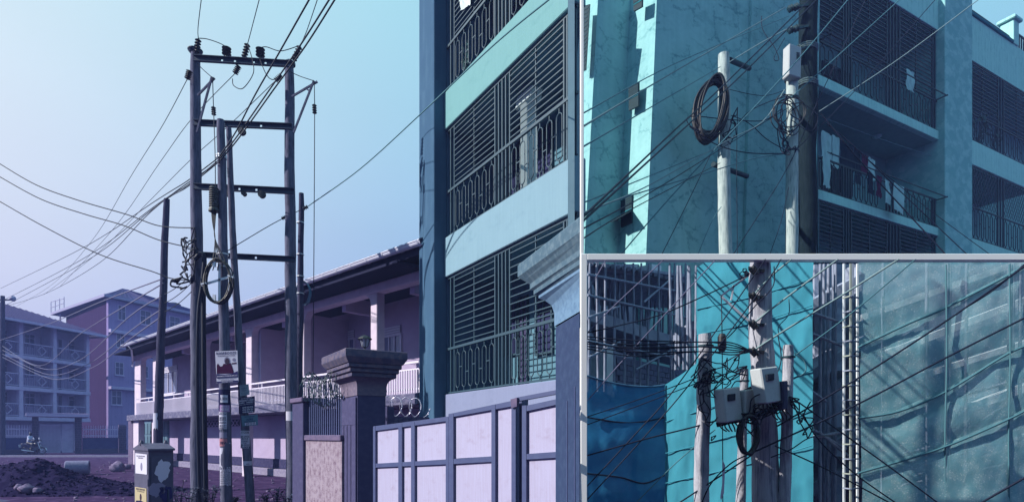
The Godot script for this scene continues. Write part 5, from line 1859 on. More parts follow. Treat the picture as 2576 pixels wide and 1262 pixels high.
	var C := at(1455, 0, 5.9); C.y = 0
	t = thing("gate_pier", "slate gate pier with heavy stepped cap, right of gate", "pier", (A + B + C) / 3.0, "gate piers")
	var ab := (B - A).normalized()
	var nn := Vector3(-ab.z, 0, ab.x)
	var face := Pl.new(A, B)
	g = G.new()
	g.prism([A, B, C], UP * 2.47)
	obj("shaft", g, M.pier_slate, t)
	for e in [[1428, 1008], [1447, 972]]:
		g = G.new()
		var s := face.s(e[0])
		g.pbox(face, s - 0.008, s + 0.008, 0, face.q(e[0], e[1]).y, 0.001, 0.006)
		obj("groove_bead", g, M.gate_frame, t)
	# profile pushed along the face: [overhang out, height, left overhang]
	var prof := [[0.01, 2.48], [0.01, 2.60], [0.03, 2.68], [0.08, 2.74], [0.13, 2.775], [0.13, 2.80], [0.17, 2.82], [0.17, 2.86], [0.2, 2.88], [0.2, 2.93], [0.25, 2.98], [0.3, 3.03], [0.3, 3.14], [0.285, 3.155]]
	var ranges := [[0, 5, "neck", "pier_slate_neck"], [5, 7, "moulding", "pier_slate_cap"], [7, 9, "moulding", "pier_slate_cap"], [9, 13, "cap", "pier_slate_cap"]]
	for rg in ranges:
		g = G.new()
		for i in range(rg[0], rg[1]):
			var o0: float = prof[i][0]
			var o1: float = prof[i + 1][0]
			var y0: float = prof[i][1]
			var y1: float = prof[i + 1][1]
			var b0 := B + (B - C).normalized() * (o0 * 1.1); var b1 := B + (B - C).normalized() * (o1 * 1.1)
			var a0 := A - ab * o0 * 1.35 + nn * o0 * 0.9; var a1 := A - ab * o1 * 1.35 + nn * o1 * 0.9
			var l0 := A - ab * o0 * 1.35 - nn * 0.25; var l1 := A - ab * o1 * 1.35 - nn * 0.25
			g.quad(a0 + UP * y0, b0 + UP * y0, b1 + UP * y1, a1 + UP * y1)
			g.quad(l0 + UP * y0, a0 + UP * y0, a1 + UP * y1, l1 + UP * y1)
			g.quad(b0 + UP * y0, C + UP * y0, C + UP * y1, b1 + UP * y1)
			g.quad(C + UP * y0, l0 + UP * y0, l1 + UP * y1, C + UP * y1)
		var ot: float = prof[rg[1]][0]
		var yt: float = prof[rg[1]][1]
		g.quad(A - ab * ot * 1.35 + nn * ot * 0.9 + UP * yt, B + (B - C).normalized() * (ot * 1.1) + UP * yt, C + UP * yt, A - ab * ot * 1.35 - nn * 0.25 + UP * yt)
		obj(rg[2], g, M[rg[3]], t)

func razor(pl: Pl, s0: float, s1: float, y: float, r: float, turns: int, k: float, label: String, m: Material, jit: float, sd: int):
	var t := thing("razor_wire", label, "razor wire", pl.pt((s0 + s1) / 2.0, y - r, k), "razor wire coils")
	var rr := RandomNumberGenerator.new()
	rr.seed = sd
	for layer in (2 if jit > 0 else 1):
		var g := G.new()
		var pts := []
		var steps := turns * 22
		for i in steps + 1:
			var a := TAU * i / 22.0 + layer * 1.7
			var f := float(i) / steps
			var q := r * (1.0 + (rr.randf_range(-jit, jit) if jit > 0 else 0.0))
			pts.append(pl.pt(lerpf(s0, s1, f) + cos(a) * q * 0.55, y + sin(a) * q + (0.08 * sin(f * 9.0) if jit > 0 else 0.0), k + cos(a) * q * 0.6))
		g.tube(pts, 0.006 if jit > 0 else 0.008, 4)
		for i in range(0, steps, 1):
			var p: Vector3 = pts[i]
			var d: Vector3 = (pts[i + 1] - p).normalized()
			var up := Vector3(rr.randf_range(-1, 1), rr.randf_range(-1, 1), rr.randf_range(-1, 1)).normalized()
			g.bar(p - d * 0.018, p + d * 0.018, 0.022, 0.003, up)
		obj("coil", g, m, t)

# ---------------------------------------------------------------- flats on the right of the street
func cloth(called: String, label: String, a: Vector3, b: Vector3, drop: float, m: Material, sd: int, group := "washing"):
	var f := FastNoiseLite.new()
	f.seed = sd; f.frequency = 1.3
	var g := G.new()
	var out := (b - a).cross(UP).normalized()
	g.sheet(10, 10, func(u: float, w: float) -> Vector3:
		var p := a.lerp(b, u) - UP * drop * w * (1.0 + 0.12 * f.get_noise_1d(u * 4.0 + 30.0))
		return p + out * 0.07 * f.get_noise_2d(u * 3.0, w * 1.2) + (b - a) * 0.1 * f.get_noise_2d(w * 2.0 + 9.0, u))
	var o := obj(called, g, m)
	tag(o, label, "laundry", group)
	return o

func build_flats():
	var s0 := RP.s(1128)
	var s1 := RP.s(1459)
	var t := thing("balcony_flats", "blue rendered flats with iron grille balconies right of the street", "apartment building", RP.pt((s0 + s1) / 2.0, 0, -0.6))
	# corner pillar standing out from the front
	var b := RP.pt(s0, 0, 0)
	var k := 0.0
	for i in 200:
		k = i * 0.01
		var c := b + RP.n * k
		if CX + c.x / -c.z * F < 1092.0: break
	var fp := RP.off(k)
	var g := G.new()
	var sl := fp.s(1054)
	g.pbox(RP, sl, s0 - 0.004, 0, 11.4, k - 0.3, k, 0.012)
	obj("corner_pillar", g, M.flat_pillar, t)
	g = G.new()
	g.pbox(RP, s0 - 0.25, s0 + 0.0, 0, 11.4, -1.35, k - 0.302)
	obj("return_wall", g, M.flat_pillar, t)
	var sb := RP.off(-1.3).s(1447)
	# spandrels
	var bands := [[1.2, 2.33, "flat_lilac"], [4.83, 5.67, "flat_blue"], [7.98, 8.77, "flat_teal"], [11.1, 11.4, "flat_teal"]]
	for e in bands:
		g = G.new()
		g.pbox(RP, s0 + 0.004, s1, e[0], e[1], -0.12, 0.1, 0.012)
		obj("spandrel", g, M[e[2]], t)
		g = G.new()
		var fb := [RP.pt(s0 + 0.004, e[0] + 0.02, -0.121), RP.pt(s1 - 0.12, e[0] + 0.02, -0.121), RP.pt(sb, e[0] + 0.02, -1.29), RP.pt(s0 + 0.004, e[0] + 0.02, -1.29)]
		g.prism(fb, UP * 0.14)
		obj("floor_slab", g, M.flat_room, t)
	g = G.new()
	g.pbox(RP, s0 + 0.004, s1, 0, 1.2, -0.12, 0.06)
	obj("base_wall", g, M.flat_lilac, t)
	g = G.new()
	var sm := lerpf(s0, sb, 0.45)
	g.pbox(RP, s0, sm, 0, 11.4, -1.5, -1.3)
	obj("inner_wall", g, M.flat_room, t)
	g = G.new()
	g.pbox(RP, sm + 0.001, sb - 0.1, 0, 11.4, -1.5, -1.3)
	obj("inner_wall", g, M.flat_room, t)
	# end wall running back
	var e0 := RP.pt(s1, 0, 0.09)
	var e1 := RP.pt(sb, 0, -1.4); e1.y = 0
	g = G.new()
	g.bar(e0 + UP * 5.7 - Vector3(0.06, 0, 0), e1 + UP * 5.7 - Vector3(0.06, 0, 0), 0.1, 11.4)
	obj("end_wall", g, M.flat_blue, t)
	# windows and doors on the inner wall
	for lv in [2.33, 5.67, 8.77]:
		var s9 := s1
		s1 = sb
		for w in [[0.1, 0.27, 0.9, 2.0, "glass_dark"], [0.31, 0.42, 0.02, 2.05, "door_dark"], [0.55, 0.74, 0.8, 1.95, "glass_dark"]]:
			house_window(t, RP, lerpf(s0, s1, w[0]), lerpf(s0, s1, w[1]), lv + w[2], lv + w[3], -1.29, M[w[4]], M.iron, 2, 0.7, false)
		s1 = s9
	var X := func(px: float) -> float: return RP.s(px)
	for lv in [[2.33, 4.83, 3.3], [5.67, 7.98, 6.65], [8.77, 11.1, 9.75]]:
		var b1 := [X.call(1147), X.call(1250), 6]
		var b2 := [X.call(1287), X.call(1424), 6]
		var posts := []
		for px in [1138, 1147, 1250, 1259, 1268, 1277, 1287, 1424, 1432, 1441, 1453]: posts.append(X.call(px))
		grille(t, RP, s0 + 0.02, s1 - 0.02, lv[0], lv[1], lv[2], [b1, b2], posts, 11, 0.03, M.iron, 0.024)
	# hanging things
	cloth("white_towel", "crumpled white towel hung on the top left balcony grille", RP.off(0.08).q(1156, -25), RP.off(0.08).q(1186, -45), 0.42, M.cloth_white, 3, "")
	g = G.new()
	var bx := RP.off(-0.5).q(1330, 250)
	g.cbox(bx, RP.u * 0.26, Vector3(0, 0.1, 0) + RP.u * 0.03, RP.n * 0.12, 0.01)
	g.bar(bx - UP * 0.1, Vector3(bx.x, 5.68, bx.z), 0.3, 0.2)
	tag(obj("carton", g, M.cloth_white), "pale cartons stacked behind the middle balcony grille", "carton")
	var pc := RP.pt(X.call(1160), 8.78, -0.08)
	var pt := thing("balcony_plant", "trailing plant in the loops of the top balcony railing", "plant", pc)
	rng.seed = 41
	var lv2 := G.new(); var st := G.new()
	for i in 5:
		var tip := pc + RP.u * rng.randf_range(-0.1, 0.35) + UP * rng.randf_range(0.25, 0.75) + RP.n * 0.05
		st.tube(curve([pc, pc.lerp(tip, 0.5) + RP.u * 0.05, tip], 4), 0.006, 4)
		for j in 9:
			var p := pc.lerp(tip, rng.randf_range(0.3, 1.0))
			var a := rng.randf_range(0, TAU)
			var d := RP.u * cos(a) + UP * sin(a)
			lv2.tri(p, p + d * 0.08 + RP.n * 0.03, p + d.rotated(RP.n, 0.7) * 0.08)
	obj("stems", st, M.leaf_teal, pt); obj("leaves", lv2, M.leaf_teal, pt)

# ---------------------------------------------------------------- teal corner flats with the cracked wall
var TP: Pl

func slab4(parent: Node, called: String, m: Material, a: Vector3, b: Vector3, c: Vector3, d: Vector3, thick: float):
	# upright wall piece from four corners (top left, top right, bottom right, bottom left), thickened backwards
	var g := G.new()
	var back := (b - a).cross(UP).normalized()
	if back.z > 0: back = -back
	g.prism([a, b, c, d], back * thick)
	return obj(called, g, m, parent)

func build_tower():
	TP = Pl.new(at(1640, 0, 16), at(2576, 0, 26.6))
	var t := thing("corner_flats", "teal corner flats with cracked blank wall and barred balconies", "apartment building", TP.pt(TP.s(2050), 0, -2))
	var yb := 1096.0
	var low := func(p: Vector3, q: Vector3) -> Vector3: return q + (q - p) * (q.y / (p.y - q.y))
	var cTop := TP.q(1654, -30); var cBot := TP.q(1625, 660)
	var dTop := at(1588, -30, 17.0); var dBot := at(1554, 660, 17.0)
	var eTop := at(1506, -30, 16.4); var eBot := at(1469, 660, 16.4)
	var fTop := at(1460, -30, 17.3); var fBot := at(1424, 660, 17.3)
	var gTop := TP.q(1890, -30); var gBot := TP.q(1871, 660)
	var mTop := TP.off(0.1).q(1893, -30); var mBot := TP.off(0.1).q(1874, 660)
	var hTop := TP.off(0.1).q(2064, -30); var hBot := TP.off(0.1).q(2052, 660)
	slab4(t, "blank_wall", M.tower_wall, cTop, gTop, low.call(gTop, gBot), low.call(cTop, cBot), 0.25)
	slab4(t, "corner_strip", M.tower_wall_old, mTop, hTop, low.call(hTop, hBot), low.call(mTop, mBot), 0.4)
	slab4(t, "sunlit_side", M.tower_wall, dTop, cTop + (dTop - cTop) * 0.002, low.call(cTop, cBot), low.call(dTop, dBot), 0.2)
	slab4(t, "side_wall", M.tower_wall, eTop, dTop, low.call(dTop, dBot), low.call(eTop, eBot), 0.2)
	slab4(t, "sunlit_side", M.tower_wall, fTop, eTop, low.call(eTop, eBot), low.call(fTop, fBot), 0.2)
	# small louvred windows on the sunlit side
	var SP := Pl.new(dBot, cBot)
	for w in [[1582, 1606, 278, 205], [1562, 1590, 572, 490], [1594, 1615, 28, -20]]:
		var g := G.new()
		var quad := [SP.off(0.004).q(w[0], w[2]), SP.off(0.004).q(w[1], w[2] - 12), SP.off(0.004).q(w[1], w[3]), SP.off(0.004).q(w[0], w[3] + 14)]
		g.prism(quad, -SP.n * 0.05)
		var wn := obj("small_window", g, M.tower_dark, t)
		for i in 6:
			var f := 0.55 + i * 0.08
			rod(wn, "louvre", M.tower_iron, quad[0].lerp(quad[3], f) + SP.n * 0.006, quad[1].lerp(quad[2], f) + SP.n * 0.006, 0.04, 0.008, SP.n)
		rod(wn, "transom", M.tower_side, quad[0].lerp(quad[3], 0.5) + SP.n * 0.006, quad[1].lerp(quad[2], 0.5) + SP.n * 0.006, 0.06, 0.008, SP.n)
	var gg := G.new()
	gg.prism([SP.q(1550, 556), SP.q(1590, 530), SP.off(0.5).q(1575, 538), SP.off(0.5).q(1536, 560)], UP * 0.02)
	obj("window_shade", gg, M.tower_iron, t)
	# barred window at the far left edge
	var QP := Pl.new(fBot, eBot)
	for i in 15:
		var y := 22.0 + i * 11.0
		rod(t, "bar", M.tower_iron, QP.off(0.016).q(1466, y + 3), QP.off(0.016).q(1480 - i * 0.6, y - 4), 0.04, 0.008, QP.n)
	var g := G.new()
	g.prism([QP.off(0.01).q(1462, 180), QP.off(0.01).q(1474, 176), QP.off(0.01).q(1484, 10), QP.off(0.01).q(1462, 16)], -QP.n * 0.02)
	obj("side_window", g, M.tower_dark, t)

	# balcony bay
	var s0 := TP.s(2046); var s1 := TP.s(2357)
	var IN := -1.9
	g = G.new()
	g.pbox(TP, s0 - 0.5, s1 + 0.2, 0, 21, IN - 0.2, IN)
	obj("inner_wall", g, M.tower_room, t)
	g = G.new()
	g.pbox(TP, s0 - 0.2, s0, 0, 21, IN, -0.15)
	obj("partition", g, M.tower_room, t)
	for e in [[5.2, 5.55], [9.14, 9.46], [12.85, 13.2], [17.05, 18.4]]:
		g = G.new()
		g.pbox(TP, s0, s1, e[0], e[1], -0.14, 0.08, 0.015)
		obj("balcony_edge", g, M.tower_band, t)
		g = G.new()
		g.pbox(TP, s0, s1, e[0] + 0.01, e[0] + 0.2, IN, -0.141)
		obj("balcony_floor", g, M.tower_room, t)
	g = G.new()
	g.pbox(TP, TP.s(2357), TP.s(2426), 0, 21, IN, 0.3, 0.02)
	obj("corner_pier", g, M.tower_pier, t)
	# doors and windows behind the balconies
	var X := func(px: float) -> float: return TP.off(IN).s(px)
	for lv in [5.55, 9.46, 13.2]:
		house_window(t, TP, X.call(2070), X.call(2135), lv + 1.0, lv + 2.4, IN + 0.01, M.tower_dark, M.tower_iron, 3, 0.7, false)
		g = G.new()
		g.pbox(TP, X.call(2236), X.call(2330), lv + 0.02, lv + 2.35, IN, IN + 0.03)
		var dr := obj("balcony_door", g, M.tower_dark, t)
		g = G.new()
		g.pbox(TP, X.call(2250), X.call(2275), lv + 0.4, lv + 1.9, IN + 0.03, IN + 0.04)
		obj("pane", g, M.tower_band, dr)
		g = G.new()
		g.pbox(TP, X.call(2234), X.call(2332), lv + 2.0, lv + 2.37, IN + 0.03, IN + 0.05)
		obj("vent_louvre", g, M.tower_side, dr)
	# grilles above and below, railing alone on the open balcony
	var Y := func(px: float) -> float: return TP.s(px)
	var bA := [[Y.call(2058), Y.call(2120), 3], [Y.call(2140), Y.call(2230), 6], [Y.call(2262), Y.call(2345), 6]]
	var posts := []
	for px in [2058, 2120, 2127, 2133, 2140, 2230, 2238, 2246, 2254, 2262, 2345, 2351]: posts.append(Y.call(px))
	grille(t, TP, s0 + 0.1, s1 - 0.03, 13.2, 17.05, 14.35, bA, posts, 17, 0.02, M.tower_iron, 0.04)
	var bB := [[Y.call(2058), Y.call(2120), 4], [Y.call(2134), Y.call(2210), 6], [Y.call(2232), Y.call(2345), 8]]
	grille(t, TP, s0 + 0.1, s1 - 0.03, 9.46, 10.62, 10.55, bB, posts, 0, 0.02, M.tower_iron, 0.04)
	grille(t, TP, s0 + 0.1, s1 - 0.03, 5.55, 9.14, 6.7, bA, posts, 17, 0.02, M.tower_iron, 0.04)
	# wing right of the pier
	var w0 := TP.s(2426); var w1 := TP.s(2600)
	g = G.new()
	g.pbox(TP, w0, w1, 16.75, 18.55, -0.3, 0.05)
	obj("wing_wall", g, M.tower_band, t)
	g = G.new()
	g.pbox(TP, w0, TP.s(2545), 18.55, 18.68, -0.35, 0.12, 0.02)
	obj("parapet_coping", g, M.tower_side, t)
	for e in [[12.5, 13.5], [8.6, 9.5]]:
		g = G.new()
		g.pbox(TP, w0, w1, e[0], e[1], -0.14, 0.06, 0.015)
		obj("wing_band", g, M.tower_band, t)
		g = G.new()
		g.pbox(TP, w0, w1, e[0] + 0.01, e[0] + 0.2, -2.0, -0.141)
		obj("balcony_floor", g, M.tower_room, t)
	g = G.new()
	g.pbox(TP, w0, w1 + 6.0, 0, 18.4, -2.2, -2.0)
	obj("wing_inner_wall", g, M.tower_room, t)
	g = G.new()
	g.pbox(TP, w0, w1 + 6.0, 16.8, 17.0, -1.99, -0.31)
	obj("wing_ceiling", g, M.tower_room, t)
	var bw := [[Y.call(2432), Y.call(2510), 7], [Y.call(2524), Y.call(2590), 6]]
	var pw := []
	for px in [2428, 2510, 2517, 2524, 2595]: pw.append(Y.call(px))
	grille(t, TP, w0 + 0.02, w1, 13.5, 16.75, 14.6, bw, pw, 13, 0.02, M.tower_iron, 0.04)
	grille(t, TP, w0 + 0.02, w1, 9.5, 12.5, 10.8, bw, pw, 13, 0.02, M.tower_iron, 0.04, true)
	g = G.new()
	var rp := TP.s(2545)
	g.pbox(TP, rp, rp + 0.5, 18.55, 19.6, -0.4, 0.1, 0.02)
	g.pbox(TP, rp - 0.12, rp + 0.62, 19.6, 19.75, -0.5, 0.2, 0.03)
	obj("roof_post", g, M.tower_band, t)
	for i in 7:
		var s := rp + 0.6 + i * 0.22
		rod(t, "roof_baluster", M.tower_iron, TP.pt(s, 18.55, -0.1), TP.pt(s, 19.3, -0.1), 0.05, 0.05, TP.n)
	rod(t, "roof_rail", M.tower_iron, TP.pt(rp + 0.5, 19.33, -0.1), TP.pt(w1, 19.33, -0.1), 0.06, 0.06, TP.n)
	rod(t, "roof_rail", M.tower_iron, TP.pt(w0, 18.95, -0.1), TP.pt(rp, 18.95, -0.1), 0.06, 0.06, TP.n)
	for i in 6:
		var s := lerpf(w0 + 0.1, rp - 0.2, i / 5.0)
		rod(t, "roof_baluster", M.tower_iron, TP.pt(s, 18.68, -0.1), TP.pt(s, 18.94, -0.1), 0.05, 0.05, TP.n)
	# ceiling lamp, drying poles
	g = G.new()
	g.lathe(TP.pt(Y.call(2270), 12.85, -0.9), -UP, [Vector2(0.0, 0), Vector2(0.16, 0), Vector2(0.16, 0.05), Vector2(0.08, 0.1), Vector2(0, 0.11)], 14)
	obj("ceiling_lamp", g, M.cloth_pale, t)
	for y in [14.35, 10.5]:
		rod(t, "drying_rail", M.tower_iron, TP.pt(s0 + 0.1, y, 0.42), TP.pt(s1 - 0.1, y, 0.42), 0.03, 0.03)
		for px in [2060, 2352]: rod(t, "drying_arm", M.tower_iron, TP.pt(Y.call(px), y, 0.0), TP.pt(Y.call(px), y, 0.46), 0.04, 0.04)
	# washing on the open balcony
	var wl := [[2068, 2094, 11.9, 1.0, "cloth_pale", "pale shirt, leftmost of the upper washing line"], [2094, 2112, 11.9, 1.1, "cloth_pale", "pale towel, second on the upper washing line"], [2115, 2148, 11.8, 1.3, "cloth_dark", "dark trousers in the middle of the upper washing line"], [2150, 2166, 11.7, 1.2, "cloth_dark", "black garment right of the trousers on the upper line"], [2168, 2184, 11.65, 0.7, "cloth_wine", "dark red garment on the upper washing line"], [2186, 2204, 11.6, 0.75, "cloth_pale", "pale garment, rightmost of the upper washing line"], [2072, 2090, 10.5, 1.1, "cloth_pale", "pale cloth hung over the left end of the open balcony railing"], [2184, 2198, 10.35, 0.7, "cloth_dark", "dark cloth on the open balcony railing"], [2206, 2218, 10.35, 0.7, "cloth_wine", "reddish cloth on the open balcony railing"], [2228, 2240, 10.3, 0.8, "cloth_pale", "narrow pale cloth on the open balcony railing"], [2250, 2275, 10.3, 0.95, "cloth_pale", "wide pale cloth at the right of the open balcony railing"]]
	var i := 0
	for w in wl:
		var k := -0.5 if w[2] > 11 else 0.45
		var pp := TP.off(k)
		cloth("washing", w[5], TP.pt(pp.s(w[0]), w[2], k), TP.pt(pp.s(w[1]), w[2] - 0.05, k), w[3], M[w[4]], 60 + i, "washing on the open balcony")
		i += 1
	strand("washing_line", "thin line carrying the upper washing", [[2056, 289, 20.2], [2345, 392, 22.6]], 0.012, M.wire_teal, 0.05, "washing lines")
	cloth("washing", "white cloth on the upper barred balcony", TP.pt(Y.call(2274), 14.9, 0.1), TP.pt(Y.call(2294), 14.9, 0.1), 0.75, M.cloth_pale, 90, "")
	# potted plants behind the wing grille
	for e in [[2440, 1, "leafy plant at the left of the wing balcony grille"], [2478, 2, "leafy plant in the middle of the wing balcony grille"], [2516, 3, "broad-leaved plant at the right of the wing balcony grille"]]:
		var c := TP.pt(Y.call(e[0]), 13.5, -0.25)
		var pt := thing("potted_plant", e[2], "plant", c, "plants on the wing balcony")
		rng.seed = 300 + e[1]
		var st := G.new(); var lv := G.new()
		g = G.new()
		g.lathe(c, UP, [Vector2(0, 0), Vector2(0.12, 0), Vector2(0.17, 0.28), Vector2(0, 0.28)], 10)
		obj("pot", g, M.tower_side, pt)
		for j in 9:
			var tip := c + TP.u * rng.randf_range(-0.5, 0.5) + UP * rng.randf_range(0.5, 1.6) + TP.n * rng.randf_range(0.0, 0.35)
			st.tube(curve([c + UP * 0.28, c.lerp(tip, 0.5) + UP * 0.15, tip], 4), 0.012, 4)
			for q in 5:
				var p := c.lerp(tip, rng.randf_range(0.5, 1.0)) + UP * 0.1
				var a := rng.randf_range(0, TAU)
				var d := (TP.u * cos(a) + UP * sin(a) + TP.n * 0.3).normalized()
				var sd := d.cross(TP.n).normalized()
				lv.tri(p, p + d * 0.14 + sd * 0.08, p + d * 0.28); lv.tri(p, p + d * 0.28, p + d * 0.14 - sd * 0.08)
		obj("stems", st, M.leaf_teal, pt); obj("leaves", lv, M.leaf_teal, pt)

	# poles standing before that building
	var d1 := 16.0
	t = thing("utility_pole", "pale weathered pole with a big cable coil before the cracked wall", "utility pole", at(1830, 0, d1) * Vector3(1, 0, 1), "poles before the corner flats")
	g = G.new()
	pole_into(g, at(1830, 1230, d1), at(1821, 137, d1), 0.19, 0.155, 21)
	obj("pole", g, M.pole_pale, t)
	for e in [[1836, 150, 1886, 172], [1795, 413, 1880, 443]]:
		g = G.new()
		g.tube([at(e[0], e[1], d1 + 0.05), at(e[2], e[3], d1 + 1.5)], 0.07, 8)
		obj("stay_arm", g, M.tower_iron, t)
	g = G.new()
	coil_into(g, at(1791, 272, d1 - 0.3), 34 * d1 / F, 76 * d1 / F, 30, 0.024, 71, 0.3, -0.2, 0.16)
	tag(obj("cable_coil", g, M.black_rubber), "large black cable coil on the pale pole before the cracked wall", "cable coil", "coiled cables")
	var d2 := 16.3
	t = thing("utility_pole", "pale weathered pole with grey box on top beside the black pole", "utility pole", at(1993, 0, d2) * Vector3(1, 0, 1), "poles before the corner flats")
	g = G.new()
	pole_into(g, at(1992, 1230, d2), at(1993, 175, d2), 0.19, 0.155, 22)
	obj("pole", g, M.pole_pale, t)
	for y in [200, 250, 382]:
		g = G.new()
		g.lathe(at(1993, y, d2), UP, [Vector2(0.165, -0.02), Vector2(0.19, -0.02), Vector2(0.19, 0.03), Vector2(0.165, 0.03)], 14)
		obj("strap", g, M.tower_iron, t)
	g = G.new()
	var mb := at(1993, 160, d2 - 0.2)
	g.cbox(mb, Vector3(0.19, -0.02, -0.05), Vector3(0.01, 0.42, 0), Vector3(0.03, 0, 0.13), 0.02)
	var box := obj("meter_box", g, M.meter_box, t)
	for j in 6: rod(box, "louvre", M.tower_iron, mb + Vector3(0.06, 0.22 - j * 0.03, 0.14), mb + Vector3(0.16, 0.215 - j * 0.03, 0.11), 0.012, 0.01)
	g = G.new()
	coil_into(g, at(1982, 288, d2 - 0.3), 34 * d2 / F, 44 * d2 / F, 5, 0.014, 73, 0.35, 0.3, 0.2)
	tag(obj("cable_coil", g, M.black_rubber), "loose thin cable coil round the boxed pale pole", "cable coil", "coiled cables")
	var d3 := 17.2
	t = thing("utility_pole", "thick black pole rising before the corner of the flats", "utility pole", at(2028, 0, d3) * Vector3(1, 0, 1), "poles before the corner flats")
	g = G.new()
	pole_into(g, at(2022, 1220, d3), at(2037, -40, d3), 0.27, 0.25, 23)
	obj("pole", g, M.pole_black, t)
	for e in [[2026, 14], [2026, 68], [2028, 120]]:
		g = G.new()
		for j in 2: insulator(g, at(e[0] - 16 - j * 14, e[1] + j * 4, d3 - 0.25), at(e[0] - 28 - j * 14, e[1] + 6 + j * 4, d3 - 0.25), 0.1, 2)
		g.bar(at(e[0] - 45, e[1] + 8, d3 - 0.22), at(e[0] + 8, e[1] - 2, d3 - 0.22), 0.06, 0.06)
		obj("insulator_bracket", g, M.tower_iron, t)
	for e in [118, 208]:
		g = G.new()
		for j in 3: g.lathe(at(2032, e + j * 5, d3), Vector3(0.1, 1, 0.05), [Vector2(0.27, -0.02), Vector2(0.295, 0.0), Vector2(0.27, 0.02)], 14)
		obj("wire_wrap", g, M.wire_rope, t)

# ---------------------------------------------------------------- building site
func net_sheet(parent: Node, called: String, m: Material, pl: Pl, px0: float, px1: float, top: Callable, bot: Callable, sd: int, amp := 0.07, nu := 26, nv := 22):
	var f := FastNoiseLite.new()
	f.seed = sd; f.frequency = 0.9
	var g := G.new()
	g.sheet(nu, nv, func(u: float, w: float) -> Vector3:
		var px := lerpf(px0, px1, u)
		var py: float = lerpf(bot.call(px), top.call(px), w)
		var p := pl.q(px, py)
		p.y = maxf(p.y, 0.02)
		return p + pl.n * (amp * f.get_noise_3d(p.x * 0.9, p.y * 1.6, p.z * 0.9) + amp * 0.4 * f.get_noise_3d(p.x * 4.0, p.y * 1.3, p.z * 4.0) + 0.03 * sin(PI * w) * sin(PI * u)))
	return obj(called, g, m, parent)

func along(pts: Array, px: float) -> float:
	for i in pts.size() - 1:
		if px <= pts[i + 1][0]: return lerpf(pts[i][1], pts[i + 1][1], (px - pts[i][0]) / (pts[i + 1][0] - pts[i][0]))
	return pts[-1][1]

func hem(parent: Node, pl: Pl, pix: Array, r: float, m: Material, k := 0.02):
	var pts := []
	for p in pix: pts.append(pl.off(k).q(p[0], p[1]))
	var g := G.new()
	g.tube(curve(pts, 6), r, 5)
	return obj("hem_rope", g, m, parent)

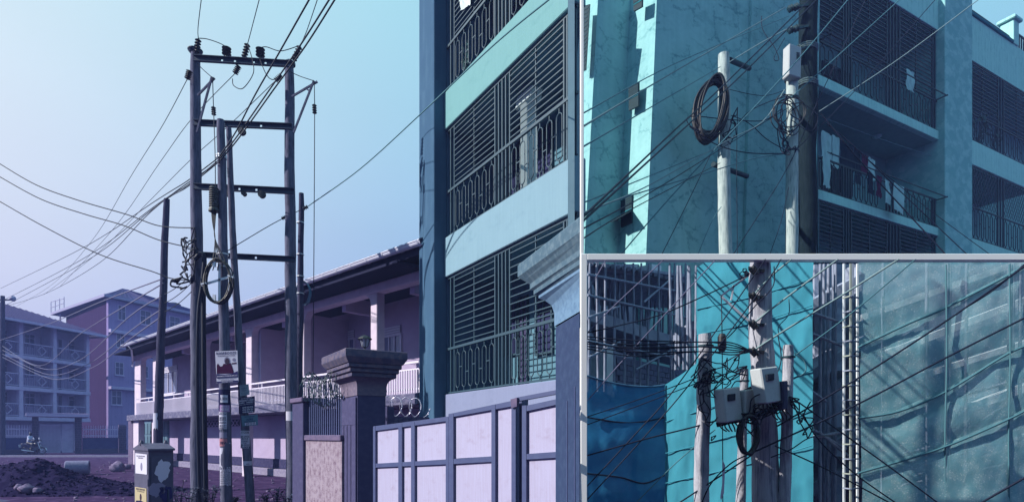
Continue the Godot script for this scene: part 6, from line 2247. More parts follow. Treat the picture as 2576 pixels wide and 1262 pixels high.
func build_site():
	var NA := Pl.new(at(1476, 0, 8.5), at(1672, 0, 8.8))
	var NB := Pl.new(at(1672, 0, 8.8), at(2045, 0, 7.5))
	var NC := Pl.new(at(2045, 0, 7.5), at(2576, 0, 7.5))
	var U := Pl.new(at(1476, 0, 9.1), at(1720, 0, 12.0))
	# half-built floors at the left, full of props
	var t := thing("unfinished_building", "unfinished concrete floors crowded with timber props behind blue net", "construction", U.pt(U.s(1600), 0, -1))
	var g := G.new()
	pane(t, "back_wall", M.concrete, U, [[1476, 664], [1790, 664], [1790, 1290], [1476, 1290]], -2.6, 0.2)
	for e in [[[1472, 773], [1730, 856], [1730, 884], [1472, 803]], [[1472, 1012], [1740, 1030], [1740, 1050], [1472, 1042]]]:
		pane(t, "floor_slab", M.concrete, U, e, 0.0, 3.0, Vector3(0.22, 0, -0.97))
	var tops := [[1450, 652], [1600, 672], [1730, 706]]
	pane(t, "formwork_beam", M.prop, U, [[1472, 662], [1735, 700], [1735, 712], [1472, 674]], 0.05, 0.12)
	pane(t, "formwork_deck", M.concrete, U, [[1472, 659], [1735, 690], [1735, 698], [1472, 661]], 0.1, 3.0, Vector3(0.22, 0, -0.97))
	rng.seed = 510
	for i in 34:
		var px := lerpf(1472, 1728, (i + rng.randf_range(0.1, 0.9)) / 34.0)
		var k := rng.randf_range(-1.2, -0.05)
		var pp := U.off(k)
		var ya := along([[1450, 766], [1730, 856]], px)
		g = G.new()
		var a := pp.q(px + rng.randf_range(-12, 12), ya - 4)
		a.y = U.q(px, ya).y
		var b := pp.q(px, along(tops, px) + 16)
		b.y = U.q(px, along(tops, px) + 14).y
		pole_into(g, a, b, 0.023, 0.02, 600 + i, 6)
		obj("prop", g, M.prop, t)
	for i in 12:
		var px := lerpf(1480, 1725, i / 11.0) + rng.randf_range(-6, 6)
		g = G.new()
		pole_into(g, U.off(0.3).q(px + rng.randf_range(-4, 4), 985), U.off(0.3).q(px, 662), 0.021, 0.018, 650 + i, 6)
		obj("scaffold_pole", g, M.prop, t)
	for e in [[1478, 742, 1735, 800], [1478, 690, 1735, 738], [1478, 858, 1700, 900], [1478, 800, 1560, 770], [1620, 760, 1690, 700], [1480, 900, 1560, 860], [1600, 930, 1690, 880]]:
		g = G.new()
		pole_into(g, U.off(0.34).q(e[0], e[1]), U.off(0.34).q(e[2], e[3]), 0.02, 0.018, int(e[1]), 6)
		obj("ledger_pole", g, M.prop, t)
	for i in 20:
		var px := lerpf(1475, 1730, i / 19.0)
		g = G.new()
		g.bar(U.off(0.25).q(px, along(tops, px) + 6), U.off(-1.4).q(px + 6, along(tops, px) + 10), 0.05, 0.06)
		obj("joist", g, M.prop, t)
	pane(t, "column", M.concrete_pale, U, [[1527, 866], [1547, 872], [1547, 1000], [1527, 990]], -0.1, 0.3)
	pane(t, "column", M.concrete_pale, U, [[1640, 664], [1664, 668], [1664, 700], [1640, 696]], -0.05, 0.3)
	# block wall, each block its own piece
	var bw := U.off(-0.35)
	var b0 := bw.s(1549); var b1 := bw.s(1735)
	g = G.new()
	g.pbox(bw, b0, b1, 1.6, 2.87, -0.14, -0.02)
	var core := obj("block_wall", g, M.block, t)
	for r in 11:
		var y := 1.78 + r * 0.1
		var s := b0 + (0.12 if r % 2 == 1 else 0.0)
		while s < b1 - 0.1:
			rod(core, "block", M.block, bw.pt(s + 0.008, y, -0.01), bw.pt(minf(s + 0.27, b1) - 0.008, y, -0.01), 0.09, 0.05 + rng.randf_range(0, 0.015), bw.n)
			s += 0.275
	# stub of floor between props and teal net
	pane(t, "floor_slab", M.concrete, NB, [[1690, 838], [1760, 798], [1760, 822], [1690, 860]], -0.6, 0.5)
	for i in 7:
		var px := 1690.0 + i * 10
		g = G.new()
		pole_into(g, NB.off(-0.45).q(px, 930), NB.off(-0.45).q(px + rng.randf_range(-8, 8), 668), 0.022, 0.02, 700 + i, 6)
		obj("scaffold_pole", g, M.prop, t)

	# blue shaded net
	t = thing("safety_net", "dark blue safety net across the lower left of the site", "safety net", NA.pt(NA.s(1570), 0, 0), "safety nets")
	var topA := [[1462, 940], [1520, 958], [1584, 970], [1640, 972], [1674, 968]]
	net_sheet(t, "netting", M.net_blue, NA, 1462, 1673, func(px: float) -> float: return along(topA, px), func(_px: float) -> float: return 1300.0, 81, 0.045)
	hem(t, NA, [[1462, 940], [1520, 958], [1584, 970], [1640, 972], [1673, 968]], 0.014, M.wire_blue)
	hem(t, NA, [[1470, 1048], [1560, 1062], [1620, 1060], [1672, 1050]], 0.012, M.wire)
	hem(t, NA, [[1470, 1190], [1560, 1200], [1620, 1215], [1672, 1195]], 0.012, M.wire)
	# teal sunlit net
	t = thing("safety_net", "large sunlit teal safety net behind the meter pole", "safety net", NB.pt(NB.s(1860), 0, 0), "safety nets")
	var topB := [[1672, 968], [1710, 945], [1740, 922], [1753, 912]]
	net_sheet(t, "netting", M.net_teal, NB, 1672, 1753, func(px: float) -> float: return along(topB, px), func(_px: float) -> float: return 1300.0, 82, 0.05)
	net_sheet(t, "netting", M.net_teal, NB, 1753, 2046, func(px: float) -> float: return 654.0 if px > 1780 else lerpf(672, 654, (px - 1753) / 27.0), func(_px: float) -> float: return 1310.0, 83, 0.06, 40, 34)
	for e in [[1753, 778, 2044, 700], [1753, 842, 2044, 768], [1675, 1060, 2044, 930], [1675, 1140, 2044, 1030], [1675, 1215, 2044, 1120]]:
		hem(t, NB, [[e[0], e[1]], [(e[0] + e[2]) / 2.0, (e[1] + e[3]) / 2.0 + 6], [e[2], e[3]]], 0.008, M.net_teal, 0.03)

	# framed building in the gap and behind the grey net
	t = thing("framed_building", "concrete frame with bare floors seen in the gap between nets", "construction", NC.pt(NC.s(2200), 0, -1.5))
	g = G.new()
	pane(t, "back_wall", M.concrete, NC, [[1990, 664], [2220, 664], [2220, 1290], [1990, 1290]], -3.6, 0.2)
	pane(t, "block_wall", M.concrete, NC, [[2168, 664], [2640, 664], [2640, 1290], [2168, 1290]], -1.2, 0.2)
	var sl := [[2030, 762, 2180, 682, 24], [2030, 940, 2180, 842, 26], [2030, 1008, 2180, 918, 24], [2030, 1142, 2180, 1072, 30], [2030, 1222, 2180, 1152, 34]]
	for e in sl:
		pane(t, "floor_slab", M.concrete, NC, [[e[0], e[1]], [e[2], e[3]], [e[2], e[3] + e[4]], [e[0], e[1] + e[4]]], -0.7, 2.9)
	for e in [[2050, 2062], [2150, 2172]]:
		pane(t, "column", M.concrete, NC, [[e[0], 665], [e[1], 665], [e[1], 1330], [e[0], 1330]], -1.5, 0.3)
	for e in [[2063, 0.1], [2083, -0.1], [2096, -0.25], [2101, 0.0], [2072, -0.5]]:
		g = G.new()
		var a := NC.off(-0.3 + e[1] * 0.5).q(e[0], 1300); a.y = 0
		pole_into(g, a, NC.off(-0.3 + e[1] * 0.5).q(e[0] + 2, 664), 0.023, 0.02, int(e[0]), 7)
		obj("scaffold_pole", g, M.prop, t)
	for e in [[2046, 788, 2130, 815], [2046, 840, 2120, 870], [2044, 985, 2080, 1010], [2046, 1100, 2130, 1085], [2046, 1080, 2130, 1130], [2060, 1085, 2140, 1150]]:
		g = G.new()
		pole_into(g, NC.off(-0.2).q(e[0], e[1]), NC.off(-0.2).q(e[2], e[3]), 0.021, 0.018, int(e[1]), 7)
		obj("ledger_pole", g, M.prop, t)
	# behind the grey net: beams, pale panels, poles
	for e in [[2170, 790, 2600, 640, 16], [2170, 905, 2600, 740, 18], [2170, 985, 2600, 850, 15], [2170, 1110, 2600, 960, 20], [2170, 1205, 2600, 1090, 18]]:
		pane(t, "edge_beam", M.concrete_pale, NC, [[e[0], e[1]], [e[2], e[3]], [e[2], e[3] + e[4]], [e[0], e[1] + e[4]]], -0.75, 0.25)
	for e in [[2258, 760, 2326, 735, 92], [2406, 965, 2514, 925, 100], [2270, 1085, 2330, 1070, 26], [2440, 700, 2520, 680, 60], [2200, 1130, 2260, 1112, 40]]:
		pane(t, "wall_panel", M.concrete_pale, NC, [[e[0], e[1]], [e[2], e[3]], [e[2], e[3] + e[4]], [e[0], e[1] + e[4]]], -0.9, 0.1)
	for px in [2220, 2330, 2381, 2388, 2430, 2538, 2548, 2566]:
		g = G.new()
		var a := NC.off(-0.25).q(px, 1310); a.y = 0
		pole_into(g, a, NC.off(-0.25).q(px + 3, 662), 0.023, 0.02, int(px), 7)
		obj("scaffold_pole", g, M.prop, t)
	for e in [[2170, 880, 2300, 835], [2170, 850, 2260, 930], [2380, 1010, 2576, 950], [2170, 1165, 2576, 1070], [2200, 1225, 2576, 1120], [2420, 1090, 2560, 1000], [2170, 1240, 2576, 1160]]:
		g = G.new()
		pole_into(g, NC.off(-0.3).q(e[0], e[1]), NC.off(-0.3).q(e[2], e[3]), 0.021, 0.018, int(e[1]), 7)
		obj("ledger_pole", g, M.prop, t)
	# hoist mast
	t = thing("hoist_mast", "tall pale steel lattice mast in the gap between nets", "hoist mast", NC.pt(NC.s(2141), 0, 0.1))
	for e in [[2124, -0.08, "concrete_pale"], [2141, 0.03, "hoist_yellow"], [2158, -0.08, "concrete_pale"], [2146, -0.22, "concrete"]]:
		var p0 := NC.off(e[1]).q(e[0], 1096); p0.y = 0
		var p1 := p0; p1.y = NC.off(e[1]).q(e[0], 663).y
		g = G.new()
		g.bar(p0, p1, 0.022, 0.022, NC.n)
		obj("mast_rail", g, M[e[2]], t)
	for i in 18:
		var y := 0.05 + i * 0.185
		var A := NC.off(-0.06).q(2121, 1096); var B := NC.off(0.06).q(2141, 1096); var C := NC.off(-0.06).q(2162, 1096)
		A.y = y; B.y = y; C.y = y
		rod(t, "rung", M.prop if i % 2 == 0 else M.hoist_yellow, A, B, 0.016, 0.016)
		rod(t, "rung", M.prop, B, C, 0.016, 0.016)
	# grey see-through net in four drops
	t = thing("safety_net", "torn grey see-through net with paint splashes at right", "safety net", NC.pt(NC.s(2370), 0, 0), "safety nets")
	var e0 := [[2160, 650], [2620, 640]]
	var e1 := [[2160, 874], [2291, 812], [2381, 774], [2620, 650]]
	var e2 := [[2160, 1052], [2261, 1035], [2381, 985], [2542, 887], [2620, 860]]
	var e3 := [[2160, 1190], [2361, 1130], [2537, 1055], [2620, 1010]]
	var lines := [e0, e1, e2, e3]
	for i in 4:
		var hi: Array = lines[i]
		var kk := i * 0.03
		net_sheet(t, "netting", M.net_grey, NC.off(kk), 2162 + i * 3, 2615, func(px: float) -> float: return along(hi, px) - (6.0 if i > 0 else 0.0), func(px: float) -> float: return (along(lines[i + 1], px) + 14.0 if i < 3 else 1320.0), 90 + i, 0.03, 34, 16)
		if i > 0: hem(t, NC, hi, 0.014, M.wire_teal, kk + 0.03)
	for px in [2381, 2541]:
		hem(t, NC, [[px, 665], [px + 2, 900], [px - 2, 1100], [px, 1300]], 0.01, M.wire_teal, 0.1)

	# added white lines parting the views, as a gantry: post beside the flats, beam resting on the meter pole
	var GD := 6.3
	t = thing("added_divider", "added white divider post and long white beam, cables tied to it", "divider", at(1468, 0, GD) * Vector3(1, 0, 1))
	var yq := at(0, 649, GD).y
	var px8 := 8.0 * GD / F
	var gp := at(1468, 0, GD)
	g = G.new()
	g.cbox(Vector3(gp.x, (yq + px8) / 2.0, gp.z), Vector3(px8, 0, 0), Vector3(0, (yq + px8) / 2.0, 0), Vector3(0, 0, 0.045), 0.005)
	obj("post", g, M.gantry_white, t)
	var gq := at(1464, 0, GD)
	g = G.new()
	g.cbox(Vector3(gq.x, yq + px8 + 1.5, gq.z), Vector3(px8 / 2.0, 0, 0), Vector3(0, 1.499, 0), Vector3(0, 0, 0.035), 0.004)
	obj("upper_post", g, M.gantry_white, t)
	g = G.new()
	g.cbox((at(1476.3, 649, GD) + at(2640, 649, GD)) / 2.0, (at(2640, 649, GD) - at(1476.3, 649, GD)) / 2.0, Vector3(0, px8, 0), Vector3(0, 0, 0.045), 0.005)
	obj("beam", g, M.gantry_white, t)

	# meter pole group
	var D := 6.42
	t = thing("utility_pole", "thick weathered meter pole in front of the teal net", "utility pole", at(1929, 0, D) * Vector3(1, 0, 1), "poles before the building site")
	g = G.new()
	var bp := at(1931, 1360, D); bp.y = 0
	pole_into(g, bp, at(1912, 658, D), 0.15, 0.112, 51, 18)
	obj("pole", g, M.pole_grey, t)
	for y in [680, 746, 816, 884]:
		g = G.new()
		var p := at(1893, y, D - 0.1)
		for j in 3: g.lathe(p + Vector3(0.02 * j - 0.05, -0.02 * j, 0.02), Vector3(1, 0.3, 0.5), [Vector2(0, 0), Vector2(0.035, 0.01), Vector2(0.02, 0.04), Vector2(0.035, 0.06), Vector2(0, 0.08)], 9)
		g.bar(p, p + Vector3(0.12, -0.01, 0.02), 0.02, 0.03)
		obj("cable_clamp", g, M.black_rubber, t)
	g = G.new()
	g.bar(at(1814, 745, D - 0.1), at(1884, 692, D - 0.1), 0.016, 0.02)
	g.bar(at(1814, 745, D - 0.1), at(1886, 808, D - 0.1), 0.016, 0.02)
	g.bar(at(1840, 755, D - 0.1), at(1846, 718, D - 0.1), 0.014, 0.016)
	obj("bracket", g, M.galvanised, t)
	g = G.new()
	g.bar(at(1805, 1068, D - 0.22), at(1975, 1022, D - 0.22), 0.06, 0.05)
	g.bar(at(1870, 985, D - 0.2), at(1890, 975, D - 0.2), 0.03, 0.03)
	obj("meter_rack", g, M.black_steel, t)
	var boxes := [[1832, 1018, 26, 42, 8, "leftmost grey meter box on the rack of the meter pole", 0.1], [1876, 1010, 18, 30, 0, "small half hidden meter box between the two larger ones", 0.02], [1928, 969, 27, 44, 14, "upper right grey meter box strapped to the meter pole", 0.16], [1962, 995, 12, 36, 0, "dark side box right of the meter pole", 0.1]]
	for b in boxes:
		var d: float = D - 0.2 - b[6]
		var c := at(b[0], b[1], d)
		var mt := thing("meter_box", b[5], "meter box", at(b[0], b[1] + b[3], d), "meter boxes")
		var tw: float = -b[4] * 0.02
		var hx := Vector3(b[2] * d / F, b[2] * d / F * 0.15, -0.05)
		g = G.new()
		g.cbox(c, hx, Vector3(tw * 0.1, b[3] * d / F, 0), Vector3(0.03, 0, 0.07), 0.012)
		var bd := obj("case", g, M.meter_box if b[2] > 13 else M.pole_dark, mt)
		if b[2] > 20:
			g = G.new()
			g.cbox(c + Vector3(0.0, b[3] * d / F * 0.42, 0.075), hx * 0.42, Vector3(0, 0.035, 0), Vector3(0.01, 0, 0.02), 0.006)
			obj("window", g, M.black_steel, bd)
		g = G.new()
		for j in 5: g.tube(curve([c + Vector3((j - 2) * 0.03, -b[3] * d / F, 0.0), c + Vector3((j - 2) * 0.045, -b[3] * d / F - 0.06, 0.05), c + Vector3(0.05 + (j - 2) * 0.03, -b[3] * d / F - 0.1, -0.02)], 5), 0.008, 5)
		obj("cable_tail", g, M.black_rubber, mt)
	g = G.new()
	coil_into(g, at(1883, 1093, D - 0.36), 20 * D / F, 45 * D / F, 11, 0.012, 75, 0.09, -0.06, 0.05)
	tag(obj("cable_coil", g, M.black_rubber), "black cable coil hanging below the meter boxes", "cable coil", "coiled cables")
	for e in [[1776, 840, 1758, 0.084, 0.07, "left pole of the three slim poles round the meter pole", 6.3, 52], [1873, 928, 1858, 0.06, 0.044, "shortest slim pole behind the meter boxes", 6.65, 53], [1985, 868, 1970, 0.064, 0.054, "right slim pole beside the meter pole", 6.3, 54]]:
		t = thing("utility_pole", e[5], "utility pole", at(e[2], 0, e[6]) * Vector3(1, 0, 1), "poles before the building site")
		g = G.new()
		var q0 := at(e[2], 1360, e[6]); q0.y = 0
		pole_into(g, q0, at(e[0], e[1], e[6]), e[3], e[4], e[7], 12)
		obj("pole", g, M.pole_grey, t)
		g = G.new()
		g.lathe(at(e[0], e[1] + 30, e[6]), UP, [Vector2(e[4] - 0.01, -0.01), Vector2(e[4] + 0.012, -0.008), Vector2(e[4] + 0.012, 0.008), Vector2(e[4] - 0.01, 0.01)], 12)
		obj("strap", g, M.tower_iron, t)
	# hanging splice and rag
	g = G.new()
	var hp := at(1817, 852, 6.22)
	g.lathe(hp, UP, [Vector2(0, 0.06), Vector2(0.03, 0.05), Vector2(0.045, 0.02), Vector2(0.045, -0.1), Vector2(0.03, -0.13), Vector2(0, -0.14)], 12)
	tag(obj("splice_closure", g, M.black_rubber), "small black splice closure hanging on a thin drop cable", "splice closure")
	g = G.new()
	g.prism([at(1818, 1155, 6.2), at(1825, 1170, 6.2), at(1822, 1240, 6.2), at(1815, 1258, 6.2), at(1813, 1250, 6.2), at(1818, 1215, 6.2)], Vector3(0, 0, -0.006))
	tag(obj("plastic_strip", g, M.paper), "torn white plastic strip on the drop cable", "scrap")

# ---------------------------------------------------------------- wires
func tangle(label: String, pix: Array, d: float, loops: int, spread: float, r: float, m: Material, sd: int):
	var rr := RandomNumberGenerator.new()
	rr.seed = sd
	var g := G.new()
	for k in loops:
		var pts := []
		var a: Array = pix[rr.randi() % pix.size()]
		var b: Array = pix[rr.randi() % pix.size()]
		for i in 5:
			var f := i / 4.0
			var e := sin(f * PI)
			pts.append(at(lerpf(a[0], b[0], f) + e * rr.randf_range(-spread, spread), lerpf(a[1], b[1], f) + e * rr.randf_range(-spread, spread) + e * spread * 0.5, d + rr.randf_range(-0.1, 0.1)))
		g.tube(curve(pts, 5), r, 5)
	tag(obj("cable_tangle", g, m), label, "cable tangle", "cable tangles")

func build_wires():
	var w: Material = M.wire
	var hd := 12.5
	# left panel: heavy cables running over the frame from upper right to lower left
	strand("power_cable", "thick cable, leftmost of three dropping from upper right to middle pole", [[781, -8, 9.0], [700, 135, 10.3], [640, 240, 11.3], [592, 332, 12.0], [552, 392, 12.05]], 0.014, w)
	strand("power_cable", "thick cable, middle of three dropping from upper right to middle pole", [[832, -8, 9.0], [752, 118, 10.3], [672, 233, 11.4], [596, 342, 12.0], [553, 397, 12.05]], 0.014, w)
	strand("power_cable", "thick cable, rightmost of three dropping from upper right to middle pole", [[846, -8, 9.0], [768, 115, 10.3], [690, 222, 11.3], [600, 347, 12.0], [554, 402, 12.05]], 0.014, w)
	strand("power_wire", "thin wire from the right strain insulator up to the frame top", [[800, -8, 10.5], [770, 80, 12.0], [753, 117, 12.5]], 0.008, w)
	strand("power_wire", "thin wire rising from the middle strain insulator", [[653, -8, 10.5], [630, 80, 12.0], [622, 110, 12.5]], 0.008, w)
	strand("power_wire", "thin wire rising from the left frame leg top", [[506, -8, 10.5], [497, 70, 12.0], [498, 98, 12.5]], 0.008, w)
	for e in [[[[552, 394, 12.05], [470, 455, 14], [390, 505, 17], [200, 627, 28], [0, 725, 45]], "upper bundle cable falling left from the middle pole clamp"], [[[552, 400, 12.05], [470, 466, 14], [390, 517, 17], [200, 655, 28], [0, 758, 45]], "second bundle cable falling left from the middle pole clamp"], [[[552, 405, 12.05], [470, 470, 14], [385, 524, 17], [210, 660, 28], [0, 774, 45]], "third bundle cable falling left from the middle pole clamp"], [[[545, 410, 12.05], [380, 531, 17], [250, 660, 28], [120, 735, 38], [20, 768, 44]], "lowest thin bundle cable ending at the street lamp"]]:
		strand("power_cable", e[1], e[0], 0.012, w)
	for e in [[[[470, 199, 12.5], [405, 320, 15], [330, 440, 19], [230, 605, 28], [130, 715, 40], [40, 770, 50]], "long thin wire from the left strain insulator"], [[[590, 185, 12.5], [480, 300, 14.5], [400, 410, 17.5], [280, 580, 25], [150, 720, 38]], "long thin wire from the middle lower insulator"], [[[692, 203, 12.5], [570, 320, 13.8], [478, 402, 15.5], [380, 500, 19], [240, 640, 28], [110, 740, 40]], "long thin wire from the right lower insulator"]]:
		strand("power_wire", e[1], e[0], 0.008, w)
	strand("service_cable", "top drooping black cable entering from the left edge", [[-8, 408, 14.5], [90, 465, 14], [200, 505, 13.6], [320, 540, 13.2], [400, 568, 12.9], [490, 573, 12.55]], 0.012, w)
	strand("service_cable", "middle drooping black cable entering from the left edge", [[-8, 441, 14.5], [100, 500, 14], [210, 538, 13.6], [310, 567, 13.2], [400, 604, 12.9], [490, 625, 12.55]], 0.012, w)
	strand("service_cable", "lowest drooping black cable entering from the left edge", [[-8, 503, 14.5], [110, 570, 14], [250, 640, 13.5], [380, 682, 13.0], [430, 700, 12.9], [490, 706, 12.55]], 0.012, w)
	var lows := [[[410, 712, 15.4], [330, 760, 20], [200, 840, 32], [100, 920, 40], [4, 870, 43.9], "upper pale service wire sagging towards the lamp post"], [[405, 745, 15.4], [320, 800, 20], [200, 905, 32], [110, 928, 40], [4, 880, 43.9], "second pale service wire sagging towards the lamp post"], [[402, 780, 15.4], [330, 830, 20], [220, 915, 32], [120, 942, 40], [4, 890, 43.9], "third pale service wire sagging towards the lamp post"], [[400, 800, 15.4], [330, 850, 20], [230, 925, 32], [130, 953, 40], [4, 898, 43.9], "lowest pale service wire sagging towards the lamp post"]]
	for e in lows: strand("service_wire", e[5], [e[0], e[1], e[2], e[3], e[4]], 0.018, M.wire_pale)
	strand("service_wire", "pale wire crossing both far houses from the short dark pole", [[410, 700, 15.4], [250, 760, 24], [120, 815, 34], [-8, 858, 43]], 0.018, M.wire_pale)
	for i in 3:
		var y := 690.0 + i * 22
		strand("service_wire", ["top", "middle", "lowest"][i] + " wire from frame tangle to the short dark pole", [[480, y, 12.6], [412, y + 50, 15.4]], 0.009, w, 0.05)
	strand("span_wire", "long wire crossing the flats from upper right to slim pole", [[1392, -10, 7.0], [1240, 115, 8.5], [1065, 280, 10.5], [905, 425, 12.2], [775, 518, 13.5]], 0.011, M.wire_teal)
	strand("span_wire", "wire from slim pole leftward to the middle pole", [[755, 528, 13.5], [690, 560, 13.2], [610, 607, 12.5], [570, 632, 12.2]], 0.009, w)
	strand("drop_wire", "vertical drop wire right of the frame", [[791, 286, 12.45], [790, 500, 12.6], [788, 800, 12.7], [786, 1000, 12.6], [785, 1015, 12.3]], 0.009, w)
	strand("drop_wire", "vertical drop wire beside the middle pole", [[534, 194, 12.45], [536, 266, 12.5], [540, 380, 12.1], [541, 470, 12.05]], 0.009, w)
	strand("drop_wire", "short drop wire hanging from the right bracket", [[790, 205, 12.45], [791, 262, 12.5]], 0.009, w)
	strand("jumper_wire", "jumper wire from left frame leg to first pin insulator", [[498, 96, 12.5], [520, 98, 12.5], [550, 108, 12.5], [569, 118, 12.5]], 0.009, w)
	strand("jumper_wire", "jumper wire from second pin insulator to right leg top", [[654, 120, 12.5], [670, 118, 12.5], [705, 128, 12.5], [748, 116, 12.5]], 0.009, w)
	strand("jumper_wire", "hanging jumper loop in the middle of the frame", [[622, 112, 12.45], [634, 150, 12.4], [636, 185, 12.35], [610, 222, 12.35], [587, 215, 12.4], [584, 198, 12.45]], 0.009, w)
	strand("jumper_wire", "jumper wire from arm to right lower insulator", [[652, 146, 12.45], [668, 185, 12.4], [684, 200, 12.45], [705, 192, 12.5]], 0.009, w)
	strand("jumper_wire", "slanting jumper at the left bracket", [[494, 158, 12.5], [510, 175, 12.5], [533, 195, 12.45]], 0.008, w)
	strand("jumper_wire", "slanting jumper at the right bracket", [[728, 180, 12.6], [755, 192, 12.5], [788, 203, 12.45]], 0.008, w)
	var gl := G.new()
	insulator(gl, at(774, 519, 13.45), at(762, 525, 13.45), 0.05, 3)
	tag(obj("line_clamp", gl, M.black_rubber), "black line clamp on top of the slim pole", "clamp")
	gl = G.new()
	insulator(gl, at(718, 545, 13.2), at(708, 550, 13.2), 0.045, 3)
	tag(obj("line_clamp", gl, M.black_rubber), "black line clamp left of the right frame leg", "clamp")
	tangle("dense tangle of service cables on the left frame leg", [[488, 572], [488, 600], [488, 626], [486, 650], [488, 706], [470, 640], [462, 680], [455, 600], [458, 660]], 12.45, 16, 14, 0.012, w, 201)
	tangle("looped thick cables below the tangle on the left frame leg", [[486, 640], [452, 690], [430, 705], [486, 690], [470, 720]], 12.4, 6, 16, 0.018, w, 202)

	# upper right: wires over the corner flats; they are made fast to the white post
	var rows := [
		["upper rope-like wire from white post to black pole", [[1466, 318, 6.3], [1700, 178, 11.5], [1977, 18, 16.9]], 0.02, "wire_rope"],
		["second wire from white post to the coil pole top", [[1466, 369, 6.3], [1640, 268, 11.5], [1812, 168, 15.8]], 0.018, "wire_teal"],
		["short wire from coil pole top to the black pole bracket", [[1837, 155, 15.85], [1920, 105, 16.4], [1995, 66, 16.9]], 0.02, "wire_rope"],
		["thick dark cable rising over the coil to the top edge", [[1466, 546, 6.3], [1700, 325, 11.0], [1824, 211, 13.5], [2045, -8, 15.0]], 0.024, "wire"],
		["thick dark cable just right of the coil cable", [[1466, 556, 6.3], [1733, 312, 11.0], [1880, 175, 13.5], [2062, -8, 15.0]], 0.024, "wire"],
		["bright blue wire crossing the sunlit side to top edge", [[1545, 660, 13.5], [1700, 482, 14.0], [1987, 174, 15.3], [2140, -8, 16.0]], 0.024, "wire_teal"],
		["dark wire rising from the net to the coil", [[1655, 660, 14.0], [1730, 510, 14.6], [1797, 370, 15.6]], 0.016, "wire"],
		["pale wire rising from the net to the coil pole", [[1748, 660, 14.5], [1790, 560, 15.0], [1815, 520, 15.7]], 0.016, "wire_teal"],
		["wire from white post fanning up to the coil pole middle", [[1466, 510, 6.3], [1640, 440, 11.5], [1815, 368, 15.7]], 0.016, "wire_teal"],
		["reddish cable from white post past coil pole to boxed pole", [[1466, 536, 6.3], [1640, 462, 11.0], [1829, 354, 14.8], [1920, 305, 15.7], [1975, 225, 16.0]], 0.018, "wire_rope"],
		["twisted cable from white post to the boxed pole", [[1466, 540, 6.3], [1560, 500, 10.0], [1760, 440, 13.5], [1900, 398, 15.5], [1978, 386, 16.1]], 0.02, "wire_teal"],
		["steep wire left of the barred balcony going to top edge", [[1845, 640, 15.5], [1980, 425, 16.0], [2060, 250, 16.2], [2182, -8, 16.3]], 0.018, "wire"],
		["wire from boxed pole rising over the barred balcony", [[1990, 246, 16.1], [2120, 130, 16.2], [2272, -8, 16.3]], 0.02, "wire_teal"],
		["pale wire crossing the balcony bay to upper right corner", [[2062, 280, 16.9], [2260, 150, 17.0], [2472, -8, 17.0]], 0.02, "wire_rope"],
		["heavy twisted cable falling right from the black pole", [[2066, 285, 16.9], [2135, 370, 16.9], [2210, 455, 16.9], [2390, 650, 16.5]], 0.03, "wire"],
		["cable falling right, farther along the open balcony", [[2080, 310, 17.0], [2150, 368, 17.0], [2260, 475, 17.0], [2445, 650, 16.6]], 0.022, "wire"],
		["black loop of cable bulging left of the coil", [[1800, 345, 15.6], [1745, 322, 15.6], [1728, 300, 15.6], [1750, 292, 15.6], [1830, 300, 15.7], [1920, 303, 15.9], [1965, 275, 16.0]], 0.02, "wire"],
		["black cable sagging from coil to the boxed pole", [[1735, 318, 15.6], [1800, 362, 15.6], [1880, 384, 15.8], [1975, 386, 16.05]], 0.022, "wire"],
		["arched cable between coil pole and boxed pole", [[1845, 330, 15.8], [1880, 285, 15.9], [1930, 258, 16.0], [1980, 242, 16.1]], 0.018, "wire"],
		["cable drooping down right between the two pale poles", [[1840, 290, 15.8], [1885, 310, 15.9], [1930, 350, 16.0], [1978, 378, 16.1]], 0.018, "wire"],
		["hanging cable left of the black pole", [[1917, 40, 16.7], [1920, 75, 16.7], [1950, 120, 16.6], [1960, 150, 16.6], [1948, 145, 16.6], [1975, 95, 16.8]], 0.016, "wire"],
		["vertical wire beside the coil pole", [[1856, 280, 16.2], [1854, 400, 16.3], [1855, 560, 16.3], [1856, 660, 16.3]], 0.016, "wire"],
		["vertical line hanging down right of the black pole", [[2058, 270, 17.3], [2058, 430, 17.5], [2060, 660, 17.5]], 0.02, "wire_teal"],
		["fine wire crossing high on the cracked wall to the black pole", [[1466, 285, 6.3], [1720, 150, 11.5], [1985, 40, 16.9]], 0.014, "wire_teal"],
		["dark wire from white post passing just under the coil", [[1466, 575, 6.3], [1660, 470, 11.0], [1850, 352, 15.2], [1985, 270, 16.1]], 0.016, "wire"],
		["fine dark wire crossing the sunlit strip low down", [[1466, 600, 6.3], [1600, 520, 9.5], [1812, 410, 15.7]], 0.014, "wire"],
		["dark wire leaning from net to boxed pole foot", [[1930, 660, 15.2], [1965, 560, 15.6], [1985, 470, 16.05]], 0.014, "wire"],
		["thin cable rising from boxed pole past the white cloth", [[2000, 380, 16.1], [2150, 230, 16.3], [2360, -8, 16.4]], 0.016, "wire"],
		["thin wire sagging from coil pole to the black pole middle", [[1836, 225, 15.85], [1930, 240, 16.3], [2015, 208, 16.9]], 0.014, "wire"],
		["dark wire dropping across the wing balconies at far right", [[2150, 372, 17.0], [2330, 520, 17.0], [2520, 660, 16.8]], 0.016, "wire"],
		["round loop of thin cable right of the boxed pole", [[1990, 300, 16.0], [2040, 330, 16.0], [2058, 290, 16.0], [2020, 260, 16.0]], 0.016, "wire"],
	]
	for e in rows: strand("overhead_wire", e[0], e[1], e[2] * 0.62, M[e[3]])
	tangle("knot of cables on the coil pole below the coil", [[1818, 340], [1840, 300], [1850, 345], [1815, 365], [1856, 270]], 15.75, 7, 16, 0.014, w, 211)
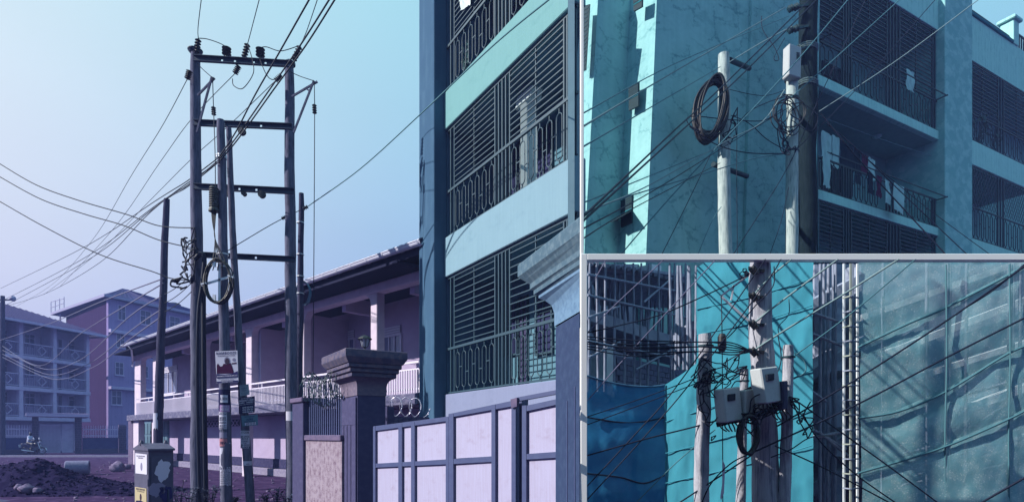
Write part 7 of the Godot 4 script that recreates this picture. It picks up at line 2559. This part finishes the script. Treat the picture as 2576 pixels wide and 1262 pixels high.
	tangle("knot of cables on the boxed pale pole", [[1972, 386], [2000, 385], [1980, 240], [1960, 300], [2010, 300]], 16.0, 8, 22, 0.014, w, 212)

	# lower right: made fast to the post, the beam and the poles
	rows = [
		["white rope running up right from the fourth clamp", [[1893, 884, 8.0], [1960, 840, 8.0], [2120, 742, 8.0], [2262, 652, 7.95]], 0.017, "wire_rope"],
		["white rope running up right from the third clamp", [[1893, 816, 8.0], [1970, 755, 8.0], [2109, 652, 7.95]], 0.017, "wire_rope"],
		["white rope running up right from the second clamp", [[1893, 746, 8.0], [1940, 695, 8.0], [1992, 652, 7.95]], 0.017, "wire_rope"],
		["bright blue cable from right slim pole up to the beam", [[2002, 893, 7.95], [2150, 782, 7.95], [2304, 652, 7.95]], 0.012, "wire_teal"],
		["upper dark cable crossing the grey net to right edge", [[1955, 1072, 7.9], [2161, 950, 7.7], [2380, 808, 7.5], [2590, 662, 7.3]], 0.016, "wire"],
		["lower dark cable crossing the grey net to right edge", [[1898, 1136, 7.8], [2151, 1020, 7.7], [2380, 900, 7.5], [2590, 794, 7.3]], 0.016, "wire"],
		["dark cable falling right under the grey net", [[1950, 1121, 7.9], [2080, 1180, 7.9], [2250, 1270, 7.9]], 0.013, "wire"],
		["steeper dark cable falling right to the bottom edge", [[1993, 1000, 7.9], [2100, 1075, 7.9], [2240, 1175, 7.9], [2375, 1275, 7.9]], 0.014, "wire"],
		["slack cable falling from the gap to the bottom edge", [[2020, 1040, 7.9], [2060, 1105, 7.9], [2150, 1190, 7.9], [2270, 1275, 7.9]], 0.013, "wire"],
		["upper of two slack wires from white post to left slim pole", [[1472, 1050, 8.0], [1620, 1000, 8.0], [1757, 948, 7.95]], 0.009, "wire"],
		["lower of two slack wires from white post to left slim pole", [[1472, 1070, 8.0], [1620, 1015, 8.0], [1762, 960, 7.95]], 0.009, "wire"],
		["frayed cable from white post to the meter rack", [[1472, 1147, 8.0], [1620, 1105, 8.0], [1740, 1075, 7.95], [1812, 1055, 7.9]], 0.014, "wire"],
		["steep dark wire from white post up to the beam, left one", [[1472, 1228, 8.0], [1600, 1090, 8.0], [1700, 975, 7.9], [1900, 690, 7.9], [1926, 652, 7.95]], 0.011, "wire"],
		["steep dark wire from white post up to the beam, right one", [[1472, 1262, 8.0], [1620, 1100, 8.0], [1740, 960, 7.85], [1925, 715, 7.85], [1965, 652, 7.95]], 0.011, "wire"],
		["black cable from white post arching up to the first clamp", [[1472, 838, 8.0], [1560, 818, 8.0], [1660, 792, 8.0], [1770, 745, 8.0], [1885, 690, 8.0]], 0.012, "wire"],
		["pale wire slanting over the props to the beam, upper", [[1472, 842, 8.0], [1560, 755, 8.0], [1672, 652, 7.95]], 0.009, "wire_pale"],
		["pale wire slanting over the props to the beam, lower", [[1472, 1014, 8.0], [1600, 870, 8.0], [1802, 652, 7.95]], 0.009, "wire_pale"],
		["short wire at the upper left corner of the site", [[1472, 745, 8.0], [1526, 652, 7.95]], 0.009, "wire_pale"],
		["pale wire rising behind the left slim pole", [[1590, 1275, 8.3], [1700, 1165, 8.2], [1800, 1080, 8.2]], 0.009, "wire_teal"],
		["dark cable bundle rising from the bottom edge to the coil", [[1700, 1270, 8.0], [1800, 1205, 7.9], [1895, 1142, 7.85]], 0.014, "wire"],
		["second dark cable rising from the bottom to the coil", [[1765, 1268, 7.9], [1790, 1215, 7.85], [1840, 1165, 7.8], [1890, 1140, 7.8]], 0.012, "wire"],
		["long thin drop cable hanging from the bracket tip", [[1815, 746, 8.0], [1817, 840, 7.9], [1818, 1000, 7.9], [1819, 1275, 7.9]], 0.009, "wire"],
		["blue loop hanging beside the right slim pole", [[2000, 890, 7.9], [2022, 905, 7.9], [2028, 930, 7.9], [2010, 945, 7.9], [1995, 920, 7.9]], 0.01, "wire_teal"],
		["slack dark cable from upper clamp to the net edge", [[1948, 670, 7.9], [1945, 720, 7.85], [1900, 770, 7.85], [1850, 830, 7.85], [1830, 850, 7.85]], 0.01, "wire"],
		["dark cable hanging from the rope to the meter box", [[1958, 845, 7.9], [1966, 900, 7.85], [1955, 940, 7.8], [1935, 975, 7.75]], 0.01, "wire"],
		["thin loop hanging from the upper right rope", [[1985, 752, 7.95], [1985, 790, 7.95], [1960, 820, 7.95], [1960, 838, 7.95]], 0.009, "wire_teal"],
		["dark cable crossing to the gap at pole height", [[1940, 1150, 7.85], [1990, 1130, 7.85], [2040, 1100, 7.9], [2100, 1095, 9.0]], 0.011, "wire"],
		["thick dark rope at the lower right corner", [[2450, 1275, 7.7], [2520, 1235, 7.6], [2590, 1195, 7.5]], 0.02, "wire"],
		["dark rope across the upper right of the grey net", [[2420, 780, 7.6], [2500, 730, 7.5], [2590, 655, 7.4]], 0.012, "wire"],
	]
	for e in rows:
		var pix := []
		for q in e[1]: pix.append([q[0], q[1], q[2] * 0.7875])
		strand("site_cable", e[0], pix, e[2] * 0.6, M[e[3]])
	var ord := ["top", "second", "third", "fourth", "fifth", "lowest"]
	for i in 6:
		var y := 846.0 + i * 6
		strand("bundle_cable", ord[i] + " cable of the level bundle between white post and meter pole", [[1472, y, 6.3], [1600, y + 10 + (i % 3) * 5, 6.26], [1760, y + 14 - (i % 2) * 6, 6.18], [1840, y + 16, 6.18], [1892, 884, 6.26]], 0.007, w)
	tangle("tangle of loops between left slim pole and meter pole", [[1765, 900], [1762, 960], [1790, 930], [1830, 900], [1860, 890], [1880, 920], [1800, 1000], [1820, 960]], 6.18, 22, 26, 0.006, w, 221)
	tangle("tangle of cables under the meter boxes", [[1830, 1065], [1870, 1055], [1900, 1040], [1940, 1030], [1970, 1010], [1890, 1090], [1930, 985]], 6.08, 18, 20, 0.007, w, 222)
	tangle("tangle of cables right of the right slim pole", [[1995, 1000], [2020, 1050], [2040, 1010], [1990, 1060], [2030, 1090]], 6.22, 8, 22, 0.007, w, 223)
	tangle("cables clinging to the left slim pole", [[1757, 960], [1775, 1060], [1790, 1100], [1770, 980], [1805, 1050]], 6.18, 7, 18, 0.006, w, 224)
	tangle("knot of frayed wire by the first clamp of the meter pole", [[1880, 682], [1862, 695], [1870, 676], [1886, 690]], 6.26, 7, 8, 0.005, w, 225)

func build_behind():
	# unseen building behind the viewer, placed to darken the shaded fronts
	var B := Pl.new(Vector3(16, 0, 7.5), Vector3(-16, 0, 7.5))
	var t := thing("unseen_building_behind", "unseen dark building behind the viewer, placed to darken the shaded fronts", "building", Vector3(0, 0, 10))
	var g := G.new()
	g.pbox(B, 0, 32, 0, 13, -6, 0)
	obj("wall", g, M.brick_brown, t)
	for i in 7:
		for j in 3: house_window(t, B, 2.0 + i * 4.5, 4.2 + i * 4.5, 4.2 + j * 3.0, 5.8 + j * 3.0, 0.02, M.glass_dark, M.coping, 2, 0.7, true)

func _ready():
	set_view()
	make_surfaces()
	build_ground()
	build_far_houses()
	build_veranda_house()
	build_gate()
	build_flats()
	build_tower()
	build_site()
	build_h_frame()
	build_heap()
	build_gravel()
	build_rider()
	build_cabinet()
	build_papers()
	build_weeds()
	build_wires()
	build_behind()
